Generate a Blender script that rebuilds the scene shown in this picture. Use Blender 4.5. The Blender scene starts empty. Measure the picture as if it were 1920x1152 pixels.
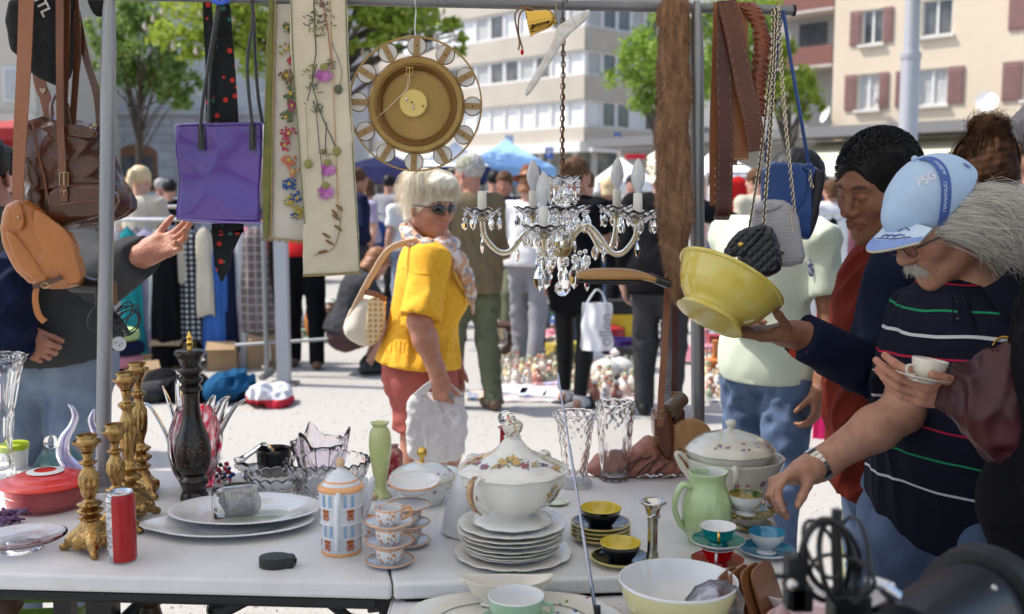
import bpy,math,random
import numpy as np
from mathutils import Vector,Matrix,Quaternion
R=math.radians
sc=bpy.context.scene
COL=sc.collection
CAM=Vector((0.0,0.0,1.42));PITCH=R(5.98)
cd=bpy.data.cameras.new("camera");cam=bpy.data.objects.new("camera",cd);COL.objects.link(cam)
cam.location=CAM;cam.rotation_euler=(R(90)-PITCH,0,0)
cd.lens=36;cd.sensor_width=36;cd.clip_start=0.05;cd.clip_end=600
cd.dof.use_dof=True;cd.dof.focus_distance=2.2;cd.dof.aperture_fstop=4.2
sc.camera=cam
SUN_EL,SUN_AZ=R(56),R(-80)
world=bpy.data.worlds.new("World");sc.world=world;world.use_nodes=True
wn=world.node_tree;bg=wn.nodes['Background']
sky=wn.nodes.new('ShaderNodeTexSky');sky.sky_type='NISHITA';sky.sun_disc=False
sky.sun_elevation=SUN_EL;sky.sun_rotation=SUN_AZ;sky.air_density=1.0;sky.dust_density=2.5;sky.ozone_density=1.0
wn.links.new(sky.outputs[0],bg.inputs[0]);bg.inputs[1].default_value=0.15
sd=bpy.data.lights.new("sun",'SUN');sd.energy=3.3;sd.angle=R(0.55);sd.color=(1.0,0.95,0.88)
sun=bpy.data.objects.new("sun",sd);COL.objects.link(sun)
sun_dir=Vector((math.sin(SUN_AZ)*math.cos(SUN_EL),math.cos(SUN_AZ)*math.cos(SUN_EL),math.sin(SUN_EL)))
sun.rotation_euler=sun_dir.to_track_quat('Z','Y').to_euler()
sc.view_settings.view_transform='Standard';sc.view_settings.look='None';sc.view_settings.gamma=1
sc.view_settings.use_curve_mapping=False;sc.view_settings.exposure=0.80
sc.render.engine='CYCLES'
sc.cycles.use_denoising=True
sc.cycles.max_bounces=14;sc.cycles.transmission_bounces=12;sc.cycles.transparent_max_bounces=12
sc.cycles.sample_clamp_indirect=4.0
CF=Vector((0,math.cos(PITCH),-math.sin(PITCH)));CU=Vector((0,math.sin(PITCH),math.cos(PITCH)))
def ray(px,py):return CF+Vector((1,0,0))*((px-960)/1920.0)+CU*((576-py)/1920.0)
def P(px,py,Y):
 d=ray(px,py);return CAM+d*(Y/d.y)
def T(px,py,z=0.74):
 d=ray(px,py);return CAM+d*((z-CAM.z)/d.z)
def mpp(p):return(Vector(p)-CAM).dot(CF)/1920.0
rng=random.Random(7)
MC={}
def nodes_of(m):return m.node_tree.nodes,m.node_tree.links
def mat(key,c=(.5,.5,.5),rough=.5,metal=0.,spec=.5,tr=0.,ior=1.45,c2=None,ns=8.,nd=4.,na=.5,bump=0.,bs=40.,coat=0.,sheen=0.,sss=0.,alpha=1.,vc=False,emis=None,brick=None,stretch=None,obj=True):
 """procedural principled material: base colour mixed with c2 by noise, optional bump"""
 if key in MC:return MC[key]
 m=bpy.data.materials.new(key);m.use_nodes=True;N,L=nodes_of(m)
 b=N['Principled BSDF'];I=b.inputs
 I['Base Color'].default_value=(*c,1);I['Roughness'].default_value=rough;I['Metallic'].default_value=metal
 I['Specular IOR Level'].default_value=spec;I['Transmission Weight'].default_value=tr;I['IOR'].default_value=ior
 I['Coat Weight'].default_value=coat;I['Sheen Weight'].default_value=sheen;I['Alpha'].default_value=alpha
 I['Coat Roughness'].default_value=.08
 if sss:I['Subsurface Weight'].default_value=sss;I['Subsurface Radius'].default_value=(.01,.004,.002);I['Subsurface Scale'].default_value=1.
 tc=N.new('ShaderNodeTexCoord');src=tc.outputs['Object']
 if stretch:
  mp=N.new('ShaderNodeMapping');mp.inputs['Scale'].default_value=stretch;L.new(src,mp.inputs[0]);src=mp.outputs[0]
 last=None
 if c2 is not None:
  nz=N.new('ShaderNodeTexNoise');nz.inputs['Scale'].default_value=ns;nz.inputs['Detail'].default_value=nd;L.new(src,nz.inputs['Vector'])
  rp=N.new('ShaderNodeValToRGB');rp.color_ramp.elements[0].position=.5-na*.3;rp.color_ramp.elements[1].position=.5+na*.3
  rp.color_ramp.elements[0].color=(*c,1);rp.color_ramp.elements[1].color=(*c2,1)
  L.new(nz.outputs[0],rp.inputs[0]);last=rp.outputs[0]
 if vc:
  at=N.new('ShaderNodeAttribute');at.attribute_name='Col'
  if last is None:last=at.outputs[0]
  else:
   mx=N.new('ShaderNodeMix');mx.data_type='RGBA';mx.blend_type='MULTIPLY';mx.inputs[0].default_value=1
   L.new(last,mx.inputs[6]);L.new(at.outputs[0],mx.inputs[7]);last=mx.outputs[2]
 if last is not None:L.new(last,I['Base Color'])
 if bump:
  nb=N.new('ShaderNodeTexNoise');nb.inputs['Scale'].default_value=bs;nb.inputs['Detail'].default_value=5;L.new(src,nb.inputs['Vector'])
  bp=N.new('ShaderNodeBump');bp.inputs['Strength'].default_value=bump;bp.inputs['Distance'].default_value=.4/bs
  L.new(nb.outputs[0],bp.inputs['Height']);L.new(bp.outputs[0],I['Normal'])
 if emis:I['Emission Color'].default_value=(*emis[:3],1);I['Emission Strength'].default_value=emis[3]
 MC[key]=m;return m
def glass(key,c=(1,1,1),rough=.0,ior=1.5,bump=0,bs=60):
 return mat(key,c,rough=rough,tr=1.,ior=ior,bump=bump,bs=bs)
def cr(pts,k):
 """Catmull-Rom resample"""
 p=[np.array(q,float)for q in pts]
 if k<=1 or len(p)<3:return p
 out=[]
 for i in range(len(p)-1):
  a=p[i-1]if i else 2*p[0]-p[1];b=p[i];c=p[i+1];d=p[i+2]if i+2<len(p)else 2*p[-1]-p[-2]
  for j in range(k):
   t=j/k
   out.append(.5*(2*b+(c-a)*t+(2*a-5*b+4*c-d)*t*t+(3*b-a-3*c+d)*t**3))
 out.append(p[-1]);return out
class MB:
 def __init__(s):s.v=[];s.f=[];s.mi=[];s.m=0
 def add(s,v,f):
  o=len(s.v);s.v+=[tuple(map(float,q))for q in v];s.f+=[tuple(i+o for i in q)for q in f];s.mi+=[s.m]*len(f);return s
 def box(s,c,d,rot=None,tp=1.):
  x,y,z=d[0]/2,d[1]/2,d[2]/2
  v=[Vector((i*x*(tp if k>0 else 1),j*y*(tp if k>0 else 1),k*z))for i in(-1,1)for j in(-1,1)for k in(-1,1)]
  if rot is not None:v=[rot@q for q in v]
  c=Vector(c);return s.add([q+c for q in v],[(0,1,3,2),(4,6,7,5),(0,4,5,1),(2,3,7,6),(0,2,6,4),(1,5,7,3)])
 def lathe(s,prof,n=32,c=(0,0,0),sm=1,wave=None,M=None,sx=1.,sy=1.,closed=False,cap=False):
  pr=cr(prof,sm);v=[];f=[];m=len(pr)
  for(r,z)in pr:
   for i in range(n):
    a=2*math.pi*i/n;rr,zz=(r,z)if wave is None else wave(a,r,z)
    v.append(Vector((rr*math.cos(a)*sx,rr*math.sin(a)*sy,zz)))
  if M is not None:v=[M@q for q in v]
  c=Vector(c);v=[q+c for q in v]
  for k in range(m-1 if not closed else m):
   for i in range(n):
    a=k*n+i;b=k*n+(i+1)%n;k2=(k+1)%m
    f.append((a,b,k2*n+(i+1)%n,k2*n+i))
  if cap and not closed:
   if pr[0][0]>1e-4:f.append(tuple(range(n))[::-1])
   if pr[-1][0]>1e-4:f.append(tuple((m-1)*n+i for i in range(n)))
  return s.add(v,f)
 def sphere(s,c,r,nu=16,nv=10,M=None):
  r=(r,r,r)if not hasattr(r,'__len__')else r
  v=[];f=[]
  for j in range(nv+1):
   p=-math.pi/2+math.pi*j/nv
   for i in range(nu):
    a=2*math.pi*i/nu;q=Vector((r[0]*math.cos(p)*math.cos(a),r[1]*math.cos(p)*math.sin(a),r[2]*math.sin(p)))
    if M is not None:q=M@q
    v.append(q+Vector(c))
  for j in range(nv):
   for i in range(nu):f.append((j*nu+i,j*nu+(i+1)%nu,(j+1)*nu+(i+1)%nu,(j+1)*nu+i))
  return s.add(v,f)
 def tube(s,pts,r,n=8,sm=1,cap=True,fl=(1.,1.),up=(0.13,.21,1.),closed=False):
  """swept tube; fl = scale of the section along (side, up); r a number or a list"""
  k=len(pts);rr=[r]*k if not hasattr(r,'__len__')else list(r)
  q=cr([(*p,a)for p,a in zip(pts,rr)],sm);m=len(q);v=[];f=[]
  prev=Vector(up)
  for i in range(m):
   a=Vector(q[max(i-1,0)][:3])if not closed else Vector(q[(i-1)%m][:3]);b=Vector(q[min(i+1,m-1)][:3])if not closed else Vector(q[(i+1)%m][:3])
   t=(b-a).normalized()if(b-a).length>1e-9 else Vector((0,0,1))
   sd_=t.cross(prev)
   if sd_.length<1e-3:sd_=t.cross(Vector((1,0.1,0)))
   sd_.normalize();u=sd_.cross(t).normalized();prev=u
   for j in range(n):
    an=2*math.pi*(j+.5)/n
    v.append(Vector(q[i][:3])+(sd_*math.cos(an)*fl[0]+u*math.sin(an)*fl[1])*q[i][3])
  for i in range(m if closed else m-1):
   for j in range(n):i2=(i+1)%m;f.append((i*n+j,i*n+(j+1)%n,i2*n+(j+1)%n,i2*n+j))
  if cap and not closed:f.append(tuple(range(n))[::-1]);f.append(tuple((m-1)*n+j for j in range(n)))
  return s.add(v,f)
 def strap(s,pts,w,t,side=(1,0,0),sm=4):
  """flat band: width w along side (vector, or one vector per point), thickness t"""
  k=len(pts);sl=[side]*k if not hasattr(side[0],'__len__')else side;wl=[w]*k if not hasattr(w,'__len__')else w
  q=cr([(*p,*sd_,ww)for p,sd_,ww in zip(pts,sl,wl)],sm);m=len(q);v=[];f=[]
  for i in range(m):
   a=Vector(q[max(i-1,0)][:3]);b=Vector(q[min(i+1,m-1)][:3]);tt=(b-a).normalized()
   sd_=Vector(q[i][3:6]);sd_=(sd_-tt*sd_.dot(tt)).normalized();nn=sd_.cross(tt);p=Vector(q[i][:3]);hw=q[i][6]/2
   v+=[p-sd_*hw-nn*t/2,p+sd_*hw-nn*t/2,p+sd_*hw+nn*t/2,p-sd_*hw+nn*t/2]
  for i in range(m-1):
   for j in range(4):f.append((i*4+j,i*4+(j+1)%4,i*4+4+(j+1)%4,i*4+4+j))
  f+=[(3,2,1,0),tuple(4*(m-1)+j for j in range(4))]
  return s.add(v,f)
 def prism(s,poly,z0,z1,M=None,c=(0,0,0)):
  n=len(poly);v=[Vector((x,y,z0))for x,y in poly]+[Vector((x,y,z1))for x,y in poly]
  if M is not None:v=[M@q for q in v]
  c=Vector(c)
  return s.add([q+c for q in v],[tuple(range(n))[::-1],tuple(range(n,2*n))]+[(i,(i+1)%n,n+(i+1)%n,n+i)for i in range(n)])
 def sheet(s,fn,nu,nv,t=.002):
  """fn(u,v)->point, thickened"""
  g=np.array([[tuple(fn(i/nu,j/nv))for j in range(nv+1)]for i in range(nu+1)])
  du=np.gradient(g,axis=0);dv=np.gradient(g,axis=1);n=np.cross(du,dv);n/=(np.linalg.norm(n,axis=2,keepdims=True)+1e-9)
  A=(g+n*t/2).reshape(-1,3);B=(g-n*t/2).reshape(-1,3);k=len(A);f=[];w=nv+1
  for i in range(nu):
   for j in range(nv):
    a=i*w+j;f.append((a,a+w,a+w+1,a+1));f.append((k+a,k+a+1,k+a+w+1,k+a+w))
  for j in range(nv):
   f.append((j,j+1,k+j+1,k+j));a=nu*w+j;f.append((a,k+a,k+a+1,a+1))
  for i in range(nu):
   a=i*w;f.append((a,k+a,k+a+w,a+w));a=i*w+nv;f.append((a,a+w,k+a+w,k+a))
  return s.add(np.vstack([A,B]).tolist(),f)
 def xf(s,M):s.v=[tuple(M@Vector(q))for q in s.v];return s
def tag(o,label=None,cat=None,group=None,kind=None):
 if label:o['label']=label
 if cat:o['category']=cat
 if group:o['group']=group
 if kind:o['kind']=kind
 return o
def thing(name,label,cat,loc=(0,0,0),rz=0.,group=None):
 o=bpy.data.objects.new(name,None);COL.objects.link(o);o.location=loc;o.rotation_euler=(0,0,rz);o.empty_display_size=.05
 return tag(o,label,cat,group)
def mesh_of(name,v,f,m,smooth=True,sharp=42,mi=None,col=None):
 me=bpy.data.meshes.new(name)
 if isinstance(v,np.ndarray):
  me.vertices.add(len(v));me.vertices.foreach_set('co',np.ascontiguousarray(v,np.float32).ravel())
  k=f.shape[1];me.loops.add(f.size);me.loops.foreach_set('vertex_index',np.ascontiguousarray(f,np.int32).ravel())
  me.polygons.add(len(f));me.polygons.foreach_set('loop_start',np.arange(0,f.size,k,dtype=np.int32));me.update(calc_edges=True);me.validate()
 else:me.from_pydata(v,[],f);me.update()
 for q in(m if isinstance(m,(list,tuple))else[m]):me.materials.append(q)
 if mi is not None and max(mi)>0:me.polygons.foreach_set('material_index',mi)
 if smooth:
  me.polygons.foreach_set('use_smooth',[True]*len(me.polygons))
  if sharp:me.set_sharp_from_angle(angle=R(sharp))
 if col is not None:
  a=me.color_attributes.new('Col','FLOAT_COLOR','POINT');a.data.foreach_set('color',np.ascontiguousarray(np.hstack([col,np.ones((len(col),1))]),np.float32).ravel())
 return me
def obj(name,mb,m,parent=None,W=False,smooth=True,sharp=42,label=None,cat=None,group=None,kind=None,loc=None,rz=0.,col=None):
 """W=True: the vertices are world coordinates"""
 if isinstance(mb,bpy.types.Mesh):me=mb
 elif isinstance(mb,tuple):me=mesh_of(name,mb[0],mb[1],m,smooth,sharp,None,col)
 else:me=mesh_of(name,mb.v,mb.f,m,smooth,sharp,mb.mi,col)
 o=bpy.data.objects.new(name,me);COL.objects.link(o)
 if parent is not None:
  o.parent=parent
  if W:
   M=Matrix.Identity(4);chain=[];p=parent
   while p is not None:chain.append(p);p=p.parent
   for p in reversed(chain):M=M@(p.matrix_parent_inverse@(Matrix.Translation(p.location)@p.rotation_euler.to_matrix().to_4x4()))
   o.matrix_parent_inverse=M.inverted()
 elif W and loc is not None:
  me.transform(Matrix.Translation(-Vector(loc)));o.location=loc
 if loc is not None and not W:o.location=loc;o.rotation_euler=(0,0,rz)
 return tag(o,label,cat,group,kind)
def dup(root,loc=None,rz=None,label=None,group=None,swap=None):
 kids={}
 for o in bpy.data.objects:
  if o.parent is not None:kids.setdefault(o.parent,[]).append(o)
 def cp(o,par):
  c=o.copy();COL.objects.link(c)
  if par is not None:c.parent=par
  if swap and c.type=='MESH':
   for i,sl in enumerate(c.material_slots):
    if sl.material and sl.material.name in swap:sl.link='OBJECT';sl.material=swap[o.material_slots[i].material.name]
  for k in kids.get(o,[]):cp(k,c)
  return c
 r=cp(root,None)
 if loc is not None:r.location=loc
 if rz is not None:r.rotation_euler=(0,0,rz)
 if label:r['label']=label
 if group:r['group']=group
 return r
def rotm(yaw=0,pitch=0,roll=0):
 """columns: forward(x), left(y), up(z). yaw from +X counter-clockwise, pitch>0 looks down"""
 return Matrix.Rotation(R(yaw),3,'Z')@Matrix.Rotation(R(pitch),3,'Y')@Matrix.Rotation(R(roll),3,'X')
def npv(a):return np.array(tuple(a),np.float32)
class S:
 def __init__(s):s.p=[]
 def rc(s,a,b,ra,rb=None,k=.02,op=1):
  rb=ra if rb is None else rb;a,b=npv(a),npv(b);m=max(ra,rb)
  s.p.append(('rc',np.minimum(a,b)-m,np.maximum(a,b)+m,(a,b,ra,rb),k,op));return s
 def cc(s,a,b,ra,rb,k=.02,op=1,sq=None):
  a,b=npv(a),npv(b);m=max(ra,rb)*1.02
  s.p.append(('cc',np.minimum(a,b)-m,np.maximum(a,b)+m,(a,b,ra,rb),k,op));return s
 def el(s,c,r,M=None,k=.02,op=1):
  c=npv(c);r=npv(r);M=np.array(M,np.float32)if M is not None else np.eye(3,dtype=np.float32);e=np.sqrt(((M*r)**2).sum(1))
  s.p.append(('el',c-e,c+e,(c,r,M),k,op));return s
 def bx(s,c,h,M=None,rd=.01,k=.005,op=1):
  c=npv(c);h=npv(h);M=np.array(M,np.float32)if M is not None else np.eye(3,dtype=np.float32);e=np.abs(M*h).sum(1)
  s.p.append(('bx',c-e,c+e,(c,h,M,rd),k,op));return s
 def sp(s,c,r,k=.01,op=1):return s.el(c,(r,r,r),None,k,op)
 def hs(s,pt,n,k=.0):
  """keep only the side opposite to n, of everything added so far"""
  s.p.append(('hs',None,None,(npv(pt),npv(Vector(n).normalized())),k,0));return s
 def mesh(s,vox,box=None,disp=None,pad=3):
  add=[q for q in s.p if q[5]==1]
  lo=np.min([q[1]-q[4]*.3 for q in add],0);hi=np.max([q[2]+q[4]*.3 for q in add],0)
  if box is not None:lo=np.maximum(lo,npv(box[0]));hi=np.minimum(hi,npv(box[1]))
  lo=lo-pad*vox;n=(np.ceil((hi-lo)/vox).astype(int)+pad+1)
  ax=[lo[i]+vox*np.arange(n[i],dtype=np.float32)for i in range(3)]
  d=np.full(tuple(n),.5,np.float32);flat=np.zeros(tuple(n),bool)if disp is not None else None
  for kind,a,b,pr,k,op in s.p:
   if kind=='hs':
    g=(ax[0][:,None,None]-pr[0][0])*pr[1][0]+(ax[1][None,:,None]-pr[0][1])*pr[1][1]+(ax[2][None,None,:]-pr[0][2])*pr[1][2]
    if flat is not None:flat|=(g>d-.35*vox)
    d=np.maximum(d,g);continue
   mg=k+2.5*vox
   i0=np.clip(np.floor((a-mg-lo)/vox).astype(int),0,n);i1=np.clip(np.ceil((b+mg-lo)/vox).astype(int)+1,0,n)
   if(i1<=i0).any():continue
   sl=tuple(slice(i0[j],i1[j])for j in range(3))
   X=ax[0][sl[0]][:,None,None];Y=ax[1][sl[1]][None,:,None];Z=ax[2][sl[2]][None,None,:]
   if kind in('rc','cc'):
    A,B,ra,rb=pr;ab=B-A;L2=float(ab@ab)+1e-12;L=math.sqrt(L2)
    t=((X-A[0])*ab[0]+(Y-A[1])*ab[1]+(Z-A[2])*ab[2])/L2;tc_=np.clip(t,0,1)
    q=np.sqrt((X-A[0]-ab[0]*tc_)**2+(Y-A[1]-ab[1]*tc_)**2+(Z-A[2]-ab[2]*tc_)**2)
    if kind=='rc':e=q-(ra+(rb-ra)*tc_)
    else:
     q2=np.sqrt(np.maximum((X-A[0]-ab[0]*t)**2+(Y-A[1]-ab[1]*t)**2+(Z-A[2]-ab[2]*t)**2,0))
     e=np.maximum(q2-(ra+(rb-ra)*tc_),np.abs(t-.5)*L-.5*L)
   else:
    c,r,M=pr[:3];x=X-c[0];y=Y-c[1];z=Z-c[2]
    u=x*M[0,0]+y*M[1,0]+z*M[2,0];v=x*M[0,1]+y*M[1,1]+z*M[2,1];w=x*M[0,2]+y*M[1,2]+z*M[2,2]
    if kind=='el':
     k0=np.sqrt((u/r[0])**2+(v/r[1])**2+(w/r[2])**2);k1=np.sqrt((u/r[0]**2)**2+(v/r[1]**2)**2+(w/r[2]**2)**2)
     e=k0*(k0-1)/(k1+1e-6)
    else:
     rd=pr[3];qx=np.abs(u)-r[0]+rd;qy=np.abs(v)-r[1]+rd;qz=np.abs(w)-r[2]+rd
     e=np.sqrt(np.maximum(qx,0)**2+np.maximum(qy,0)**2+np.maximum(qz,0)**2)+np.minimum(np.maximum(np.maximum(qx,qy),qz),0)-rd
   D=d[sl]
   kk=max(k,1e-5)
   if flat is not None and op==1:F_=flat[sl];F_&=~(e<D+.3*vox)
   if op==1:h=np.maximum(kk-np.abs(D-e),0)/kk;d[sl]=np.minimum(D,e)-h*h*kk*.25
   elif op==-1:e=-e;h=np.maximum(kk-np.abs(D-e),0)/kk;d[sl]=np.maximum(D,e)+h*h*kk*.25
   else:pass
  if disp is not None:
   m=(np.abs(d)<4*vox+.03)&~flat;idx=np.nonzero(m)
   pts=np.stack([ax[0][idx[0]],ax[1][idx[1]],ax[2][idx[2]]],1);d[m]+=disp(pts)
  return nets(d,lo,vox)
def nets(d,lo,vox):
 s=d<0;c=np.zeros(tuple(np.array(d.shape)-1),np.int8)
 for i in(0,1):
  for j in(0,1):
   for k in(0,1):c+=s[i:i+c.shape[0],j:j+c.shape[1],k:k+c.shape[2]]
 act=(c>0)&(c<8);I=np.nonzero(act);nA=len(I[0]);idn=np.full(c.shape,-1,np.int32);idn[I]=np.arange(nA)
 acc=np.zeros((nA,3),np.float32);cnt=np.zeros(nA,np.float32);ii=np.stack(I,1)
 cor=[(i,j,k)for i in(0,1)for j in(0,1)for k in(0,1)]
 val={q:d[ii[:,0]+q[0],ii[:,1]+q[1],ii[:,2]+q[2]]for q in cor}
 for a in cor:
  for ax_ in range(3):
   if a[ax_]==0:
    b=list(a);b[ax_]=1;b=tuple(b);va,vb=val[a],val[b];m=(va<0)!=(vb<0)
    t=np.where(m,va/np.where(m,va-vb,1),0);p=np.tile(np.array(a,np.float32),(nA,1));p[:,ax_]+=t
    acc+=p*m[:,None];cnt+=m
 v=(ii+acc/np.maximum(cnt,1)[:,None])*vox+lo
 F=[]
 for ax_ in range(3):
  u,w=[(1,2),(2,0),(0,1)][ax_]
  sa=[slice(1,-1)]*3;sb=[slice(1,-1)]*3;sa[ax_]=slice(0,-1);sb[ax_]=slice(1,None)
  A=s[tuple(sa)];B=s[tuple(sb)];e=np.nonzero(A!=B);inn=A[e];e=[x.copy()for x in e]
  for q in range(3):
   if q!=ax_:e[q]=e[q]+1
  def cell(du,dw):
   x=[y.copy()for y in e];x[u]-=du;x[w]-=dw;return idn[tuple(x)]
  q=np.stack([cell(0,0),cell(1,0),cell(1,1),cell(0,1)],1);q[~inn]=q[~inn][:,::-1]
  F.append(q)
 F=np.vstack(F);F=F[(F>=0).all(1)]
 return v,F
def join(parts):
 V=[];F=[];o=0
 for v,f in parts:V.append(v);F.append(f+o);o+=len(v)
 return np.vstack(V),np.vstack(F)
def wob(p,seed,freq,n=5,st=(1,1,1)):
 r=np.random.RandomState(seed);o=np.zeros(len(p),np.float32)
 for i in range(n):
  k=r.normal(size=3)*np.array(st);k=k/np.linalg.norm(k)*freq*r.uniform(.6,1.5);o+=np.sin(p@k.astype(np.float32)+r.uniform(0,6.3))
 return o/n
def folds(p,seed,freq=28,amp=.006,st=(1,1,.5)):
 q=p+.025*np.stack([wob(p,seed+5,22),wob(p,seed+6,22),wob(p,seed+7,22)],1);m=np.clip(.5+1.2*wob(p,seed+1,9,3),.1,1)
 return-amp*(1-3.2*np.abs(wob(q,seed,freq*2.4,4,st)))*.75*m-amp*.18*wob(q,seed+3,freq*4.5,4,st)*m-amp*.6*wob(p,seed+9,20,4)
def skin(key,c,rough=.5):
 return mat(key,c,rough=rough,spec=.4,c2=(c[0]*.76,c[1]*.62,c[2]*.60),ns=42,nd=9,na=1.0,bump=.6,bs=140,sss=.10,vc=True)
def hand_prims(s,wrist,fwd,normal,side,curl=(.5,.5,.55,.6),thumb=(.6,.5,.2),scale=1.,spread=.1):
 """wrist point; fwd along the palm; normal points out of the BACK of the hand; side points to the thumb"""
 f=Vector(fwd).normalized();n=Vector(normal);n=(n-f*n.dot(f)).normalized();t=n.cross(f).normalized()
 if t.dot(Vector(side))<0:t=-t
 w=Vector(wrist);z=scale
 c=w+f*.05*z
 M=Matrix((f,t,n)).transposed()
 s.bx(c-n*.002,(.047*z,.038*z,.0125*z),M,rd=.012*z,k=.018)
 s.rc(w-f*.03*z,w+f*.03*z,.026*z,.024*z,k=.03)
 s.rc(w+f*.02*z+t*.02*z-n*.01*z,w+f*.05*z+t*.026*z-n*.012*z,.018*z,.012*z,k=.015)
 L=[(.042,.026,.021),(.047,.029,.022),(.043,.027,.021),(.033,.021,.019)];rr=[.0088,.009,.0086,.0076]
 for i in range(4):
  off=(.029-.0193*i)*z
  d0=(f+t*spread*(1.5-i)*.9).normalized();p=c+f*(.043-(.006 if i==3 else .002*abs(i-1)))*z+t*off;a=curl[i]if hasattr(curl,'__len__')else curl
  s.rc(p-f*.02*z,p,.0095*z,rr[i]*1.08*z,k=.006)
  ang=0
  for j in range(3):
   ang+=a*(.9,1.2,.8)[j];d=(d0*math.cos(ang)-n*math.sin(ang));q=p+d*L[i][j]*z
   s.rc(p,q,rr[i]*(1.04,.95,.88)[j]*z,rr[i]*(.95,.88,.78)[j]*z,k=.004);p=q
 a0,a1,cr_=thumb
 p=w+f*.022*z+t*.022*z-n*.006*z
 d=(f*math.cos(a0)+t*math.sin(a0)-n*a1).normalized()
 q=p+d*.042*z;s.rc(p,q,.0145*z,.011*z,k=.012)
 d2=(d*math.cos(cr_)+f*math.sin(cr_)*.9-n*math.sin(cr_)*.4).normalized();q2=q+d2*.032*z;s.rc(q,q2,.0105*z,.0098*z,k=.004)
 d3=(d2*math.cos(cr_)+f*math.sin(cr_)*.6-n*math.sin(cr_)*.4).normalized();s.rc(q2,q2+d3*.025*z,.0098*z,.0078*z,k=.004)
def head_prims(s,c,M,z=1.,nose=1.,jaw=1.,cheek=1.,ears=True,wide=1.,lips=1.,moust=0.):
 c=Vector(c);L=lambda x,y,w:c+M@Vector((x*z,y*z*wide,w*z))
 s.el(L(-.012,0,.035),(.096*z,.076*z*wide,.088*z),M,k=.03)
 s.el(L(.03,0,-.025),(.062*z,.058*z*wide,.085*z),M,k=.03)
 for y in(-1,1):
  s.rc(L(.0,y*.052,-.058),L(.068,y*.014,-.096),.022*z*jaw,.017*z*jaw,k=.03)
  s.rc(L(.082,y*.012,.026),L(.068,y*.044,.026),.012*z,.012*z,k=.018)
  s.sp(L(.062,y*.042,-.02),.023*z*cheek,k=.025)
  s.el(L(.098,y*.031,.004),(.015*z,.017*z,.011*z),M,k=.014,op=-1)
  s.sp(L(.0775,y*.031,.004),.0135*z,k=.004)
  s.rc(L(.0905,y*.018,.0085),L(.084,y*.044,.0075),.0032*z,.003*z,k=.004)
  s.el(L(.1,y*.0125,-.031),(.012*z*nose,.0085*z*nose,.008*z),M,k=.006)
 s.sp(L(.078,0,-.1),.0165*z*jaw,k=.022)
 s.rc(L(.088,0,.02),L(.108+.006*(nose-1),0,-.02),.0085*z,.0105*z*nose,k=.01)
 s.sp(L(.109+.006*(nose-1),0,-.026),.0105*z*nose,k=.006)
 s.el(L(.078,0,-.062),(.022*z,.027*z,.024*z),M,k=.02)
 s.rc(L(.0965,-.012,-.0555),L(.0965,.012,-.0555),.0055*z*lips,k=.006);s.rc(L(.089,.024,-.0585),L(.0965,.01,-.0555),.003*z,.005*z*lips,k=.005);s.rc(L(.089,-.024,-.0585),L(.0965,-.01,-.0555),.003*z,.005*z*lips,k=.005)
 s.rc(L(.094,-.013,-.067),L(.094,.013,-.067),.0062*z*lips,k=.006)
 s.rc(L(.103,-.014,-.061),L(.103,.014,-.061),.0022*z,k=.003,op=-1);s.rc(L(.092,-.026,-.0605),L(.1,-.012,-.061),.0015*z,k=.003,op=-1);s.rc(L(.092,.026,-.0605),L(.1,.012,-.061),.0015*z,k=.003,op=-1)
 for y in(-1,1):
  s.sp(L(.112+.004*(nose-1),y*.006,-.0365),.0032*z,k=.003,op=-1)
  if ears:
   Me=M@Matrix.Rotation(R(22*y),3,'Z')@Matrix.Rotation(R(-10),3,'Y')
   s.el(L(-.006,y*.0775,-.004),(.019*z,.0075*z,.032*z),Me,k=.006)
   s.el(L(.0,y*.087,.0),(.009*z,.006*z,.017*z),Me,k=.004,op=-1)
def face_col(v,c,M,z=1.,brow=(.35,.3,.28),lip=(1.0,.62,.62),wide=1.,browk=1.):
 q=(v-npv(c))@np.array(M,np.float32)/z;col=np.ones((len(v),3),np.float32)
 def blend(m,t):col[:]=col*(1-m[:,None])+np.array(t,np.float32)*m[:,None]
 x,y,w=q[:,0],np.abs(q[:,1]),q[:,2]
 lipm=np.clip(1.35-np.sqrt(((y)/.0265)**2+((w+.0612)/.0105)**2),0,1)*2.5;lipm=np.clip(lipm,0,1)*(x>.07);blend(lipm*.8,lip)
 br=np.clip(1.25-np.sqrt(((y-.031)/.019)**2+((w-.0275-.004*(1-((y-.031)/.02)**2))/.0045)**2),0,1)*2.;br=np.clip(br,0,1)*(x>.06);blend(br*browk,brow)
 chk=np.exp(-(((y-.04)/.02)**2+((w+.02)/.02)**2))*(x>.03);blend(chk*.18,(1.1,.75,.7))
 return col
EYEW=lambda:mat('eye white',(.75,.72,.68),rough=.15)
def add_eyes(root,c,M,z=1.,iris=(.06,.03,.015),wide=1.,openness=1.):
 for y in(-1,1):
  p=Vector(c)+M@Vector((.0795*z,y*.031*z*wide,.003*z));b=MB();b.sphere((0,0,0),.0122*z,16,10)
  e=MB();e.add([],[]);b.m=1;b.sphere(Vector((.0088*z,0,0)),(.0044*z,.0056*z,.0056*z),12,8);b.m=0
  b.xf(Matrix.Translation(p)@M.to_4x4());obj('eye',b,[EYEW(),mat('iris %.2f'%iris[0],iris,rough=.08)],root,W=True)
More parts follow.
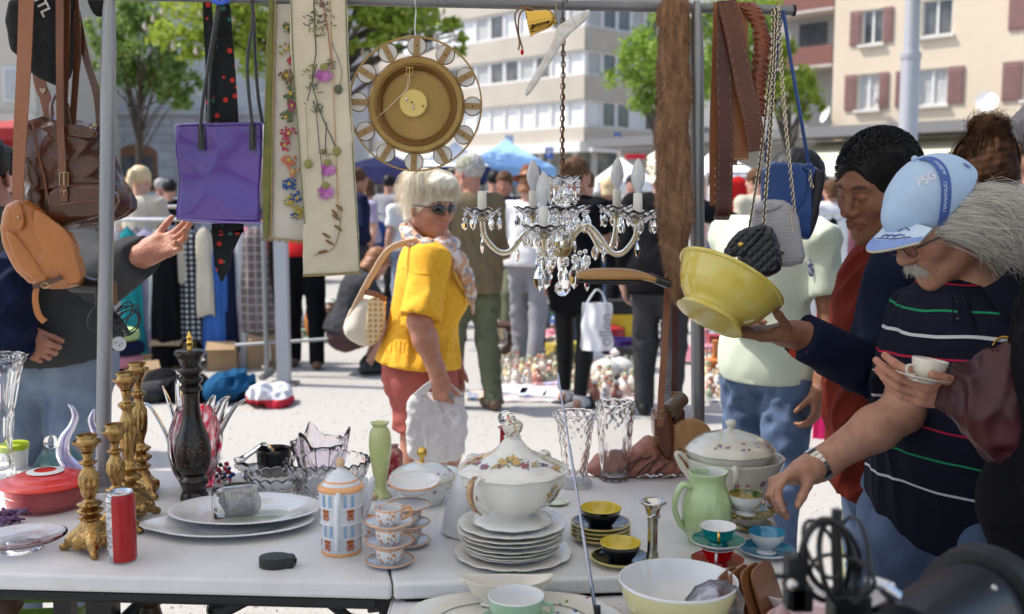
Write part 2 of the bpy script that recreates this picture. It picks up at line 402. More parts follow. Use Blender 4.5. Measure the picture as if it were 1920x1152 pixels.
def strands(guides,n,w=.0012,seed=1,jit=.012,seg=7,m=1,taper=.25,wav=.004):
 """guides: list of point lists (same length); blends neighbouring guides into n thin strands"""
 r=random.Random(seed);b=MB();G=[[Vector(q)for q in cr(g,2)]for g in guides];L=len(G[0])
 for _ in range(n):
  i=r.random()*(len(G)-1);a=int(i);t=i-a;g0,g1=G[a],G[min(a+1,len(G)-1)]
  o=Vector((r.gauss(0,1),r.gauss(0,1),r.gauss(0,1)))*jit;o2=Vector((r.gauss(0,1),r.gauss(0,1),r.gauss(0,1)))*jit*1.4
  ph=r.random()*6;fr=r.uniform(3,7);e=r.uniform(.72,1.);pts=[]
  for k in range(seg+1):
   x=k/seg*(L-1)*e;j=min(int(x),L-2);u=x-j;q=(g0[j]*(1-u)+g0[j+1]*u)*(1-t)+(g1[j]*(1-u)+g1[j+1]*u)*t
   s_=k/seg;pts.append(q+o*(.5+.5*s_)+o2*s_*s_+Vector((math.sin(ph+fr*s_),math.cos(ph*1.3+fr*s_),math.sin(ph*2+fr*s_)))*wav*s_)
  rr=[w*(1 if k<seg*.5 else 1-(1-taper)*(k/seg-.5)*2)for k in range(seg+1)]
  b.tube(pts,rr,3,1,cap=False)
 return b
def lerp(a,b,t):return Vector(a)*(1-t)+Vector(b)*t
def frame_of(J):
 up=(J['chest']-J['pelvis']).normalized();lf=(J['shL']-J['shR']);lf=(lf-up*lf.dot(up)).normalized();fw=lf.cross(up).normalized()
 return Matrix((fw,lf,up)).transposed()
def stand(x,y,yaw,H=1.7,lean=0.,arms='down',step=.1,head=(0,0,0),armL=None,armR=None,z0=0.):
 """joints of a standing figure whose chest looks along yaw (0 = +X)"""
 Mz=rotm(yaw);k=H/1.7;o=Vector((x,y,z0));J={}
 def W(a,b,c):return o+Mz@Vector((a*k,b*k,c*k))
 ln=math.tan(R(lean))
 J['pelvis']=W(0,0,.94);J['chest']=W(.02+ln*.3,0,1.24);J['neck']=W(ln*.5,0,1.42)
 J['head']=W(.035+ln*.65,0,1.575);J['hd']=(yaw+head[0],head[1]+lean*.5,head[2])
 for s_,n in((1,'L'),(-1,'R')):
  J['sh'+n]=W(ln*.42,.175*s_,1.375);J['hip'+n]=W(0,.09*s_,.88)
  J['kn'+n]=W(.03+step*s_*.5,.1*s_,.48);J['an'+n]=W(-.02+step*s_,.1*s_,.09)
  a={'L':armL,'R':armR}[n]or arms
  if a=='down':J['el'+n]=W(-.02+ln*.35,.225*s_,1.1);J['wr'+n]=W(.05+ln*.3,.24*s_,.86);J['hf'+n]=Mz@Vector((.15,-.05*s_,-1));J['hn'+n]=Mz@Vector((0,s_,0));J['ht'+n]=Mz@Vector((1,0,0))
  elif a=='fwd':J['el'+n]=W(.06+ln*.4,.22*s_,1.12);J['wr'+n]=W(.28+ln*.5,.14*s_,1.1);J['hf'+n]=Mz@Vector((1,-.4*s_,0.1));J['hn'+n]=Mz@Vector((.2,s_,.3));J['ht'+n]=Mz@Vector((0,0,1))
  elif a=='hip':J['el'+n]=W(-.06+ln*.3,.32*s_,1.12);J['wr'+n]=W(.06,.19*s_,.98);J['hf'+n]=Mz@Vector((.8,-.5*s_,-.3));J['hn'+n]=Mz@Vector((.3,s_,0));J['ht'+n]=Mz@Vector((0,0,1))
  elif a=='face':J['el'+n]=W(.12+ln*.4,.2*s_,1.15);J['wr'+n]=W(.2+ln*.5,.1*s_,1.36);J['hf'+n]=Mz@Vector((-.1,-.3*s_,1));J['hn'+n]=Mz@Vector((1,.2*s_,0));J['ht'+n]=Mz@Vector((-1,0,0))
 J['k']=k;return J
def person(label,J,sk,top,bottom,hair=None,vox=.014,hv=None,face=None,bulk=(1.,1.,1.),hands=None,loc=None,shoes=None,eyes=False,fold=.006,group=None,seed=1,headw=1.,legs=True,fc=None):
 """top = (material, sleeve 'long'|'short'|'none', hem height above pelvis along the trunk, bagginess)
       bottom = ('trousers'|'shorts'|'skirt', material, length 0..1 of leg)
       bulk = (shoulder/chest, belly, hips). Every clothing piece is a child of the person."""
 k=J.get('k',1.);M=frame_of(J);fw,lf,up=[Vector(M.col[i])for i in range(3)]
 base=loc if loc is not None else Vector((J['pelvis'].x,J['pelvis'].y,0))
 root=thing('person',label,'person',base,0,group)
 mid=lerp(J['pelvis'],J['chest'],.45);hM=rotm(*J['hd']);hz=J.get('hz',1.)*k**.5
 def trunk(s,g=0.,kk=.06):
  s.el(J['chest']+up*.02,((.115*bulk[0]+g)*k,(.158*bulk[0]+g)*k,(.19+g)*k),M,k=kk)
  s.el(mid+fw*.03*(bulk[1]-1)*k,((.112*bulk[1]+g)*k,(.142*bulk[1]+g)*k,(.19+g)*k),M,k=kk)
  s.el(J['pelvis'],((.118*bulk[2]+g)*k,(.162*bulk[2]+g)*k,(.14+g)*k),M,k=kk)
  for n in 'LR':s.rc(lerp(J['chest'],J['neck'],.6),J['sh'+n],(.07*bulk[0]+g)*k,(.055+g)*k,k=kk*.9)
  if J.get('bust'):
   for y in(-1,1):s.sp(J['chest']+fw*.085*k+lf*.07*y*k-up*.03*k,(.062+g)*k*J['bust'],k=.05)
 b=S();trunk(b,-.012)
 b.rc(J['neck']-up*.05,J['head']-hM@Vector((.02,0,.05))*hz,.058*k*J.get('nk',1),.053*hz,k=.035)
 arm=J.get('arm',1.)
 for n in 'LR':
  b.rc(J['sh'+n],J['el'+n],.048*k*arm,.039*k*arm,k=.03);b.rc(J['el'+n],lerp(J['el'+n],J['wr'+n],.3),.038*k*arm,.041*k*arm,k=.02);b.rc(lerp(J['el'+n],J['wr'+n],.3),J['wr'+n],.041*k*arm,.026*k*arm**.5,k=.02)
  if legs:
   b.rc(J['hip'+n],J['kn'+n],.078*k,.052*k,k=.04);b.rc(J['kn'+n],lerp(J['kn'+n],J['an'+n],.35)-fw*.015,.05*k,.05*k,k=.03);b.rc(lerp(J['kn'+n],J['an'+n],.35),J['an'+n],.049*k,.034*k,k=.03)
   ff=J.get('foot'+n,(fw-up*fw.z).normalized()if abs(fw.z)<.9 else fw);b.rc(J['an'+n]-Vector((0,0,.045))*k-ff*.03,J['an'+n]-Vector((0,0,.06))*k+ff*.13,.036*k,.026*k,k=.03)
 head_prims(b,J['head'],hM,hz,**(face or{}),wide=headw)
 for n in 'LR':
  h=(hands or{}).get(n,{});hand_prims(b,J['wr'+n],J['hf'+n],J['hn'+n],J['ht'+n],scale=k*.98,**h)
 hv=hv or vox*.55;hc=J['head'];parts=[]
 far=vox>.019
 hb=[Vector(hc)-Vector((1,1,1))*.15*hz,Vector(hc)+Vector((1,1,1))*.15*hz]
 parts.append(b.mesh(hv if not far else hv*1.2,hb))
 for n in 'LR':
  c=J['wr'+n]+Vector(J['hf'+n]).normalized()*.08*k;e=.135*k
  parts.append(b.mesh(max(.003,hv*.75),[c-Vector((e,e,e)),c+Vector((e,e,e))]))
 body=b.mesh(vox)
 v,f=body;cen=v[f].mean(1);keep=np.ones(len(f),bool)
 sh=vox*.2
 keep&=~((cen>npv(hb[0])-sh*0+vox).all(1)&(cen<npv(hb[1])-vox).all(1))
 for n in 'LR':
  c=npv(J['wr'+n]+Vector(J['hf'+n]).normalized()*.08*k);e=.135*k-vox;keep&=~(np.abs(cen-c)<e).all(1)
 parts.append((v,f[keep]));V,F=join(parts)
 col=face_col(V,J['head'],hM,hz,**(fc or{}))
 root_body=obj('body',(V,F),sk,root,W=True,sharp=0,col=col)
 if eyes:add_eyes(root,J['head'],hM,hz,wide=headw)
 if top:
  m,sl,hem,bag=top;t=S();trunk(t,.012+bag*.4)
  gp_=.030+bag*.5;t.el(J['pelvis']+up*.02,((.118*bulk[2]+gp_)*k,(.162*bulk[2]+gp_)*k,(.15+gp_)*k),M,k=.06)
  if hem<-.03:t.el(J['pelvis']+up*(hem+.03)*k,((.122*max(bulk[2],bulk[1]*.9)+gp_)*k,(.162*bulk[2]+gp_)*k,.17*k),M,k=.05)
  t.hs(J['pelvis']+up*hem*k,-up)
  for n in 'LR':
   r0=.050*k*arm+bag*.6
   if sl=='long':t.rc(J['sh'+n],J['el'+n],r0+.004,.046*k+bag,k=.03);t.cc(lerp(J['el'+n],J['wr'+n],-.02),lerp(J['el'+n],J['wr'+n],.93),.047*k+bag,.034*k+bag,k=.02)
   elif sl=='short':t.cc(lerp(J['sh'+n],J['el'+n],-.05),lerp(J['sh'+n],J['el'+n],J.get('slv',.72)),r0+.004,.050*k*arm+bag*.8+.004,k=.045)
   else:pass
  t.hs(J['neck']+up*(.035 if not J.get('collar')else .06)*k,up)
  t.rc(J['neck']+up*.02,J['head']-hM@Vector((.02,0,.02)),.05*k*J.get('nk',1),.05*k,k=.012,op=-1)
  obj('shirt',t.mesh(vox*.8,disp=lambda p:folds(p,seed,22/k,fold)),m,root,W=True,sharp=0)
 if bottom and legs:
  kind,m,ln=bottom;t=S();g=.014
  t.el(J['pelvis'],((.118*bulk[2]+g)*k,(.162*bulk[2]+g)*k,.15*k),M,k=.05);t.el(mid-up*.04*k,((.108*bulk[1]+g*.6)*k,(.14*bulk[1]+g*.6)*k,.17*k),M,k=.05)
  if kind=='skirt':
   for n in 'LR':t.cc(J['hip'+n]+up*.03,lerp(J['hip'+n],J['kn'+n],ln),.105*k,.1*k,k=.14)
  else:
   e=min(ln*2,1.)
   for n in 'LR':
    if ln<=.5:t.cc(J['hip'+n],lerp(J['hip'+n],J['kn'+n],e),.092*k,.088*k,k=.05)
    else:t.rc(J['hip'+n],J['kn'+n],.098*k,.079*k,k=.05);t.cc(J['kn'+n],lerp(J['kn'+n],J['an'+n],ln*2-1+.12 if ln<1 else 1.12),.078*k,.064*k,k=.04)
  t.hs(J['pelvis']+up*.11*k,up)
  obj('skirt' if kind=='skirt' else kind,t.mesh(vox,disp=lambda p:folds(p,seed+3,22/k,fold*1.05,(1,1,1.6))),m,root,W=True,sharp=0)
 if shoes and legs:
  for n in 'LR':
   ff=J.get('foot'+n,(fw-Vector((0,0,1))*fw.z).normalized());a=J['an'+n];t=S()
   t.rc(a-Vector((0,0,.04))*k-ff*.035,a-Vector((0,0,.055))*k+ff*.14,.044*k,.036*k,k=.02);t.rc(a-ff*.01-Vector((0,0,.03)),a-ff*.01,.045*k,.04*k,k=.02)
   t.hs((0,0,max(a.z-.088*k,0.002)),(0,0,-1));obj('shoe',t.mesh(.009),shoes,root,W=True,sharp=0)
 if hair:hair(root,J['head'],hM,hz)
 return root
def cap_hair(m,seed=1,r=(1.06,1.08,1.07),back=0.0,fringe=.03,rough=.004,name='hair',vox=.007,extra=None,low=-.02,bump=60):
 """short hair shell following the skull; back = how far it falls behind the head"""
 def f(root,c,M,z):
  s=S();L=lambda x,y,w:Vector(c)+M@Vector((x*z,y*z,w*z))
  s.el(L(-.016,0,.042),(.1*r[0]*z,.08*r[1]*z,.09*r[2]*z),M,k=.02)
  if back:s.el(L(-.055,0,-.03-back*.4),(.058*z,.075*z,(.07+back*.6)*z),M,k=.03)
  s.el(L(.115,0,-.05),(.085*z,.075*z,(.085+.045-fringe)*z),M,k=.015,op=-1)
  s.hs(L(.03,0,low-back),M@Vector((.35,0,-1))if not back else M@Vector((0,0,-1)))
  for e in(extra or[]):s.el(L(*e[0]),tuple(q*z for q in e[1]),M,k=.012)
  obj(name,s.mesh(vox,disp=lambda p:rough*wob(p,seed,bump*4,5)+rough*.8*wob(p,seed+3,bump*1.6,5)),m,root,W=True,sharp=0)
 return f
def u_on(O,d,px):
 t=(px-960)/1920.0/math.cos(PITCH)*1.0;return(O.y*t-O.x)/(d.x-d.y*t)
class Facade:
 def __init__(s,O,d,n):
  s.O=Vector(O);s.d=Vector(d).normalized();s.n=Vector(n).normalized();s.M=Matrix((s.d,s.n,Vector((0,0,1)))).transposed()
 def pt(s,u,z,o=0.):return s.O+s.d*u+s.n*o+Vector((0,0,z))
 def u(s,px):return u_on(s.O,s.d,px)
 def z(s,px,py):p=s.pt(s.u(px),0);return P(px,py,p.y).z
 def box(s,mb,u0,u1,z0,z1,o0,o1):mb.box(s.pt((u0+u1)/2,(z0+z1)/2,(o0+o1)/2),(abs(u1-u0),abs(o1-o0),abs(z1-z0)),s.M);return mb
 def one(s,name,m,par,*a,**k):return obj(name,s.box(MB(),*a),m,par,W=True,smooth=False,**k)
gravel=mat('gravel',(.30,.285,.26),rough=.95,c2=(.43,.415,.385),ns=38,nd=9,na=1.4,bump=.9,bs=60)
g=MB();g.add([(-300,-60,0),(300,-60,0),(300,400,0),(-300,400,0)],[(0,1,2,3)])
obj('ground',g,gravel,kind='structure',smooth=False)
pb=MB();r_=random.Random(3)
for i in range(9000):
 Y=2.2*(11/2.2)**r_.random();X=r_.uniform(-.62,.62)*Y;q=r_.uniform(.004,.011);a=r_.random()*6
 v=[(math.cos(a+j*2.1)*q*r_.uniform(.7,1.2)+X,math.sin(a+j*2.1)*q*r_.uniform(.7,1.2)+Y,0.0)for j in range(3)]+[(X+r_.uniform(-.3,.3)*q,Y+r_.uniform(-.3,.3)*q,q*r_.uniform(.5,.9))]
 pb.add(v,[(0,1,3),(1,2,3),(2,0,3)])
obj('gravel',pb,mat('pebble',(.46,.44,.41),rough=.9,c2=(.36,.35,.33),ns=30),kind='stuff',smooth=False)
white_p=mat('white frame',(.66,.66,.65),rough=.5);dark_gl=mat('window glass',(.035,.04,.045),rough=.06,spec=.9,c2=(.12,.12,.12),ns=.9)
curt=mat('net curtain',(.55,.55,.54),rough=.8,c2=(.35,.36,.37),ns=6,stretch=(5,5,.4));blind=mat('window blind',(.74,.75,.76),rough=.7,c2=(.66,.67,.68),ns=1.5)
beige=mat('office beige',(.50,.455,.39),rough=.8,c2=(.45,.41,.35),ns=.6,bump=.2,bs=9)
oc=Vector((4.25,60,0));FL=Facade(oc,(-.70,.714,0),(-.714,-.70,0));FR=Facade(oc,(.714,.70,0),(.70,-.714,0))
off=thing('office_building','beige office block with bands of white framed windows behind the chandelier','building',oc)
zz=lambda y:P(1095,y,60).z
cut=[zz(y)for y in(285,265,238,185,140,92,49,-5,-50,-105)]
body=MB();poly=[FL.pt(0,0,-.25),FL.pt(34,0,-.25),FL.pt(34,0,-.25)+Vector((24,24,0)),FR.pt(34,0,-.25)]
c_in=oc+Vector((0.0,.36,0));poly[0]=c_in
body.prism([(p.x,p.y)for p in poly],0,cut[9]+1);obj('wall',body,mat('office core',(.42,.40,.37),rough=.9),off,W=True,smooth=False)
for F_,U,tagd in((FL,34,0),(FR,34,1)):
 e=0.0 if tagd==0 else .02
 for a,b_ in((2,1),(4,3),(6,5),(8,7)):
  F_.one('parapet',beige,off,e,U,cut[b_],cut[a],-.25,.12)
 F_.one('fascia',mat('fascia',(.7,.7,.68),rough=.6),off,-.02 if tagd==0 else .05,U,cut[0],cut[1]-.02,-.25,.5)
 F_.one('shopfront',mat('shop glass',(.05,.055,.06),rough=.15,c2=(.2,.19,.18),ns=1.2),off,.3,U,0,cut[0]-.02,-.25,-.15)
 for k in range(12):F_.one('pillar',mat('shop pillar',(.45,.44,.42),rough=.7),off,.6+k*2.8,1.0+k*2.8,0,cut[0]-.03,-.14,.05)
 for row,(a,b_)in enumerate(((3,2),(5,4),(7,6),(9,8))):
  z0,z1=cut[b_],cut[a];n=int(U/1.33)
  for i in range(n):
   u0=.1+i*1.33
   if F_.pt(u0,0).y and abs((F_.pt(u0,0).x/F_.pt(u0,0).y))>.62:continue
   w=MB();F_.box(w,u0,u0+.16,z0,z1,-.2,-.02);F_.box(w,u0+.16,u0+1.33,z0,z0+.14,-.2,-.03);F_.box(w,u0+.16,u0+1.33,z1-.14,z1,-.2,-.03);F_.box(w,u0+1.22,u0+1.33,z0+.14,z1-.14,-.2,-.04)
   wo=obj('window',w,white_p,off,W=True,smooth=False)
   gm=blind if(row==1 and tagd==0 and(i<2))or(row==0 and(tagd==0 or i%3==0))or(row>=2 and tagd==0 and i%5>1)else(curt if(i*7+row*3)%3==0 else dark_gl)
   F_.one('pane',gm,wo,u0+.16,u0+1.22,z0+.14,z1-.14,-.17,-.12)
sgb=mat('sign blue',(.03,.12,.42),rough=.4)
def street_sign(px,py,w,h,Y,m,label,post=True):
 c=P(px,py,Y);k=mpp(c);t=thing('street_sign',label,'sign',(c.x,c.y,0));b=MB();b.box(c,(w*k,.03,h*k));obj('sign_panel',b,m,t,W=True)
 if post:p=MB();p.tube([(c.x,c.y+.04,0),(c.x,c.y+.04,c.z+h*k*.4)],.035,8);obj('post',p,mat('post grey',(.3,.3,.31),rough=.5,metal=.6),t,W=True)
 return t,c,k
def text_mesh(s,size,ext=.0,bold=False,align='CENTER',shear=0.,sx=1.):
 cu=bpy.data.curves.new('t','FONT');cu.body=s;cu.size=size;cu.extrude=ext;cu.align_x=align;cu.align_y='CENTER';cu.shear=shear
 if bold:cu.offset=size*.022
 o=bpy.data.objects.new('t',cu);COL.objects.link(o);dg=bpy.context.evaluated_depsgraph_get();me=o.evaluated_get(dg).to_mesh()
 v=[(q.co.x*sx,q.co.y,q.co.z)for q in me.vertices];f=[tuple(p.vertices)for p in me.polygons];o.evaluated_get(dg).to_mesh_clear();bpy.data.objects.remove(o);bpy.data.curves.remove(cu)
 b=MB();b.add(v,f);return b
def put_text(s,size,pos,M,m,parent,**k):
 b=text_mesh(s,size,**k);b.xf(Matrix.Translation(Vector(pos))@M.to_4x4());return obj('lettering',b,m,parent,W=True,smooth=False)
FRONT=Matrix(((1,0,0),(0,0,-1),(0,1,0)))
lt=mat('sign white',(.8,.8,.8),rough=.5)
t,c,k=street_sign(1030,287,15,20,26,sgb,'blue square parking sign left of the chandelier candles');put_text('P',18*k,c+Vector((0,-.03,0)),FRONT,lt,t)
t,c,k=street_sign(1158,258,13,18,55,sgb,'small blue sign on the dark face of the office block',True);put_text('<',16*k,c+Vector((0,-.03,0)),FRONT,lt,t)
street_sign(955,262,16,17,52,mat('sign pale',(.5,.6,.75),rough=.5),'pale blue and white shop sign under the office windows')
t=thing('street_sign','red round topped sign beside the fur stole','sign',P(1192,300,30)*1);t.location.z=0
b=MB();b.lathe([(0,-.07),(.3,-.07),(.3,.07),(0,.07)],24,P(1192,294,30),sy=.2);obj('sign_panel',b,mat('sign red',(.6,.01,.03),rough=.4),t,W=True)
b=MB();b.tube([tuple(t.location),tuple(P(1192,298,30.1))],.04,8);obj('post',b,mat('post grey'),t,W=True)
bo=P(1548,400,46);bo.z=0;FB=Facade(bo,(.72,-.69,0),(-.69,-.72,0))
ho=thing('apartment_house','pale peach apartment house with mauve shutters on the right','building',bo)
peach=mat('peach render',(.66,.56,.43),rough=.85,c2=(.62,.525,.40),ns=.5,bump=.15,bs=12)
mauve=mat('mauve shutter',(.26,.14,.13),rough=.6,c2=(.22,.12,.115),ns=3);sillm=mat('sill',(.62,.60,.56),rough=.7)
U=16;gz=FB.z(1548,243)
wins=[(1598,1636,20,85,(1577,1597),(1637,1655),0),(1594,1633,140,207,(1571,1592),(1634,1651),1),(1706,1762,2,70,None,None,2),(1703,1758,131,199,(1664,1700),(1759,1789),1),(1904,1962,-12,54,(1865,1902),None,1),(1899,1958,114,188,(1859,1896),None,1),(1600,1638,-100,-35,(1579,1599),(1639,1656),0),(1708,1764,-125,-55,None,(1766,1790),0)]
zc=sorted(set([gz,20]));W_=MB()
cols=[(1548,1592),(1592,1640),(1640,1702),(1702,1764),(1764,1898),(1898,1965),(1965,2400)]
for a,b_ in cols:
 ua,ub=FB.u(a),min(FB.u(b_),20);hs=[w for w in wins if a-3<=w[0]and w[1]<=b_+3]
 if not hs:FB.box(W_,ua,ub,gz,18,-.3,0);continue
 lo=gz
 for w in sorted(hs,key=lambda w:-w[3]):
  z0,z1=FB.z(w[0],w[3]),FB.z(w[0],w[2]);u0,u1=FB.u(w[0]),FB.u(w[1])
  FB.box(W_,ua,ub,lo,z0,-.3,0);FB.box(W_,ua,u0,z0,z1,-.3,0);FB.box(W_,u1,ub,z0,z1,-.3,0);lo=z1
 FB.box(W_,ua,ub,lo,18,-.3,0)
FB.box(W_,0,20,0,18,-9,-.5)
obj('wall',W_,peach,ho,W=True,smooth=False)
for(a,b_,y0,y1,sl,sr,kind)in wins:
 u0,u1,z0,z1=FB.u(a),FB.u(b_),FB.z(a,y1),FB.z(a,y0)
 w=MB();e=.07;FB.box(w,u0,u0+e,z0,z1,-.25,-.12);FB.box(w,u1-e,u1,z0,z1,-.25,-.12);FB.box(w,u0+e,u1-e,z0,z0+e,-.25,-.12);FB.box(w,u0+e,u1-e,z1-e,z1,-.25,-.12);um=(u0+u1)/2;FB.box(w,um-.05,um+.05,z0+e,z1-e,-.24,-.11)
 wo=obj('window',w,white_p,ho,W=True,smooth=False)
 pm=dark_gl if kind in(0,2)else curt
 FB.one('pane',pm,wo,u0+e,um-.05,z0+e,z1-e,-.22,-.18);FB.one('pane',pm,wo,um+.05,u1-e,z0+e,z1-e,-.22,-.18)
 FB.one('sill',sillm,wo,u0-.12,u1+.12,z0-.12,z0-.003,-.2,.16)
 for s_ in(sl,sr):
  if s_:
   q=MB();ua,ub=FB.u(s_[0]),FB.u(s_[1]);FB.box(q,ua,ub,z0,z1,.02,.07)
   so=obj('shutter',q,mauve,ho,W=True,smooth=False)
   for j in range(9):zq=z0+.1+(z1-z0-.2)*j/9;FB.one('slat',mauve,so,ua+.06,ub-.06,zq,zq+.1,.071,.09)
FB.one('gutter',mat('gutter',(.2,.2,.2),rough=.5),ho,-12,20,gz-.45,gz-.02,-.2,2.2)
FB.one('shop_wall',mat('shop wall',(.35,.34,.32),rough=.8),ho,-12,20,0,gz-.48,-.6,-.3)
for k in range(9):FB.one('shop_window',mat('shop glass'),ho,-11+k*3.2,-8.6+k*3.2,.3,2.5,-.29,-.22)
awm=mat('awning cloth',(.80,.74,.55),rough=.8)
for a,b_ in((-.4,2.6),(2.9,6.2),(6.4,9.4),(9.7,13)):
 q=MB();z1=gz-.55;A=[FB.pt(a,z1,.1),FB.pt(b_,z1,.1),FB.pt(b_,z1-.75,2.5),FB.pt(a,z1-.75,2.5)]
 B_=[p-Vector((0,0,.05))for p in A];q.add(A+B_,[(0,1,2,3),(7,6,5,4),(0,4,5,1),(1,5,6,2),(2,6,7,3),(3,7,4,0)]);o=obj('awning',q,awm,ho,W=True,smooth=False)
 FB.one('valance',awm,o,a,b_,z1-.98,z1-.76,2.44,2.5)
dm=mat('dish white',(.8,.8,.8),rough=.4)
for px,py,r0,ln in((1841,195,.42,'white satellite dish on the peach wall between two windows'),(1550,218,.36,'tilted white satellite dish at the corner of the peach house'),(1640,190,.3,'narrow satellite dish seen side on under a shuttered window')):
 u=FB.u(px);z=FB.z(px,py);c=FB.pt(u,z,.5);t=thing('satellite_dish',ln,'dish',FB.pt(u,z,.02));b=MB()
 q=Vector((-.45,-.8,.35))if px>1800 else Vector((-.9,-.1,.35))if px<1600 else Vector((-1,.3,.3))
 Mq=q.normalized().to_track_quat('Z','Y').to_matrix();b.lathe([(0,0),(r0*.6,.03),(r0,.1),(r0,.13),(r0*.6,.05),(0,.02)],24,c,M=Mq);obj('dish',b,dm,t,W=True)
 b=MB();b.tube([c,FB.pt(u,z-.3,.02)],.03,6);obj('arm',b,mat('post grey'),t,W=True)
fl=mat('flower box',(.3,.09,.04),rough=.8)
wo_=FB.pt(-.2,0,-2.0);FW=Facade(wo_,(-.72,.69,0),(-.69,-.72,0));wing=thing('apartment_wing','grey house wing with brown balconies left of the peach house','building',wo_)
FW.one('wall',mat('wing grey',(.34,.335,.33),rough=.85),wing,0,9,0,18,-6,0)
for zc_,in((FW.z(1530,25),),(FW.z(1530,128),),(FW.z(1530,-90),)):
 o=FW.one('balcony',mat('balcony slab',(.5,.45,.42),rough=.8),wing,.1,3.3,zc_-.12,zc_,.0,1.3)
 FW.one('railing',mat('balcony brown',(.2,.085,.07),rough=.7),o,.1,3.3,zc_+.003,zc_+.85,1.22,1.3);FW.one('door',dark_gl,wing,1,2.4,zc_+.01,zc_+2.1,.01,.05)
for i in range(3):
 for j in range(4):FW.one('window',dark_gl,wing,4.3+i*1.5,5.2+i*1.5,3.6+j*3,5.1+j*3,.01,.05)
def block(name,label,px0,px1,Y,zt,m,ledge=None,wins=(),bandm=None,depth=8):
 a,b_=P(px0,375,Y),P(px1,375,Y);F_=Facade((a.x,Y,0),(1,0,0),(0,-1,0));t=thing(name,label,'building',(a.x,Y,0));w=b_.x-a.x
 F_.one('wall',m,t,0,w,0,zt,-depth,0)
 if ledge:F_.one('ledge',bandm or m,t,-.05,w+.05,ledge,ledge+.22,.003,.28)
 return t,F_,w
stone=mat('grey stone',(.43,.43,.44),rough=.85,c2=(.38,.38,.39),ns=1.2,bump=.3,bs=6);lime=mat('lime grey',(.52,.52,.53),rough=.85,c2=(.48,.48,.5),ns=.8)
t,F_,w=block('town_house','pale grey stone town house behind the left trees',40,640,40,16,lime,4.65,bandm=stone)
r2=random.Random(5)
for row in range(14):
 z0=.1+row*.32;x=-(row%2)*.45
 if z0>4.4:break
 while x<w-.1:
  L_=.92;a,b_=max(x,0),min(x+L_-.03,w);x+=L_
  c=(a+b_)/2
  if any(abs(c-cx_)<.95 for cx_ in(4.6,8.2,11.8))and z0<3.4:continue
  if b_-a>.2:F_.one('stone',stone,t,a,b_,z0,z0+.29,.002,.05+r2.random()*.012)
for i,u in enumerate((4.6,8.2,11.8)):
 q=MB();pts=[(-.75,0),(.75,0),(.75,2.6)]+[(.75*math.cos(a_),2.6+.35*math.sin(a_))for a_ in[math.pi*j/8 for j in range(1,8)]]+[(-.75,2.6)]
 q.prism(pts,0,.08,M=Matrix(((1,0,0),(0,0,-1),(0,1,0))),c=F_.pt(u,.6,.0));o=obj('window',q,mat('oak frame',(.22,.1,.05),rough=.6),t,W=True,smooth=False)
 F_.one('pane',dark_gl,o,u-.6,u+.6,1.9,3.1,.085,.1);F_.one('pane',mat('pale panel',(.6,.6,.6)),o,u-.7,u+.7,1.5,1.75,.085,.11);F_.one('pane',dark_gl,o,u-.6,u+.6,.7,1.4,.085,.1)
for i in range(5):
 for j in range(3):
  u=2.0+i*2.6;z0=5.4+j*3.3;q=MB();F_.box(q,u-.6,u+.6,z0,z0+1.9,.003,.06);o=obj('window',q,white_p,t,W=True,smooth=False)
  F_.one('pane',curt,o,u-.5,u-.04,z0+.1,z0+1.8,.065,.09);F_.one('pane',curt,o,u+.04,u+.5,z0+.1,z0+1.8,.065,.09)
t,F_,w=block('corner_house','cream corner house at the left edge with one grey window',-300,76,33,14,mat('cream render',(.55,.5,.42),rough=.9),3.9)
u=w-.6;q=MB();F_.box(q,u-.4,u+.35,4.5,5.6,.003,.06);o=obj('window',q,white_p,t,W=True,smooth=False);F_.one('pane',curt,o,u-.32,u+.27,4.58,5.52,.065,.09)
t,F_,w=block('brick_house','narrow orange brown house between the embroidery and the clock',560,684,74,13,mat('terracotta',(.4,.24,.16),rough=.9),None)
for j in range(3):F_.one('window',dark_gl,t,w-1.6,w-.6,4+j*3,5.6+j*3,.003,.05)
for(a,b_,Y,z,c,ln)in((-900,60,90,16,(.4,.38,.36),'distant grey house closing the square on the far left'),(1180,1640,110,22,(.3,.3,.31),'distant grey block behind the right hand trees'),(1900,2700,70,20,(.5,.45,.4),'distant tan house beyond the right edge'),(60,1000,120,26,(.5,.5,.5),'distant pale block far behind the chestnut')):
 block('distant_house',ln,a,b_,Y,z,mat('dist%d'%a,c,rough=.9))
def leaves(center_list,n,size,seed,parent,m,name='crown',dens=.8,m2=None,flowers=0):
 r=np.random.RandomState(seed);V=[]
 tot=sum(c[1][0]*c[1][1]*c[1][2]for c in center_list)
 for(c,rad)in center_list:
  k=int(n*rad[0]*rad[1]*rad[2]/tot);ncl=max(6,k//55)
  d=r.normal(size=(ncl,3));d/=np.linalg.norm(d,axis=1,keepdims=True);cl=d*(r.uniform(.35,1,(ncl,1))**.5)
  p=cl[r.randint(0,ncl,k)]+r.normal(size=(k,3))*.13;V.append(p*np.array(rad)+np.array(c))
 p=np.vstack(V);k=len(p);a=r.normal(size=(k,3));a/=np.linalg.norm(a,axis=1,keepdims=True);b=np.cross(a,r.normal(size=(k,3)));b/=np.linalg.norm(b,axis=1,keepdims=True)
 s_=size*r.uniform(.6,1.3,(k,1));a*=s_;b*=s_*.55
 v=np.stack([p-a,p+b,p+a,p-b],1).reshape(-1,3);f=np.arange(4*k).reshape(-1,4)
 return obj(name,(v,f),m,parent,W=True,smooth=False)
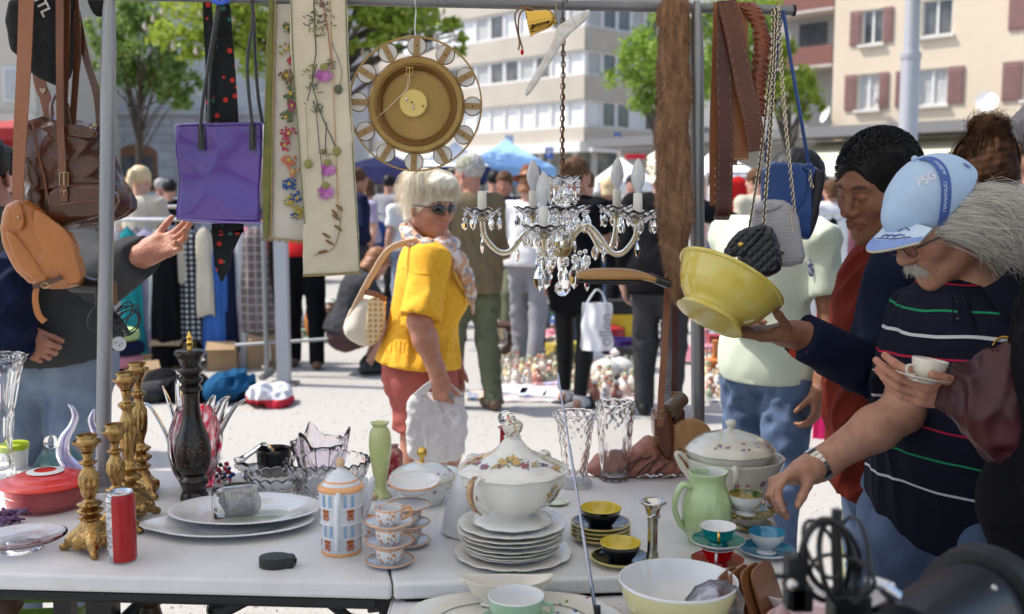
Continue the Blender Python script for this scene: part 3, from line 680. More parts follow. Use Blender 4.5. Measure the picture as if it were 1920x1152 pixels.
def leafm(key,c,c2):
 m=mat(key,c,rough=.55,c2=c2,ns=1.6,nd=3,na=.9)
 m.node_tree.nodes['Principled BSDF'].inputs['Subsurface Weight'].default_value=0
 N,L=nodes_of(m);tb=N.new('ShaderNodeBsdfTranslucent');mx=N.new('ShaderNodeMixShader');mx.inputs[0].default_value=.45
 src=N['Principled BSDF'].inputs['Base Color'].links[0].from_socket;L.new(src,tb.inputs[0]);L.new(N['Principled BSDF'].outputs[0],mx.inputs[1]);L.new(tb.outputs[0],mx.inputs[2]);L.new(mx.outputs[0],N['Material Output'].inputs[0]);return m
bark=mat('bark',(.09,.07,.05),rough=.9,c2=(.05,.04,.03),ns=12,bump=.8,bs=30)
def tree(label,px,Y,crowns,n,size,m,seed,tr=.12,lean=0.,lf=(.45,.8)):
 base=P(px,500,Y);base.z=0;t=thing('tree',label,'tree',base)
 cc_=[]
 for(cx_,cy_,rx,ry)in crowns:
  c=P(cx_,cy_,Y);k=mpp(c);cc_.append((tuple(c),(rx*k,rx*k*.8,ry*k)))
 b=MB();top=Vector(cc_[0][0]);b.tube([base,base+(top-base)*.3+Vector((lean,0,0)),base+(top-base)*.65,top],[tr*1.3,tr,tr*.75,tr*.3],10,3)
 for i,(c,rd)in enumerate(cc_):
  for j in range(5):
   a=r_.random()*6.3;e=Vector(c)+Vector((math.cos(a)*rd[0],math.sin(a)*rd[1],r_.uniform(-.5,.8)*rd[2]))*.75;s0=base+(top-base)*r_.uniform(*lf)
   b.tube([s0,lerp(s0,e,.5)+Vector((0,0,.15)),e],[tr*.4,tr*.22,tr*.07],6,3)
 obj('trunk',b,bark,t,W=True);leaves(cc_,n,size,seed,t,m);return t,cc_
Ldark=leafm('leaf dark',(.13,.22,.05),(.26,.36,.08));Lmid=leafm('leaf mid',(.22,.31,.03),(.40,.48,.07));Llite=leafm('leaf light',(.17,.28,.03),(.33,.46,.08))
tree('small dark green street tree with thin trunk behind the backpack',258,26,[(262,90,70,75),(215,135,45,45),(310,140,50,55),(280,30,55,50),(340,170,40,40),(200,60,40,50)],6200,.075,Ldark,1,tr=.07)
t,cc_=tree('big chestnut in blossom behind the embroidered bands',588,18,[(600,-110,170,130),(430,10,130,85),(360,60,85,55),(750,0,120,55),(680,60,110,45),(830,70,50,40),(520,90,90,60)],14000,.075,Lmid,2,tr=.16)
bl=S();rr=random.Random(4);b=MB()
for i in range(45):
 c,rd=cc_[rr.randrange(len(cc_))];d=Vector((rr.gauss(0,1),rr.gauss(0,1)-.8,rr.gauss(0,1))).normalized();q=Vector(c)+Vector((d.x*rd[0],d.y*rd[1],d.z*rd[2]))*rr.uniform(.8,1.05)
 b.lathe([(.0,0),(.035,.02),(.032,.07),(.014,.13),(0,.16)],7,q,wave=lambda a,r,z:(r*(1+.3*math.sin(a*3+z*50)),z))
obj('blossom',b,mat('blossom',(.62,.50,.42),rough=.7),t,W=True,kind='stuff')
tree('light green young tree left of the fur stole',1262,27,[(1230,120,85,60),(1180,130,50,40),(1240,190,60,40),(1250,60,60,45),(1290,150,50,70)],5200,.075,Llite,3,tr=.07)
tree('light green tree between the grey pole and the belts',1372,31,[(1370,120,60,110),(1330,60,40,60),(1390,40,60,60)],4600,.085,Llite,5,tr=.08)
tree('bushy green tree behind the chain straps',1480,36,[(1480,170,55,50),(1440,100,45,60),(1510,190,35,35),(1420,30,50,50)],4800,.09,Lmid,6,tr=.09)
tree('leafy tree leaning in over the pale lamp post from the right',2150,14,[(1950,-190,200,100),(1655,-48,70,52),(1780,-130,130,60)],6000,.06,Llite,7,tr=.1,lf=(.93,1.))
c=P(1690,560,15);t=thing('lamp_post','tall pale grey lamp post before the peach house','lamp post',(c.x,15,0));lp=mat('post pale',(.42,.43,.47),rough=.45,metal=.2)
b=MB();zs=P(1690,105,15).z;b.lathe([(.17,0),(.135,.4),(.132,zs-.03)],28,(c.x,15,0));obj('lower_shaft',b,lp,t,W=True)
b=MB();b.lathe([(.14,zs-.05),(.145,zs-.03),(.145,zs+.04),(.11,zs+.05)],28,(c.x,15,0));obj('collar',b,lp,t,W=True)
b=MB();b.lathe([(.11,zs),(.1,zs+4),(.08,zs+6)],28,(c.x,15,0));obj('upper_shaft',b,lp,t,W=True)
b=MB();b.tube([(c.x,15,zs+6),(c.x-.3,15,zs+6.5),(c.x-1,15,zs+6.6)],.05,10,3);b.box((c.x-1.3,15,zs+6.6),(.7,.3,.12));obj('lamp_head',b,lp,t,W=True)
def cloth(key,c,rough=.9,c2=None,ns=5,bump=.25,bs=220,**k):
 return mat(key,c,rough=rough,c2=c2 or tuple(x*.8 for x in c),ns=ns,bump=bump,bs=bs,spec=.12,**k)
def mul_tex(m,kind='wave',scale=20,c=(1,1,1),d='Z',thr=.5,w=.06,vec='Object'):
 """overlay bands / checks of colour c on a material"""
 N,L=nodes_of(m);I=N['Principled BSDF'].inputs['Base Color'];mx=N.new('ShaderNodeMix');mx.data_type='RGBA';mx.inputs[7].default_value=(*c,1)
 if I.links:L.new(I.links[0].from_socket,mx.inputs[6])
 else:mx.inputs[6].default_value=I.default_value
 tc=N.new('ShaderNodeTexCoord');sx=N.new('ShaderNodeSeparateXYZ');L.new(tc.outputs[vec],sx.inputs[0])
 def band(axis,sc_,w_):
  a=N.new('ShaderNodeMath');a.operation='MULTIPLY';a.inputs[1].default_value=sc_;L.new(sx.outputs[axis],a.inputs[0])
  f=N.new('ShaderNodeMath');f.operation='FRACT';L.new(a.outputs[0],f.inputs[0]);g_=N.new('ShaderNodeMath');g_.operation='LESS_THAN';g_.inputs[1].default_value=w_;L.new(f.outputs[0],g_.inputs[0]);return g_
 if kind=='band':o=band(d,scale,w)
 elif kind=='check':
  a,b=band('X',scale,w),band('Z',scale,w);o=N.new('ShaderNodeMath');o.operation='MAXIMUM';L.new(a.outputs[0],o.inputs[0]);L.new(b.outputs[0],o.inputs[1])
 elif kind=='spots':
  v=N.new('ShaderNodeTexVoronoi');v.inputs['Scale'].default_value=scale;L.new(tc.outputs[vec],v.inputs['Vector']);o=N.new('ShaderNodeMath');o.operation='LESS_THAN';o.inputs[1].default_value=w;L.new(v.outputs['Distance'],o.inputs[0])
 L.new(o.outputs[0],mx.inputs[0]);L.new(mx.outputs[2],I);return m
steel=mat('galvanised steel',(.34,.35,.36),rough=.42,metal=.75,c2=(.26,.27,.28),ns=14,na=1.2,bump=.12,bs=90)
def tent(label,px0,px1,ytop,yb,Y,m,mv=None,depth=3.0,name='market_tent',legs=True,valance=.25):
 a,b_,tp=P(px0,yb,Y),P(px1,yb,Y),P((px0+px1)/2,ytop,Y);w=b_.x-a.x;t=thing(name,label,'tent',((a.x+b_.x)/2,Y+depth/2,0))
 z0,z1=a.z,tp.z;q=MB();c=Vector(((a.x+b_.x)/2,Y+depth/2,z1));n=10;V=[c];F=[]
 ring=[]
 for i in range(4*n):
  s_,u=i//n,(i%n)/n;cs=[(a.x,Y),(b_.x,Y),(b_.x,Y+depth),(a.x,Y+depth)];p,p2=cs[s_],cs[(s_+1)%4]
  x,y=p[0]+(p2[0]-p[0])*u,p[1]+(p2[1]-p[1])*u;ring.append((x,y))
 rows=6
 for r in range(1,rows+1):
  t_=r/rows
  for(x,y)in ring:V.append(Vector((c.x+(x-c.x)*t_,c.y+(y-c.y)*t_,z1+(z0-z1)*(t_**.85))))
 for i in range(4*n):F.append((0,1+i,1+(i+1)%(4*n)))
 for r in range(rows-1):
  for i in range(4*n):a0=1+r*4*n;F.append((a0+i,a0+4*n+i,a0+4*n+(i+1)%(4*n),a0+(i+1)%(4*n)))
 q.add(V,F);obj('canopy',q,m,t,W=True)
 v=MB();k=4*n
 P1=[Vector((x,y,z0))for x,y in ring];P2=[Vector((x+.03*math.sin(i*2.1),y+.03*math.cos(i*1.7),z0-valance+.03*math.sin(i)))for i,(x,y)in enumerate(ring)]
 v.add(P1+P2,[(i,(i+1)%k,k+(i+1)%k,k+i)for i in range(k)]);obj('valance',v,mv or m,t,W=True)
 if legs:
  for x,y in((a.x+.05,Y+.05),(b_.x-.05,Y+.05),(b_.x-.05,Y+depth-.05),(a.x+.05,Y+depth-.05)):
   l=MB();l.tube([(x,y,0),(x,y,z0)],.025,8);obj('leg',l,steel,t,W=True)
 return t
tn=lambda k,c:mat('canvas '+k,c,rough=.7,c2=tuple(x*.85 for x in c),ns=2)
tent('dark violet market tent roof behind the clock',640,775,276,312,17,tn('violet',(.05,.045,.16)))
tent('white market umbrella with navy edge right of the clock',772,918,254,312,16,tn('white',(.75,.75,.77)),tn('navy',(.01,.02,.09)))
tent('light blue market tent behind the bell',856,1042,250,314,18,tn('sky',(.28,.48,.75)))
tent('white market tent at the left edge',-90,42,240,330,12,tn('white',(.75,.75,.77)))
tent('red awning stall at the far left under the cream house',-120,34,206,240,20,tn('red',(.35,.02,.02)),depth=4)
tent('white tent between the grey pole and the belts',1318,1438,268,330,15,tn('white',(.75,.75,.77)))
tent('pale stall tent right of the blue handbag',1525,1700,286,330,20,tn('cream',(.7,.68,.6)))
tent('white tent left of the fur stole',1120,1236,290,340,24,tn('white',(.75,.75,.77)))
SK=skin('skin fair',(.62,.38,.28));SKt=skin('skin tan',(.50,.28,.19));SKb=skin('skin brown',(.26,.125,.07));SKr=skin('skin ruddy',(.50,.25,.17))
hblk=mat('hair black',(.009,.008,.008),rough=.5,spec=.25,bump=.6,bs=300);hbrn=mat('hair brown',(.07,.035,.018),rough=.6,spec=.15,c2=(.12,.06,.03),ns=30,bump=.6,bs=250);hbld=mat('hair blond',(.55,.40,.20),rough=.5,c2=(.7,.55,.32),ns=40,bump=.6,bs=250)
hwht=mat('hair platinum',(.80,.74,.60),rough=.5,c2=(.66,.58,.43),ns=60,bump=.7,bs=260,stretch=(1,1,.25));hred=mat('hair auburn',(.22,.08,.03),rough=.5,c2=(.3,.13,.05),ns=30,bump=.6,bs=200);hgry=mat('hair grey',(.45,.43,.40),rough=.5,c2=(.3,.29,.27),ns=40,bump=.6,bs=250)
blk=cloth('black cloth',(.007,.007,.009));dgr=cloth('dark grey cloth',(.05,.05,.055));wht=cloth('white cloth',(.72,.72,.72));nvy=cloth('navy cloth',(.012,.016,.045));redc=cloth('red cloth',(.55,.02,.02));olive=cloth('olive cloth',(.13,.14,.085));khaki=cloth('khaki jacket',(.20,.15,.085));tealc=cloth('teal cloth',(.02,.25,.28));greyc=cloth('grey cloth',(.28,.28,.3));creamc=cloth('cream cloth',(.6,.54,.42));pinkc=cloth('pink cloth',(.65,.25,.3));bluec=cloth('blue cloth',(.05,.14,.42));brownc=cloth('brown cloth',(.12,.07,.04));lilac=cloth('lilac cloth',(.4,.36,.5));greenc=cloth('green cloth',(.2,.4,.12));yelc=cloth('yellow cloth',(.75,.55,.12));denim=mat('denim',(.12,.18,.30),rough=.9,c2=(.022,.04,.09),ns=11,nd=7,na=.9,bump=.5,bs=350);denimL=mat('denim light',(.25,.31,.40),rough=.9,c2=(.12,.16,.24),ns=8,nd=8,bump=.5,bs=350)
shoeb=mat('shoe black',(.015,.014,.014),rough=.4);shoebr=mat('shoe brown',(.12,.07,.04),rough=.5)
def xat(px,Y):return P(px,375,Y).x
capm=mat('camo cap',(.16,.17,.11),rough=.9,c2=(.42,.40,.33),ns=60,na=.4)
def capped(m,peak=True,hairm=None):
 def f(root,c,M,z):
  if hairm:cap_hair(hairm,3,fringe=.0)(root,c,M,z)
  L=lambda x,y,w:Vector(c)+M@Vector((x*z,y*z,w*z));s=S();s.el(L(-.012,0,.048),(.106*z,.089*z,.088*z),M,k=.01);s.hs(L(0,0,.035),M@Vector((.1,0,-1)))
  if peak:s.el(L(.1,0,.042),(.065*z,.068*z,.008),M,k=.01)
  obj('cap',s.mesh(.008),m,root,W=True,sharp=0)
 return f
J=stand(xat(884,6.9),6.9,118,1.72,arms='fwd',head=(25,5,0));J['wrR']=J['elR']+Vector((.05,.2,-.1));J['elL']=J['shL']+Vector((-.12,-.02,-.26));J['wrL']=J['elL']+Vector((-.12,.15,-.1))
person('man in khaki jacket, olive trousers and mottled cap turned away behind the yellow woman',J,SKr,(khaki,'long',-.16,.02),('trousers',olive,1.),capped(capm,True,hgry),vox=.02,hv=.009,shoes=shoebr,seed=11,bulk=(1.1,1.1,1.05),fold=.012)
J=stand(xat(1077,7.0),7.0,60,1.70,arms='down',head=(-20,8,0),step=.08,armR='fwd')
tights=skin('tights',(.10,.055,.045),.6)
root=person('woman in black top, short black skirt and sheer tights behind the chandelier',J,SKt,(blk,'short',-.02,.006),('skirt',blk,.55),cap_hair(hbrn,5,back=.03,extra=[((-.11,0,.05),(.04,.04,.04))]),vox=.018,hv=.009,seed=5)
t_=S()
for n in 'LR':t_.rc(J['hip'+n],J['kn'+n],.088,.064,k=.04);t_.rc(J['kn'+n],lerp(J['kn'+n],J['an'+n],.35),.062,.062,k=.02);t_.rc(lerp(J['kn'+n],J['an'+n],.35),J['an'+n],.061,.044,k=.02)
t_.hs(J['pelvis']-Vector((0,0,.1)),(0,0,1));obj('tights',t_.mesh(.014),tights,root,W=True,sharp=0)
for n in 'LR':
 a=J['an'+n];s_=S();s_.rc(a,a-Vector((0,0,.05)),.044,.046,k=.02);s_.rc(a-Vector((0,0,.05)),a+Vector((.07,.08,-.062)),.04,.03,k=.02);obj('sock',s_.mesh(.008),wht,root,W=True,sharp=0)
 b=MB();b.box(a+Vector((.035,.04,-.088)),(.26,.11,.02),rotm(50));q=MB();obj('shoe',b,shoeb,root,W=True);b=MB();b.tube([a+Vector((.1,.02,-.08)),a+Vector((.075,.07,-.02)),a+Vector((.02,.12,-.08))],.014,6,3);obj('sandal_strap',b,shoeb,root,W=True)
J=stand(xat(1240,6.6),6.6,75,1.72,arms='down',armR='fwd',head=(10,6,0));J['elR']=J['shR']+Vector((.28,-.05,-.12));J['wrR']=J['elR']+Vector((.16,.1,-.16))
person('woman in black jacket and dark flared trousers with pale curly hair behind the fur',J,SK,(blk,'long',-.14,.018),('trousers',dgr,1.),cap_hair(hwht,9,r=(1.2,1.25,1.18),back=.06,rough=.012,bump=35),vox=.02,hv=.01,shoes=shoeb,seed=8,bulk=(1.,1.05,1.08),fold=.01)
J=stand(xat(990,8.6),8.6,70,1.66,arms='fwd',head=(0,15,0))
def hatf(root,c,M,z):
 cap_hair(hred,4,back=.06)(root,c,M,z);b=MB();b.lathe([(0,.17),(.07,.165),(.095,.1),(.1,.06),(.15,.045),(.155,.05),(.1,.075),(0,.1)],24,M=M);b.xf(Matrix.Translation(c));obj('hat',b,mat('felt hat',(.16,.055,.025),rough=.9),root,W=True)
person('woman in white blouse and brown felt hat looking down at the ground goods',J,SK,(wht,'long',-.06,.02),('trousers',greyc,1.),hatf,vox=.02,hv=.01,shoes=shoeb,seed=9,fold=.012)
Y=8.3;X=xat(655,Y);J=stand(X,Y,35,1.62);v3=lambda x,y,z:Vector((X+x,Y+y,z))
J.update(pelvis=v3(-.08,0,.34),chest=v3(.02,.05,.66),neck=v3(.12,.08,.83),head=v3(.2,.1,.9),hd=(35,40,0),shL=v3(.0,.22,.76),shR=v3(.14,-.08,.76),elL=v3(.22,.3,.55),elR=v3(.3,-.02,.52),wrL=v3(.38,.26,.38),wrR=v3(.4,.06,.36),hipL=v3(-.06,.1,.32),hipR=v3(-.02,-.08,.3),knL=v3(.25,.3,.42),knR=v3(.32,-.04,.38),anL=v3(.1,.22,.09),anR=v3(.14,-.1,.09))
for n in 'LR':J['hf'+n]=Vector((.5,.2,-.8));J['hn'+n]=Vector((.6,0,.6));J['ht'+n]=Vector((0,1 if n=='R' else-1,0))
person('woman with auburn hair crouching in dark top and skirt left of the yellow sweater',J,SKt,(dgr,'long',-.02,.012),('skirt',cloth('taupe skirt',(.10,.06,.06)),.7),cap_hair(hred,2,back=.1),vox=.018,hv=.01,shoes=shoeb,seed=12)
J=stand(xat(566,8.6),8.6,100,1.68,arms='fwd',head=(0,30,0),lean=6)
person('person in red shirt and black trousers behind the grey post and the embroidery',J,SKt,(redc,'short',0,.015),('trousers',blk,1.),cap_hair(hbrn,6,back=.02),vox=.02,hv=.011,shoes=shoebr,seed=14)
J=stand(xat(262,9.4),9.4,80,1.72,arms='fwd',head=(-10,10,0))
person('woman with blond ponytail in cream top behind the left rack',J,SK,(creamc,'short',0,.015),('trousers',denim,1.),cap_hair(hbld,6,extra=[((-.13,0,.03),(.035,.035,.05)),((-.15,0,-.05),(.03,.035,.09))]),vox=.02,hv=.01,shoes=shoeb,seed=15)
def ponyf(m):return cap_hair(m,6,back=.07)
crowd=[(690,12.0,200,1.66,lilac,'short',denim,ponyf(hbrn),'woman in lilac top in the crowd left of the platinum hair'),(728,14.5,60,1.76,greyc,'long',blk,cap_hair(hblk,1),'man in grey pullover far behind the clock'),(664,10.5,30,1.74,nvy,'long',dgr,cap_hair(hbrn,1),'man in navy pullover half hidden by the linen band'),(762,11.5,120,1.62,wht,'short',denimL,cap_hair(hgry,1),'grey haired person in white tee behind the yellow woman'),(925,13.0,80,1.78,wht,'short',denim,cap_hair(hblk,1),'man in white shirt right of the khaki jacket'),(948,10.5,250,1.70,nvy,'long',olive,cap_hair(hbrn,1),'man in navy jacket left of the tall candle bulb'),(1035,14,230,1.70,pinkc,'short',denimL,ponyf(hbld),'woman in pink top far behind the chandelier stem'),(1100,9.5,100,1.68,blk,'short',denim,cap_hair(hbrn,5,extra=[((-.1,0,.06),(.045,.045,.045))]),'woman with pinned up brown hair right of the black skirt'),(1138,11.0,70,1.66,blk,'long',blk,ponyf(hbld),'blond woman in black behind the chandelier candles'),(1186,13.5,250,1.74,greyc,'long',nvy,cap_hair(hblk,1),'man in grey jacket near the white tent'),(1330,12.5,200,1.70,bluec,'short',denim,cap_hair(hbrn,1),'man in blue shirt between pole and belts'),(1352,16,80,1.74,greyc,'short',dgr,cap_hair(hgry,1),'distant man in grey tee by the white tent'),(1420,10.0,110,1.72,creamc,'long',brownc,cap_hair(hbrn,1),'person in cream jacket behind the chain straps'),(1560,11.5,100,1.64,wht,'short',denimL,ponyf(hbrn),'woman in white tee right of the blue handbag'),(1545,15,260,1.75,nvy,'long',blk,cap_hair(hblk,1),'dark haired man in navy far right of the blue handbag'),(238,14,240,1.72,redc,'short',denim,cap_hair(hbrn,1),'man in red shirt far behind the grey left pole'),(318,12.5,100,1.66,blk,'long',denim,cap_hair(hblk,1),'person in black near the purple tote'),(300,16.0,60,1.74,redc,'long',blk,cap_hair(hgry,1),'grey haired man in red left of the purple tote'),(12,5.6,120,1.70,blk,'long',dgr,cap_hair(hblk,1),'dark haired person in black at the left edge'),]
for i,(px,Y,yw,H,tm,sl,bt,hr,ln)in enumerate(crowd):
 J=stand(xat(px,Y),Y,yw,H,arms=('down','fwd','hip')[i%3]if Y<13 else 'down',head=((i*37)%50-25,8,0),step=.05+.1*(i%3))
 person(ln,J,(SK,SKt,SKr)[i%3],(tm,sl,-.05*(i%2),.015),('trousers',bt,1.),hr,vox=.024,hv=.012,shoes=shoeb if i%2 else shoebr,seed=20+i,group='people in the crowd')
def garment(label,cat,px,ytop,ybot,wpx,Y,m,name='garment',rz=0.,fl=.42,flare=1.15,seed=0,group='garments on the left clothes rack',ox=0.):
 a,b_=P(px,ytop,Y),P(px,ybot,Y);h=a.z-b_.z;w=wpx*mpp(a)/2;r=random.Random(seed);k1,k2,ph=r.randint(4,7),r.randint(9,13),r.random()*6
 t=thing(name,label,cat,(a.x,Y,b_.z),rz,group)
 def wave(an,rr,z):
  u=1-z/h;return rr*(1+(.14*math.sin(k1*an+ph+z*3)+.08*math.sin(k2*an+ph*2-z*5))*(.25+u)),z+.012*math.sin(3*an+ph)*u
 b=MB();b.lathe([(w*flare*.92,0),(w*flare,.01),(w*flare*.97,h*.25),(w,h*.6),(w*.98,h*.84),(w*.75,h*.93),(w*.2,h*.985),(.012,h)],44,sm=4,wave=wave,sy=fl)
 obj('cloth',b,m,t)
 hk=MB();hk.tube([(0,0,h-.01),(0,0,h+.05),(.02,0,h+.075),(0,0,h+.09)],.003,6,3);hk.tube([(-w*.7,0,h*.955),(0,0,h+.0),(w*.7,0,h*.955)],.006,6);obj('hanger',hk,mat('wire',(.4,.4,.4),rough=.3,metal=.9),t)
 return t
def rack(label,px0,px1,yr,Y,rails=1):
 a,b_=P(px0,yr,Y),P(px1,yr,Y);t=thing('clothes_rack',label,'rack',((a.x+b_.x)/2,Y,0));m=mat('chrome',(.7,.7,.72),rough=.2,metal=.95)
 b=MB();b.tube([a,b_],.016,10);obj('rail',b,m,t,W=True)
 for x in(a.x,b_.x):
  b=MB();b.tube([(x,Y,a.z),(x,Y,.06)],.014,8);b.tube([(x,Y-.25,.05),(x,Y+.25,.05)],.014,8);obj('leg',b,m,t,W=True)
 return t
plaid=mul_tex(cloth('plaid flannel',(.62,.62,.62)),'check',22,(.03,.03,.035),w=.45);plaid2=mul_tex(cloth('brown tweed',(.16,.13,.12)),'check',14,(.30,.26,.25),w=.2)
rack('chrome rail of the left clothes rack',165,500,412,8.6);rack('second chrome clothes rail behind the left rack',215,345,388,9.8)
gl=[(238,425,712,44,tealc,'long teal dress behind the black cable'),(206,440,640,30,pinkc,'pink top beside the left pole'),(272,428,662,50,lilac,'pale lilac grey coat on the left rack'),(306,424,684,46,blk,'long black dress on the left rack'),(330,424,530,24,creamc,'short cream blouse between black dress and checked shirt'),(352,428,640,42,plaid,'black and white checked flannel shirt'),(382,424,590,30,creamc,'ecru knitted cardigan under the purple tote'),(404,446,664,46,bluec,'blue denim dress under the polka dot tie'),(448,430,690,34,wht,'long white dress right of the polka dot tie'),(478,424,620,48,plaid2,'brown checked tweed jacket left of the grey post'),(424,450,660,30,nvy,'navy skirt behind the polka dot tie'),(505,440,585,34,dgr,'dark grey jacket behind the grey post'),(222,432,600,28,greyc,'light grey sweatshirt next to the pink top'),(290,430,700,30,wht,'white slip between lilac coat and black dress')]
for i,(px,a,b_,w,m,ln)in enumerate(gl):garment(ln,'clothing',px,a,b_,w,8.6+(i%3-1)*.05,m,seed=i,fl=.5)
extra=[(176,428,650,34,blk,'black coat at the left end of the rack'),(190,430,610,26,bluec,'blue cardigan near the left pole'),(255,426,640,30,plaid2,'tweed skirt beside the teal dress'),(318,420,610,26,greyc,'grey woollen dress left of the checked shirt'),(340,424,700,30,nvy,'long navy dress behind the checked shirt'),(368,430,670,34,dgr,'charcoal trousers under the ecru cardigan'),(395,430,700,30,blk,'black skirt beside the denim dress'),(430,426,600,34,brownc,'brown corduroy jacket right of the denim dress'),(462,424,560,30,pinkc,'rose blouse between white dress and tweed'),(470,430,690,30,creamc,'cream linen coat beside the tweed jacket'),(492,428,660,34,blk,'black trench coat at the right end of the rack'),(516,430,640,26,brownc,'brown dress behind the thin grey upright')]
for i,(px,a,b_,w,m,ln)in enumerate(extra):garment(ln,'clothing',px,a,b_,w,8.85+(i%3)*.05,m,seed=100+i,fl=.5)
rack('far clothes rail left of the purple tote',205,345,372,12.5);rack('far clothes rail under the blue tent',915,1010,372,14.5)
for i in range(26):
 px=210+i*9.5 if i<14 else 918+(i-14)*8;m_=(wht,pinkc,blk,bluec,creamc,redc,greyc,plaid,lilac,greenc)[(i*7)%10];garment('%s garment on the far rail %s'%(('white','rose','black','blue','cream','red','grey','checked','lilac','green')[(i*7)%10],'left of the purple tote' if i<14 else 'under the blue tent'),'clothing',px,376,376+70+(i*37)%40,15,12.5 if i<14 else 14.5,m_,seed=200+i,fl=.6,group='garments on the far rails')
rack('clothes rack behind the pale green tee shirt',1535,1625,400,9.5);rack('clothes rail between the clock and the yellow woman',655,770,400,12.0)
gl2=[(1545,410,520,22,greenc,'green top on the right rack'),(1562,408,560,24,blk,'black dress on the right rack'),(1580,408,545,22,wht,'white blouse on the right rack'),(1600,410,550,24,pinkc,'pink trousers on the right rack'),(1618,408,560,22,nvy,'navy coat on the right rack')]
for i,(px,a,b_,w,m,ln)in enumerate(gl2):garment(ln,'clothing',px,a,b_,w,9.5+(i%2)*.08,m,seed=40+i,group='garments on the right clothes rack')
gl3=[(690,408,500,26,blk,'black blouse on the rail left of the yellow woman'),(710,414,480,26,bluec,'bright blue shirt on the rail left of the yellow woman'),(735,406,490,24,greyc,'grey cardigan on the rail left of the yellow woman'),(672,406,490,24,wht,'white tunic on the rail beside the linen band')]
for i,(px,a,b_,w,m,ln)in enumerate(gl3):garment(ln,'clothing',px,a,b_,w,12+(i%2)*.08,m,seed=50+i,group='garments on the middle clothes rail')
for i,(px,a,b_,w,m,ln,Y)in enumerate([(1384,330,450,46,redc,'bright red dress hung under the white tent',10.5),(1360,350,440,24,greenc,'green garment beside the red dress',10.8),(1412,345,440,26,pinkc,'pink blouse beside the red dress',10.8),(1340,340,450,26,wht,'white shirt hung left of the red dress',10.9)]):garment(ln,'clothing',px,a,b_,w,Y,m,seed=70+i,group='garments under the white tent')
rack('high clothes rail under the white tent',1325,1430,326,10.7)
c=P(533,720,7.8);t=thing('tent_post','thick grey tent post right of the tweed jacket','post',(c.x,7.8,0));b=MB();b.box((0,0,1.25),(.095,.095,2.5));obj('post_shaft',b,mat('post alu',(.45,.46,.48),rough=.5,metal=.3),t,smooth=False);b=MB();b.box((0,0,.01),(.2,.2,.02));obj('foot_plate',b,steel,t)
c=P(500,690,8.2);t=thing('tent_post','thin grey rack upright left of the thick post','post',(c.x,8.2,0));b=MB();b.tube([(0,0,0),(0,0,1.6)],.02,10);b.tube([(-.25,0,.25),(.5,0,.3)],.014,8);obj('post_shaft',b,steel,t);b=MB();b.tube([(0,-.2,.02),(0,.2,.02)],.02,8);obj('foot_bar',b,steel,t)
def gpt(px,py):return T(px,py,0.)
def lump(name,label,cat,px,py,w,h,d,m,seed=1,am=.03,group=None):
 c=gpt(px,py);k=mpp(c);s=S();r=random.Random(seed);W_,H_,D_=w*k,h*k,d
 for i in range(7):s.el((r.uniform(-.32,.32)*W_,r.uniform(-.3,.3)*D_,r.uniform(.15,.55)*H_),(W_*r.uniform(.15,.28),D_*r.uniform(.2,.32),H_*r.uniform(.25,.42)),None,k=.06)
 s.hs((0,0,0.003),(0,0,-1));o=obj(name,s.mesh(.018,disp=lambda p:folds(p,seed,20,am)),m,None,sharp=0,loc=c);return tag(o,label,cat,group)
lump('clothes_heap','heap of black clothes on the gravel under the rack','clothes',330,745,150,62,.5,blk,1)
lump('clothes_heap','petrol blue blanket heap right of the pepper mill','clothes',425,752,90,66,.4,cloth('petrol',(.01,.07,.16)),2)
lump('plastic_bag','white and red crumpled bag on the gravel by the grey post','bag',505,757,95,48,.35,mul_tex(cloth('bag white',(.7,.7,.72)),'band',4,(.5,.03,.05),w=.25),3)
lump('clothes_heap','dark grey cloth heap behind the crystal petals','clothes',285,750,70,40,.3,dgr,4)
for i,(dx,z,m,ln)in enumerate(((0,0,blk,'black folded blanket at the bottom of the cushion pile'),(0,1,pinkc,'pink cushion in the middle of the pile'),(2,2,nvy,'navy cushion on the pink one'),(-2,3,cloth('lime cloth',(.45,.6,.25)),'lime striped cushion on top of the pile'))):
 c=gpt(208,712);b=MB();b.lathe([(0,0),(.2,.0),(.235,.05),(.2,.1),(0,.105)],20,sm=3,sy=.75,wave=lambda a,r,z:(r*(1+.1*abs(math.cos(2*a))),z));tag(obj('cushion',b,m,loc=(c.x+dx*.01,c.y,z*.103)),ln,'cushion','cushions piled behind the left pole')
def suitcase(label,px,py,w,h,d,m,Y=None):
 c=gpt(px,py);k=mpp(c);t=thing('suitcase',label,'suitcase',c,R(4));b=MB();W_,H_=w*k,h*k;b.box((0,0,H_/2),(W_,d,H_));b2=MB();b2.box((0,0,H_*.78),(W_*1.01,d*1.02,.02));obj('case',b,m,t);obj('rim',b2,mat('case rim',(.2,.19,.18),rough=.4,metal=.6),t)
 for s_ in(-1,1):
  q=MB();q.box((s_*W_*.28,-d/2-.012,H_*.74),(.06,.02,.09));obj('latch',q,mat('brass old',(.45,.36,.2),rough=.35,metal=.9),t)
 q=MB();q.tube([(-.08,-d/2-.01,H_*.6),(-.06,-d/2-.04,H_*.62),(.06,-d/2-.04,H_*.62),(.08,-d/2-.01,H_*.6)],.01,6,3);obj('handle',q,blk,t);return t
suitcase('dark brown suitcase with metal latches among the ground goods',968,668,104,62,.3,mat('case brown',(.06,.025,.018),rough=.5))
suitcase('small black case lying behind the brown suitcase',945,620,60,26,.3,mat('case black',(.02,.02,.022),rough=.5))
suitcase('grey box leaning behind the white blouse woman',1010,612,40,46,.3,mat('case grey',(.25,.24,.23),rough=.6))
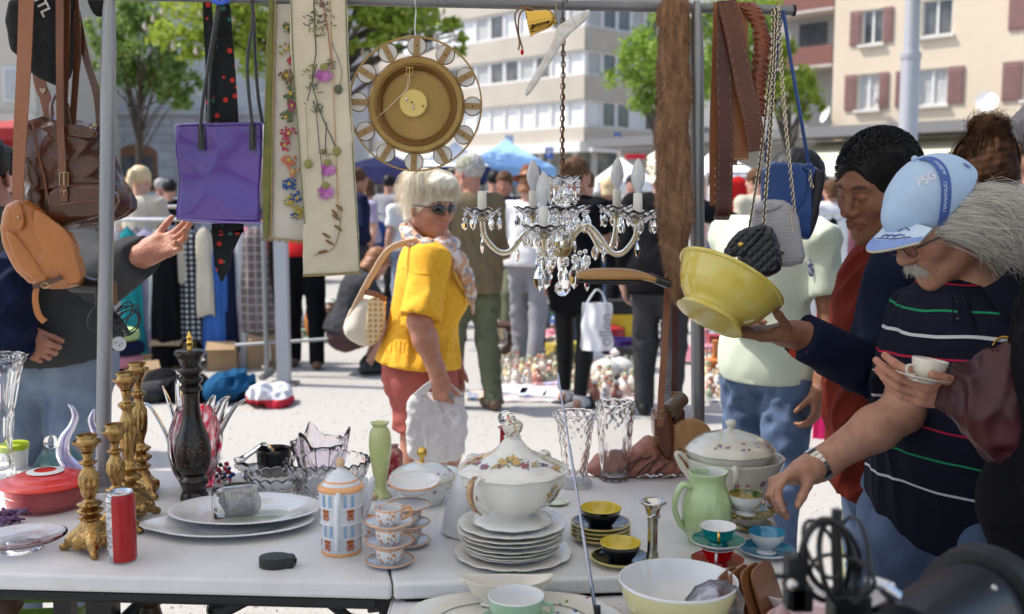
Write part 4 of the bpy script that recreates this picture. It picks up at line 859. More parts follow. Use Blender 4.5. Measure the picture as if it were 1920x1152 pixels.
for i,(px,py,w,h,c,ln,kind)in enumerate([(900,745,44,4,(.12,.22,.36),'steel blue box on the gravel by the olive trousers',1),(960,735,60,1.5,(.6,.62,.66),'pale magazine lying left of the red record',0),(1000,740,50,1.5,(.35,.42,.6),'bluish magazine in front of the figurines',0),(1022,718,44,1.5,(.6,.3,.3),'red and white picture book',0),(935,712,44,1.5,(.5,.55,.6),'grey blue picture plate',0),(1100,708,50,1.5,(.3,.4,.6),'blue tray behind the sandals',0),(985,705,40,1.5,(.15,.2,.35),'dark blue booklet on the pale ground cloth',0),(1040,742,40,3,(.7,.7,.7),'white box beside the sandals',1)]):
 c0=gpt(px,py);k=mpp(c0);b=MB();b.box((0,0,max(h*k*.8,.012)),(w*k,.3,max(h*k*1.6,.024)),rotm(r_.uniform(-12,12)))
 tag(obj('box' if kind else 'magazine',b,mat('print%d'%i,c,rough=.4,c2=tuple(min(1,x*2+.1)for x in c[::-1]),ns=14,na=.3),loc=c0),ln,'box' if kind else 'magazine')
def figurine(seed,m1,m2,h=.16):
 r=random.Random(seed);b=MB();b.lathe([(0,0),(.05,.0),(.052,.012),(.04,.03),(.045,.06),(.028,.1),(.014,.115),(.022,.125),(.024,.14),(.014,.156),(0,.16)],12,sm=2)
 b.m=1;b.sphere((0,0,.15),(.026,.026,.02),10,6);b.sphere((.03,-.015,.08),.014,8,6);b.sphere((-.03,-.015,.075),.014,8,6);b.m=0
 b.xf(Matrix.Scale(h/.16,4));return mesh_of('figurine',b.v,b.f,[m1,m2],mi=b.mi)
fc=[(.70,.67,.6),(.60,.50,.28),(.40,.16,.11),(.28,.33,.40),(.30,.34,.24),(.66,.57,.5),(.30,.22,.16)]
figs=[figurine(i,mat('glaze%d'%(i%7),fc[i%7],rough=.25),mat('glaze%d'%((i*3+1)%7),fc[(i*3+1)%7],rough=.25),.075+.035*(i%3))for i in range(9)]
for i in range(285):
 if i<130:px,py=r_.uniform(922,1050),r_.uniform(650,722)
 elif i<200:px,py=r_.uniform(1050,1200),r_.uniform(688,756)
 elif i<240:px,py=r_.uniform(920,1210),r_.uniform(590,650)
 else:px,py=r_.uniform(1318,1380),r_.uniform(670,750)
 c=gpt(px,py);o=obj('figurine',figs[i%9],None,loc=c,rz=r_.random()*6);tag(o,'small %s porcelain figurine %s'%(('cream','ochre','red','blue','green','pink','brown')[(i%9)%7],'behind the magazines' if i<130 else 'among the glass globes' if i<200 else 'in the back rows by the suitcase' if i<240 else 'on the cloth behind the grey pole'),'figurine','figurines and trinkets spread on the ground')
cl=MB()
for(a,b_,y0,y1)in((900,1060,650,755),(1060,1200,640,760),(1310,1400,660,755)):
 q=[gpt(a,y1),gpt(b_,y1),gpt(b_,y0),gpt(a,y0)];cl=MB();cl.sheet(lambda u,v:(lerp(lerp(q[0],q[1],u),lerp(q[3],q[2],u),v)+Vector((0,0,.006+.003*math.sin(u*20+v*9)))),16,10,.003)
 tag(obj('ground_cloth',cl,mat('ground cloth',(.5,.48,.46),rough=.9,c2=(.36,.3,.32),ns=6)),'patterned cloth spread on the gravel at x %s'%{900:'the figurines',1060:'the glass lamps',1310:'the wooden stand'}[a]if 0 else{900:'pale cloth under the figurines and magazines',1060:'pale cloth under the glass globes',1310:'pale cloth behind the grey pole'}[a],'cloth')
opal=mat('opal glass',(.75,.74,.68),rough=.15,tr=.25)
for px,py,r0,ln in((1110,690,24,'white opal lamp globe behind the sandals'),(1135,712,27,'clear ribbed glass globe with knob'),(1162,708,26,'second ribbed glass globe right of the first'),(1158,672,14,'pinkish shell shaped bowl behind the globes'),(1175,736,20,'cream round dish before the dark trousers')):
 c=gpt(px,py);k=mpp(c)*r0;b=MB();b.lathe([(0,0),(.6*k,.02),(k,k*.6),(.9*k,1.1*k),(.3*k,1.45*k),(0,1.5*k)],24,sm=3);t=thing('glass_globe',ln,'lamp globe',c);obj('globe',b,opal,t);b=MB();b.sphere((0,-k*.9,k*.8),k*.14);obj('knob',b,wht,t)
def wineglass(c,z=1.,label='',name='wine_glass'):
 t=thing(name,label,'glass',c);g_=glass('clear glass');b=MB();b.lathe([(0,0),(.035,.0),(.036,.003),(.006,.01),(.0045,.07),(.01,.08),(.033,.1),(.04,.13),(.034,.17),(.033,.17),(.0385,.13),(.031,.102),(0,.084)],24,sm=2);b.xf(Matrix.Scale(z,4));obj('goblet',b,g_,t);return t
wineglass(gpt(935,690),1.9,'large stemmed glass standing before the suitcase')
c=gpt(1160,665);t=thing('basket','dark purple plastic basket beside the white carrier bag','basket',c);b=MB();b.lathe([(.13,0),(.17,.14),(.18,.145),(.17,.15),(.15,.14),(.12,.02),(0,.02)],28,sy=.7);obj('tub',b,mat('purple plastic',(.06,.03,.2),rough=.35),t)
c=gpt(1168,650);t=thing('shopping_bag','yellow and black bag behind the purple basket','bag',c);b=MB();b.box((0,.2,.15),(.34,.2,.3));obj('bag_body',b,mat('bag yellow',(.7,.5,.03),rough=.6),t);b=MB();b.box((0,.2,.37),(.34,.2,.13));obj('bag_top',b,mat('bag black',(.02,.02,.02),rough=.6),t)
b=MB();c=gpt(1340,700);t=thing('wooden_stand','small orange wooden spindle stand behind the grey pole','stand',c);b.lathe([(0,0),(.09,0),(.1,.02),(.085,.04),(0,.045)],20);obj('base',b,mat('orange wood',(.45,.16,.04),rough=.4),t);b=MB();b.lathe([(.025,.045),(.03,.1),(.02,.22),(.03,.27),(0,.28)],12,sm=2);b.lathe([(.03,.08),(.09,.1),(.09,.115),(.02,.13)],20);obj('spindle',b,mat('orange wood'),t)
for i,(px,py,Y,w,h,c,ln)in enumerate([(1570,610,6.0,60,62,(.75,.03,.16),'magenta cloth covered table behind the pale green tee shirt'),(1600,640,7.5,90,30,(.7,.7,.68),'white cloth covered table behind the magenta one')]):
 c0=P(px,545,Y);k=mpp(c0);zt=c0.z;t=thing('market_table',ln,'table',(c0.x,Y,0));b=MB();b.sheet(lambda u,v:Vector(((u-.5)*w*2.2*k,-.3+(.6 if v<.25 else .6)*0+.012*math.sin(u*40)*v,zt*(1-v*.92))),30,6,.006);obj('cloth_front',b,cloth('tablecloth%d'%i,c),t);b=MB();b.box((0,0,zt-.012),(w*2.2*k,.6,.024));obj('tabletop',b,cloth('tablecloth%d'%i,c),t)
 for j in range(14):
  q=MB();q.lathe([(0,0),(.03,0),(.04,.05),(.025,.1),(.03,.13),(0,.135)],10,sm=2);tag(obj('trinket',q,mat('glaze%d'%(j%7)),loc=(c0.x+r_.uniform(-.5,.5)*w*2*k,Y+r_.uniform(-.2,.25),zt)),'small colourful trinket on the %s cloth table'%('magenta' if i==0 else 'white back'),'trinket','trinkets on the %s table'%('magenta' if i==0 else 'white back'))
for i,(px,py,w,h,m,ln)in enumerate([(960,600,70,50,wht,'white crumpled cloth behind the suitcase'),(1025,650,36,34,pinkc,'pink toy heap left of the sheer tights'),(1145,610,60,28,wht,'white crockery heap behind the carrier bag'),(935,560,40,60,yelc,'yellow box heap behind the olive trousers'),(1005,570,30,40,redc,'red toy heap behind the white blouse'),(1345,650,36,40,denimL,'blue bundle behind the grey pole'),(1050,620,30,40,bluec,'blue and white ball heap')]):lump('goods_heap',ln,'goods',px,py,w,h,.3,m,80+i,.02)
kinds={'bowl':[(0,0),(.04,0),(.08,.03),(.1,.07),(.095,.07),(.07,.03),(0,.01)],'jar':[(0,0),(.05,0),(.06,.04),(.06,.12),(.035,.14),(.035,.16),(0,.16)],'plate':[(0,0),(.06,0),(.11,.015),(.11,.02),(.06,.008),(0,.006)],'ball':[(0,0),(.03,.008),(.055,.05),(.03,.095),(0,.105)],'hat':[(0,.09),(.06,.085),(.07,.02),(.13,.0),(.135,.004),(.07,.03)],'pot':[(0,0),(.07,0),(.09,.05),(.08,.11),(.09,.12),(.06,.125),(.01,.15),(0,.15)]}
pal={'white':(.72,.71,.68),'blue':(.06,.14,.35),'red':(.42,.03,.04),'brown':(.14,.07,.04),'black':(.02,.02,.022),'yellow':(.6,.45,.08),'green':(.10,.24,.10),'pink':(.6,.25,.32),'grey':(.3,.3,.3)};kn,pn=list(kinds),list(pal)
zones=[(905,1055,585,660,'behind the brown suitcase'),(1050,1210,600,700,'behind the white carrier bag'),(905,1210,540,590,'in the far rows under the chandelier'),(1300,1400,600,690,'right of the grey pole'),(560,700,560,640,'behind the crouching woman'),(1560,1700,560,620,'beyond the magenta table')]
for i in range(150):
 z_=zones[i%6];kd,cn=kn[(i*5+i//6)%6],pn[(i*4+i//9)%9];c=gpt(r_.uniform(z_[0],z_[1]),r_.uniform(z_[2],z_[3]));s_=r_.uniform(.8,1.5);m_=mat('ware '+cn,pal[cn],rough=.35,c2=tuple(q*.7 for q in pal[cn]),ns=20)
 if i%4==3:b=MB();b.box((0,0,.06*s_),(.25*s_,.18,.12*s_));kd='box'
 else:b=MB();b.lathe([(r*s_,z*s_)for r,z in kinds[kd]],16,sm=2)
 tag(obj(kd,b,m_,loc=c,rz=r_.random()*3),'%s %s on the ground %s'%(cn,kd,z_[4]),kd,'wares spread on the ground')
for i,(px,py,w,h,ln)in enumerate([(300,700,60,50,'left'),(395,705,55,46,'middle'),(470,700,60,60,'right'),(238,728,40,30,'leftmost low')]):
 c=gpt(px,py);k=mpp(c);t=thing('cardboard_box','%s open cardboard box under the clothes rack'%ln,'box',c+Vector((0,.4,0)),R(i*9));b=MB();W2,H2=w*k,h*k
 for s_ in(-1,1):b.box((0,s_*.16,H2/2),(W2,.006,H2));b.box((s_*W2/2,0,H2/2),(.006,.31,H2))
 b.box((0,0,.004),(W2,.31,.006));obj('carton',b,mat('cardboard box',(.38,.26,.15),rough=.9,c2=(.33,.22,.12),ns=5),t,smooth=False)
 for s_ in(-1,1):q=MB();q.box((0,s_*.22,H2+.02),(W2*.98,.12,.005),Matrix.Rotation(R(-28*s_),3,'X'));obj('flap',q,mat('cardboard box'),t,smooth=False)
lump('leather_bag','caramel leather bag on the ground by the red shirted person','bag',590,640,34,70,.25,cloth('caramel',(.35,.14,.04)),90,.02)
c=P(1118,655,6.7);k=mpp(c);t=thing('carrier_bag','white carrier bag with grey upright lettering held by the woman in the skirt','bag',c)
b=MB();b.sheet(lambda u,v:Vector(((u-.5)*54*k*(1.05-.1*v)+.01*math.sin(v*9),-.05+.04*math.sin(u*3.14)*-1+.008*math.sin(u*17+v*6),v*88*k)),14,14,.004);b.sheet(lambda u,v:Vector(((u-.5)*54*k*(1.05-.1*v),.05+.03*math.sin(u*3.14)+.006*math.sin(u*13+v*8),v*86*k)),10,10,.004);obj('bag_body',b,mat('carrier plastic',(.72,.72,.74),rough=.35),t)
b=MB();b.tube([(-.07,-.03,86*k),(-.03,-.02,104*k),(.0,0,112*k),(.04,.02,104*k),(.06,.0,86*k)],.006,6,3);obj('handle',b,mat('carrier plastic'),t)
b=text_mesh('ollon',30*k);b.xf(Matrix.Translation((15*k,-.1,40*k))@(FRONT@Matrix.Rotation(R(90),3,'Z')).to_4x4());obj('lettering',b,mat('letter grey',(.25,.25,.27)),t)
ZT=.74
plast=mat('table plastic',(.70,.70,.705),rough=.5,c2=(.585,.58,.57),ns=9,nd=12,na=.8,bump=.18,bs=420)
N,L=nodes_of(plast);I_=N['Principled BSDF'].inputs['Base Color'];s0=I_.links[0].from_socket;cur=s0;tc=N.new('ShaderNodeTexCoord')
for sc_,lo_,hi_,col_,det in(((2.5,60,1),.60,.68,(.46,.45,.43),6),((70,3,1),.64,.70,(.50,.49,.47),4),((9,9,9),.62,.80,(.52,.49,.44),9)):
 mp=N.new('ShaderNodeMapping');mp.inputs['Scale'].default_value=sc_;mp.inputs['Rotation'].default_value=(0,0,.3);L.new(tc.outputs['Object'],mp.inputs[0]);nz=N.new('ShaderNodeTexNoise');nz.inputs['Scale'].default_value=2.2;nz.inputs['Detail'].default_value=det;L.new(mp.outputs[0],nz.inputs['Vector']);mr=N.new('ShaderNodeMapRange');mr.inputs[1].default_value=lo_;mr.inputs[2].default_value=hi_;mr.inputs[4].default_value=.24;L.new(nz.outputs[0],mr.inputs[0]);mx=N.new('ShaderNodeMix');mx.data_type='RGBA';mx.inputs[7].default_value=(*col_,1);L.new(mr.outputs[0],mx.inputs[0]);L.new(cur,mx.inputs[6]);cur=mx.outputs[2]
L.new(cur,I_)
def bevel(o,w=.004,n=3):m=o.modifiers.new('bevel','BEVEL');m.width=w;m.segments=n;m.limit_method='ANGLE';m.angle_limit=R(30);return o
legm=mat('black steel',(.012,.012,.014),rough=.4,metal=.3)
def slab(label,cs,z=ZT,th=.032,name='folding_table',m=plast,legs=True):
 q=[T(px,py,z)for px,py in cs];c=sum(q,Vector())/4;t=thing(name,label,'table',(c.x,c.y,0));b=MB();b.prism([(p.x,p.y)for p in q],z-th,z)
 bevel(obj('tabletop',b,m,t,W=True,smooth=True),.007)
 b=MB();qi=[lerp(p,c,.05)for p in q]
 for i in range(4):a,d=qi[i],qi[(i+1)%4];b.tube([Vector((a.x,a.y,z-th-.012)),Vector((d.x,d.y,z-th-.012))],.012,6)
 obj('frame',b,legm,t,W=True)
 return t,q
tl,ql=slab('long white folding table carrying candlesticks and the white platter',[(-330,1068),(735,1094),(690,893),(-130,868)])
tr_,qr=slab('white folding table carrying the tureens and coloured cups',[(738,1094),(1497,1072),(1416,889),(692,893)])
def leg(t,px,Y,w=.03,name='leg'):
 c=P(px,1120,Y);b=MB();b.box((c.x,Y,(ZT-.05)/2),(w,w,ZT-.05));return obj(name,b,legm,t,W=True,smooth=False)
for px,w in((122,.034),(193,.05),(262,.03)):leg(tl,px,1.99 if px<250 else 2.5,w)
for px in(725,1420):leg(tr_,px,2.0,.028)
def brace(t,a,b_,r=.011):q=MB();q.tube([a,b_],r,6);obj('brace',q,legm,t,W=True)
brace(tl,P(200,1190,2.02),P(285,1108,2.02));brace(tl,P(370,1175,2.05),P(490,1112,2.05));brace(tr_,P(595,1112,2.05),P(740,1140,2.05));brace(tr_,P(590,1108,2.06),P(680,1180,2.06));brace(tr_,P(690,1140,2.03),P(870,1118,2.03));brace(tr_,P(725,1185,2.04),P(800,1118,2.04))
c=Vector((P(283,1150,2.25).x,2.25,0));t=thing('stool','dark turned wooden post with ball under the left table','stool',c);b=MB();k=mpp(P(283,1130,2.25));b.lathe([(0,0),(.1,0),(.09,.03),(.02,.06),(.018,.36),(.03,.43),(.032,.46),(.02,.5),(.045,.52),(0,.53)],20,sm=2);obj('post',b,mat('dark wood',(.06,.03,.015),rough=.3),t)
c=P(408,1142,2.3);t=thing('ball_lamp','black glossy ball lamp foot under the left table','lamp',(c.x,c.y,0));b=MB();b.sphere((0,0,c.z),.026);b.tube([(0,0,0),(0,0,c.z)],.012,8);b.lathe([(0,0),(.08,0),(.07,.015),(0,.02)],24);obj('lamp_foot',b,mat('gloss black',(.01,.01,.012),rough=.12),t)
grn=mat('crate green',(.16,.26,.035),rough=.5);
def crate(label,c,w,d,h,m,rz=0.):
 t=thing('crate',label,'crate',c,rz);b=MB();b.box((0,0,.008),(w,d,.012));obj('crate_base',b,m,t,smooth=False)
 for s_ in(-1,1):
  n=5
  for j in range(n):q=MB();q.box((0,s_*d/2,h*(j+.5)/n),(w,.008,h/n*.62));obj('slat',q,m,t,smooth=False);q=MB();q.box((s_*w/2,0,h*(j+.5)/n),(.008,d,h/n*.62));obj('slat',q,m,t,smooth=False)
  for j in range(4):q=MB();q.box((-w/2+w*j/3,s_*(d/2-.006),h/2),(.02,.008,h));obj('upright',q,m,t,smooth=False)
 for i in range(9):q=MB();q.box((-w/2+.03+i*(w-.06)/8,0,.018),(.012,d-.02,.005));obj('floor_slat',q,m,t,smooth=False)
 return t
cx=P(30,1130,2.15)
crate('green slatted plastic crate on top under the left table corner',(cx.x-.02,2.15,.36),.36,.3,.2,grn,R(4));crate('lower green slatted crate resting on the gravel',(cx.x-.02,2.15,.12),.36,.3,.2,grn,R(1));
b=MB();b.box((0,0,.06),(.3,.26,.12));tag(obj('box',b,mat('cardboard',(.35,.24,.14),rough=.9),loc=(cx.x-.02,2.15,0)),'brown carton under the two green crates','box')
c=P(-6,1120,2.02);b=S();b.el((0,0,0),(.05,.05,.035),k=.01);b.rc((-.08,0,.01),(.01,0,0),.035,.03);b.mesh(.006);o=obj('leather_pouch',b.mesh(.006),mat('pouch brown',(.07,.035,.02),rough=.5),sharp=0,loc=Vector((c.x,c.y,.60)));tag(o,'dark brown leather pouch on the green crate at the left edge','pouch')
pole_m=mat('pole zinc',(.36,.365,.375),rough=.45,metal=.7,c2=(.24,.245,.255),ns=9,na=1.3,bump=.15,bs=60,stretch=(1,1,.2))
YR=2.45
def pole(label,top,foot):
 t=thing('canopy_pole',label,'pole',T(*foot));a,b_=P(top[0],top[1],YR),T(*foot);d=(a-b_).normalized();r=.0172;b=MB()
 b.tube([b_+Vector((0,0,.004)),lerp(b_,a,.3),lerp(b_,a,.6),a-d*.13],r,20,cap=False);b.tube([a-d*.13,a-d*.1,a-d*.05,a-d*.02,a+d*.012],[r,r*.95,r*.85,r*.7,r*.45],20,3,fl=(1.,1.),cap=True);obj('tube',b,pole_m,t,W=True)
 f=MB();f.lathe([(0,0),(.045,0),(.045,.005),(.022,.008),(.02,.03),(.0175,.031)],24,b_);obj('foot_plate',f,pole_m,t,W=True);return t
pole('left grey metal pole between the backpack and the candlesticks',(205,-14),(193,915));pole('right grey metal pole between the fur stole and the belts',(1306,12),(1309,872))
RA,RB=P(150,-10,YR+.0),P(1486,20,YR+.035)
t=thing('rail','horizontal grey metal tube that carries the hanging goods','rail',lerp(RA,RB,.5));b=MB();b.tube([lerp(RA,RB,i/10)for i in range(11)],.0118,16);obj('tube',b,mat('rail zinc',(.16,.165,.175),rough=.45,metal=.6,c2=(.22,.225,.235),ns=12),t,W=True);b=MB();b.tube([RB,RB+(RB-RA).normalized()*.006],.0135,16);obj('end_cap',b,legm,t,W=True)
def rail(px):
 u=(px-150)/(1486-150);return lerp(RA,RB,u)
canv=mat('canopy canvas',(.74,.73,.70),rough=.8)
N,L=nodes_of(canv);tb=N.new('ShaderNodeBsdfTranslucent');tb.inputs[0].default_value=(.82,.81,.78,1);mx=N.new('ShaderNodeMixShader');mx.inputs[0].default_value=.64;L.new(N['Principled BSDF'].outputs[0],mx.inputs[1]);L.new(tb.outputs[0],mx.inputs[2]);L.new(mx.outputs[0],N['Material Output'].inputs[0])
t=thing('stall_canopy','cream canvas canopy stretched over the stall above the picture','canopy',(0,.6,2.3));b=MB();b.sheet(lambda u,v:Vector((-2.15+4.2*u,-1.2+3.95*v,2.32+.1*math.sin(u*3.1)*math.sin(v*3.1))),20,20,.004);obj('canvas',b,canv,t,W=True)
for x,y in((-2.1,-1.15),(2.0,-1.15),(-2.1,2.7),(2.0,2.7)):b=MB();b.tube([(x,y,0),(x,y,2.32)],.016,10);obj('leg',b,steel,t,W=True)
ZF=.70
t=thing('low_front_table','cloth covered front table with platter and yellow bowl','table',(.2,1.5,0));lin=cloth('white linen',(.70,.69,.70),bump=.3,bs=300)
b=MB();xl,xr=P(745,1130,1.84).x,P(1650,1130,1.84).x;b.sheet(lambda u,v:Vector((xl+(xr-xl)*u,1.10+.735*v+.004*math.sin(u*30),ZF+.0015*math.sin(u*23+v*9)*math.sin(v*14))),60,30,.003);obj('cloth_top',b,lin,t,W=True)
b=MB();b.sheet(lambda u,v:Vector((xl+(xr-xl)*u,1.838+.006*math.sin(u*40)*v,ZF-.2*v)),60,6,.003);b.sheet(lambda u,v:Vector((xl-.003+.006*math.sin(u*30)*v,1.10+.735*u,ZF-.2*v)),40,6,.003);obj('cloth_skirt',b,lin,t,W=True)
b=MB();b.box(((xl+xr)/2,1.47,ZF-.02),(xr-xl-.03,.70,.03));obj('tabletop',b,plast,t,W=True)
for x in(xl+.05,xr-.05):
 for y in(1.15,1.78):b=MB();b.box((x,y,.33),(.03,.03,.66));obj('leg',b,legm,t,W=True,smooth=False)
class Item:
 """an upright turned object; profile given in picture pixels at its own depth"""
 def __init__(s,name,label,cat,px,py,r0=0,z=ZT,group=None,rz=0.,dz=0.):
  c=T(px,py-r0*.34,z+dz);s.k=mpp(c);s.t=thing(name,label,cat,c,rz,group);s.c=c
 def lathe(s,name,prof,m,n=40,sm=3,wave=None,parent=None,sy=1.,off=(0,0,0),M=None,**kw):
  k=s.k;b=MB();b.lathe([(r*k,h*k)for r,h in prof],n,tuple(q*k for q in off),sm,wave=None if wave is None else(lambda a,r,zz:(lambda o:(o[0]*k,o[1]*k))(wave(a,r/k,zz/k))),sy=sy,M=M);return obj(name,b,m,parent or s.t,**kw)
 def tube(s,name,pts,r,m,n=10,sm=4,fl=(1,1),parent=None):
  k=s.k;b=MB();b.tube([(x*k,y*k,z_*k)for x,y,z_ in pts],[q*k for q in r]if hasattr(r,'__len__')else r*k,n,sm,fl=fl);return obj(name,b,m,parent or s.t)
def decal(key,base,cols,scale=60,thr=.28,mask=None,rough=.15,coat=.5,edge=None,dens=None,seed=0.):
 """glazed china with small painted flower sprigs (Voronoi petals gathered in loose bunches)"""
 m=mat(key,base,rough=rough,coat=coat,c2=tuple(x*.96 for x in base),ns=9);N,L=nodes_of(m);I=N['Principled BSDF'].inputs['Base Color'];tc=N.new('ShaderNodeTexCoord');cur=I.links[0].from_socket
 mp=N.new('ShaderNodeMapping');mp.inputs['Location'].default_value=(seed,seed*1.7,seed*.6);L.new(tc.outputs['Object'],mp.inputs[0])
 for i,c in enumerate(cols):
  nz=N.new('ShaderNodeTexNoise');nz.inputs['Scale'].default_value=scale*.22;nz.inputs['Detail'].default_value=1;mp2=N.new('ShaderNodeMapping');mp2.inputs['Location'].default_value=(i*.013,i*.02,0);L.new(mp.outputs[0],mp2.inputs[0]);L.new(mp2.outputs[0],nz.inputs['Vector'])
  v=N.new('ShaderNodeTexVoronoi');v.inputs['Scale'].default_value=scale*(1+.3*i);L.new(mp2.outputs[0],v.inputs['Vector'])
  nz2=N.new('ShaderNodeTexNoise');nz2.inputs['Scale'].default_value=scale*3;L.new(mp.outputs[0],nz2.inputs['Vector'])
  a=N.new('ShaderNodeMath');a.operation='ADD';L.new(v.outputs['Distance'],a.inputs[0]);a2=N.new('ShaderNodeMath');a2.operation='MULTIPLY';a2.inputs[1].default_value=.35;L.new(nz2.outputs[0],a2.inputs[0]);L.new(a2.outputs[0],a.inputs[1])
  l1=N.new('ShaderNodeMath');l1.operation='LESS_THAN';l1.inputs[1].default_value=thr+.17;L.new(a.outputs[0],l1.inputs[0])
  l2=N.new('ShaderNodeMath');l2.operation='GREATER_THAN';l2.inputs[1].default_value=dens or .58;L.new(nz.outputs[0],l2.inputs[0]);mu=N.new('ShaderNodeMath');mu.operation='MULTIPLY';L.new(l1.outputs[0],mu.inputs[0]);L.new(l2.outputs[0],mu.inputs[1])
  mx=N.new('ShaderNodeMix');mx.data_type='RGBA';mx.inputs[7].default_value=(*c,1);L.new(cur,mx.inputs[6]);L.new(mu.outputs[0],mx.inputs[0]);cur=mx.outputs[2]
 L.new(cur,I);return m
china=mat('white china',(.74,.74,.74),rough=.12,coat=.6,c2=(.71,.71,.715),ns=6);cream=mat('cream china',(.70,.66,.57),rough=.14,coat=.5,c2=(.67,.63,.53),ns=7)
gold=mat('gold trim',(.75,.48,.12),rough=.25,metal=1.);silver=mat('silver',(.72,.70,.66),rough=.16,metal=1.,c2=(.5,.48,.44),ns=20)
cut=glass('cut glass',(1,1,1));clear=glass('clear glass');frost=mat('etched glass',(.9,.9,.9),rough=.25,tr=.85,bump=.5,bs=160)
def plate_prof(r,h=5,well=.6,t=1.6):return[(0,t*.5),(r*well*.9,t*.5),(r*well,t),(r*.85,h*.75),(r,h),(r,h+t),(r*.85,h*.8+t),(r*well,t*2),(r*well*.85,t*1.6),(0,t*1.5)]
scal=lambda n,a,p=1:(lambda an,r,z:(r*(1+a*abs(math.cos(n*an/2))**.6*min(1,r/70))if r>55 else r,z))
st=(957,1081);hz_=0;names='creamy plates stacked under the big tureen'
it=Item('platter','large scalloped cream platter at the bottom under the plate stack','platter',963,1079,108);emb=mat('embossed cream china',(.76,.74,.68),rough=.15,coat=.5,c2=(.73,.705,.64),ns=9,bump=.5,bs=90)
it.lathe('dish',plate_prof(104,9,.62,2.4),emb,96,3,scal(14,.05));base_c=it.c;K=it.k;h=6.0
tiers=[(84,5),(86,7),(88,8),(94,11),(95,9),(96,9),(97,10)]
ords=['lowest','second','third','fourth','fifth','sixth','topmost']
for i,(r0,dh)in enumerate(tiers):
 t=thing('plate','%s cream plate counted upwards in the stack beneath the big tureen'%ords[i],'plate',(base_c.x+.002*math.sin(i*2.3)-.004,base_c.y+.002*math.cos(i*1.9),ZT+h*K),i*.7,names)
 b=MB();b.lathe([(r*K,z*K)for r,z in plate_prof(r0,10,.64,2.2)],84,sm=3,wave=lambda a,r,z:(r*(1+.035*abs(math.cos(6*a))**.6)if r>.05 else r,z));obj('dish',b,emb,t);b=MB();b.lathe([(r0*.55*K,-.0005),(r0*.56*K,-.0005),(r0*.58*K,.003),(r0*.54*K,.003)],48);obj('foot_ring',b,emb,t);h+=dh
tb_=h+4
flor=mat('tureen china',(.74,.725,.68),rough=.13,coat=.6,c2=(.71,.69,.64),ns=9)
t=thing('soup_tureen','big white lidded soup tureen with flowers on the plate stack','tureen',(base_c.x-.002,base_c.y,ZT+tb_*K),R(20))
lob=lambda a,r,z:(r*(1+.03*math.cos(8*a)*(1 if r>.03 else .0)),z)
pk=lambda pr:[(r*K,z*K)for r,z in pr]
b=MB();b.lathe(pk([(0,2),(50,3),(68,0),(72,2),(66,8),(48,14),(44,18),(60,28),(82,48),(93,72),(98,92),(103,96),(103,99),(97,100),(90,88),(80,50),(50,30),(0,26)]),72,sm=3,wave=lambda a,r,z:(r*(1+(.05*abs(math.cos(5*a))if z<.012 else .018*math.cos(10*a))),z));obj('bowl',b,flor,t)
b=MB();b.lathe(pk([(96,96),(99,98),(96,102),(84,109),(62,118),(42,127),(29,138),(21,148),(15,156),(16,160),(0,160)]),72,sm=3,wave=lob);lid=obj('lid',b,flor,t)
b=MB();b.lathe(pk([(10,156),(13,163),(17,170),(19,179),(15,186),(8,190),(0,191)]),20,sm=2,wave=lambda a,r,z:(r*(1+.1*math.cos(5*a)),z));b.sphere((0,0,193*K),.006);obj('knob',b,decal('knob china',(.7,.68,.6),[(.5,.35,.05),(.1,.14,.05),(.3,.1,.1)],130,.35,dens=.46),lid)
goldbr=mat('brown gilt band',(.22,.10,.06),rough=.3,c2=(.55,.38,.2),ns=60,stretch=(3,3,.1))
for s_,a0 in((-1,0),(1,0)):
 an=R(235)if s_<0 else R(58);an-=R(20);dx,dy=math.cos(an),math.sin(an)
 def hp(r,z):return(dx*r*K,dy*r*K,z*K)
 b=MB();b.tube([hp(90,88),hp(106,102),hp(122,98),hp(126,74),hp(112,50),hp(88,36),hp(78,38)],[9*K,10*K,10*K,9*K,8*K,7*K,5*K],12,4,fl=(1.1,.55));obj('handle',b,flor,t)
 b=MB();b.tube([hp(113,108),hp(127,100),hp(131,75),hp(117,49),hp(100,36)],[5*K,7*K,7*K,6*K,4*K],10,4,fl=(1.1,.4));obj('gilt_band',b,goldbr,t)
c=T(868,1000);t=thing('ceramic_vase','plain matt white slanting vase left of the big tureen','vase',c);k=mpp(c);b=MB();b.lathe([(0,0),(36*k,0),(41*k,5*k),(40*k,40*k),(33*k,85*k),(20*k,130*k),(13*k,150*k),(0,152*k)],40,sm=3,M=Matrix.Rotation(R(9),3,'Y'));obj('vase_body',b,mat('matt white',(.66,.66,.67),rough=.45),t)
it=Item('saucer','pale green rimmed saucer behind the big tureen','saucer',1042,953,24);it.lathe('dish',plate_prof(24,4),mat('pale green china',(.52,.58,.36),rough=.2,coat=.4),40,2)
def superell(n,e,pt=.0):return lambda a,r,z:(r*(1+pt*max(0,math.cos(a-math.pi))**14),z)
it=Item('platter','lower white platter with pointed left corner','platter',440,1043,150,rz=R(6));wk=it
it.lathe('dish',plate_prof(146,14,.55,3),china,96,3,superell(0,0,.17),sy=.62)
p1=it.c
it=Item('platter','upper oval white platter holding the glass jar','platter',460,1022,140,rz=R(2));it.t.location=(T(460,978).x,T(460,978).y,ZT+10*it.k)
it.lathe('dish',plate_prof(139,15,.6,3),china,96,3,sy=.70)
pc=it.t.location;k=it.k
t=thing('jar','glass jar wrapped in newspaper lying on the white platter','jar',(T(438,990).x,T(438,990).y,ZT+22*k),R(22));papm=mul_tex(mat('newspaper',(.55,.55,.54),rough=.7,c2=(.30,.30,.31),ns=70,nd=6,na=.5),'band',160,(.35,.35,.36),d='X',w=.35)
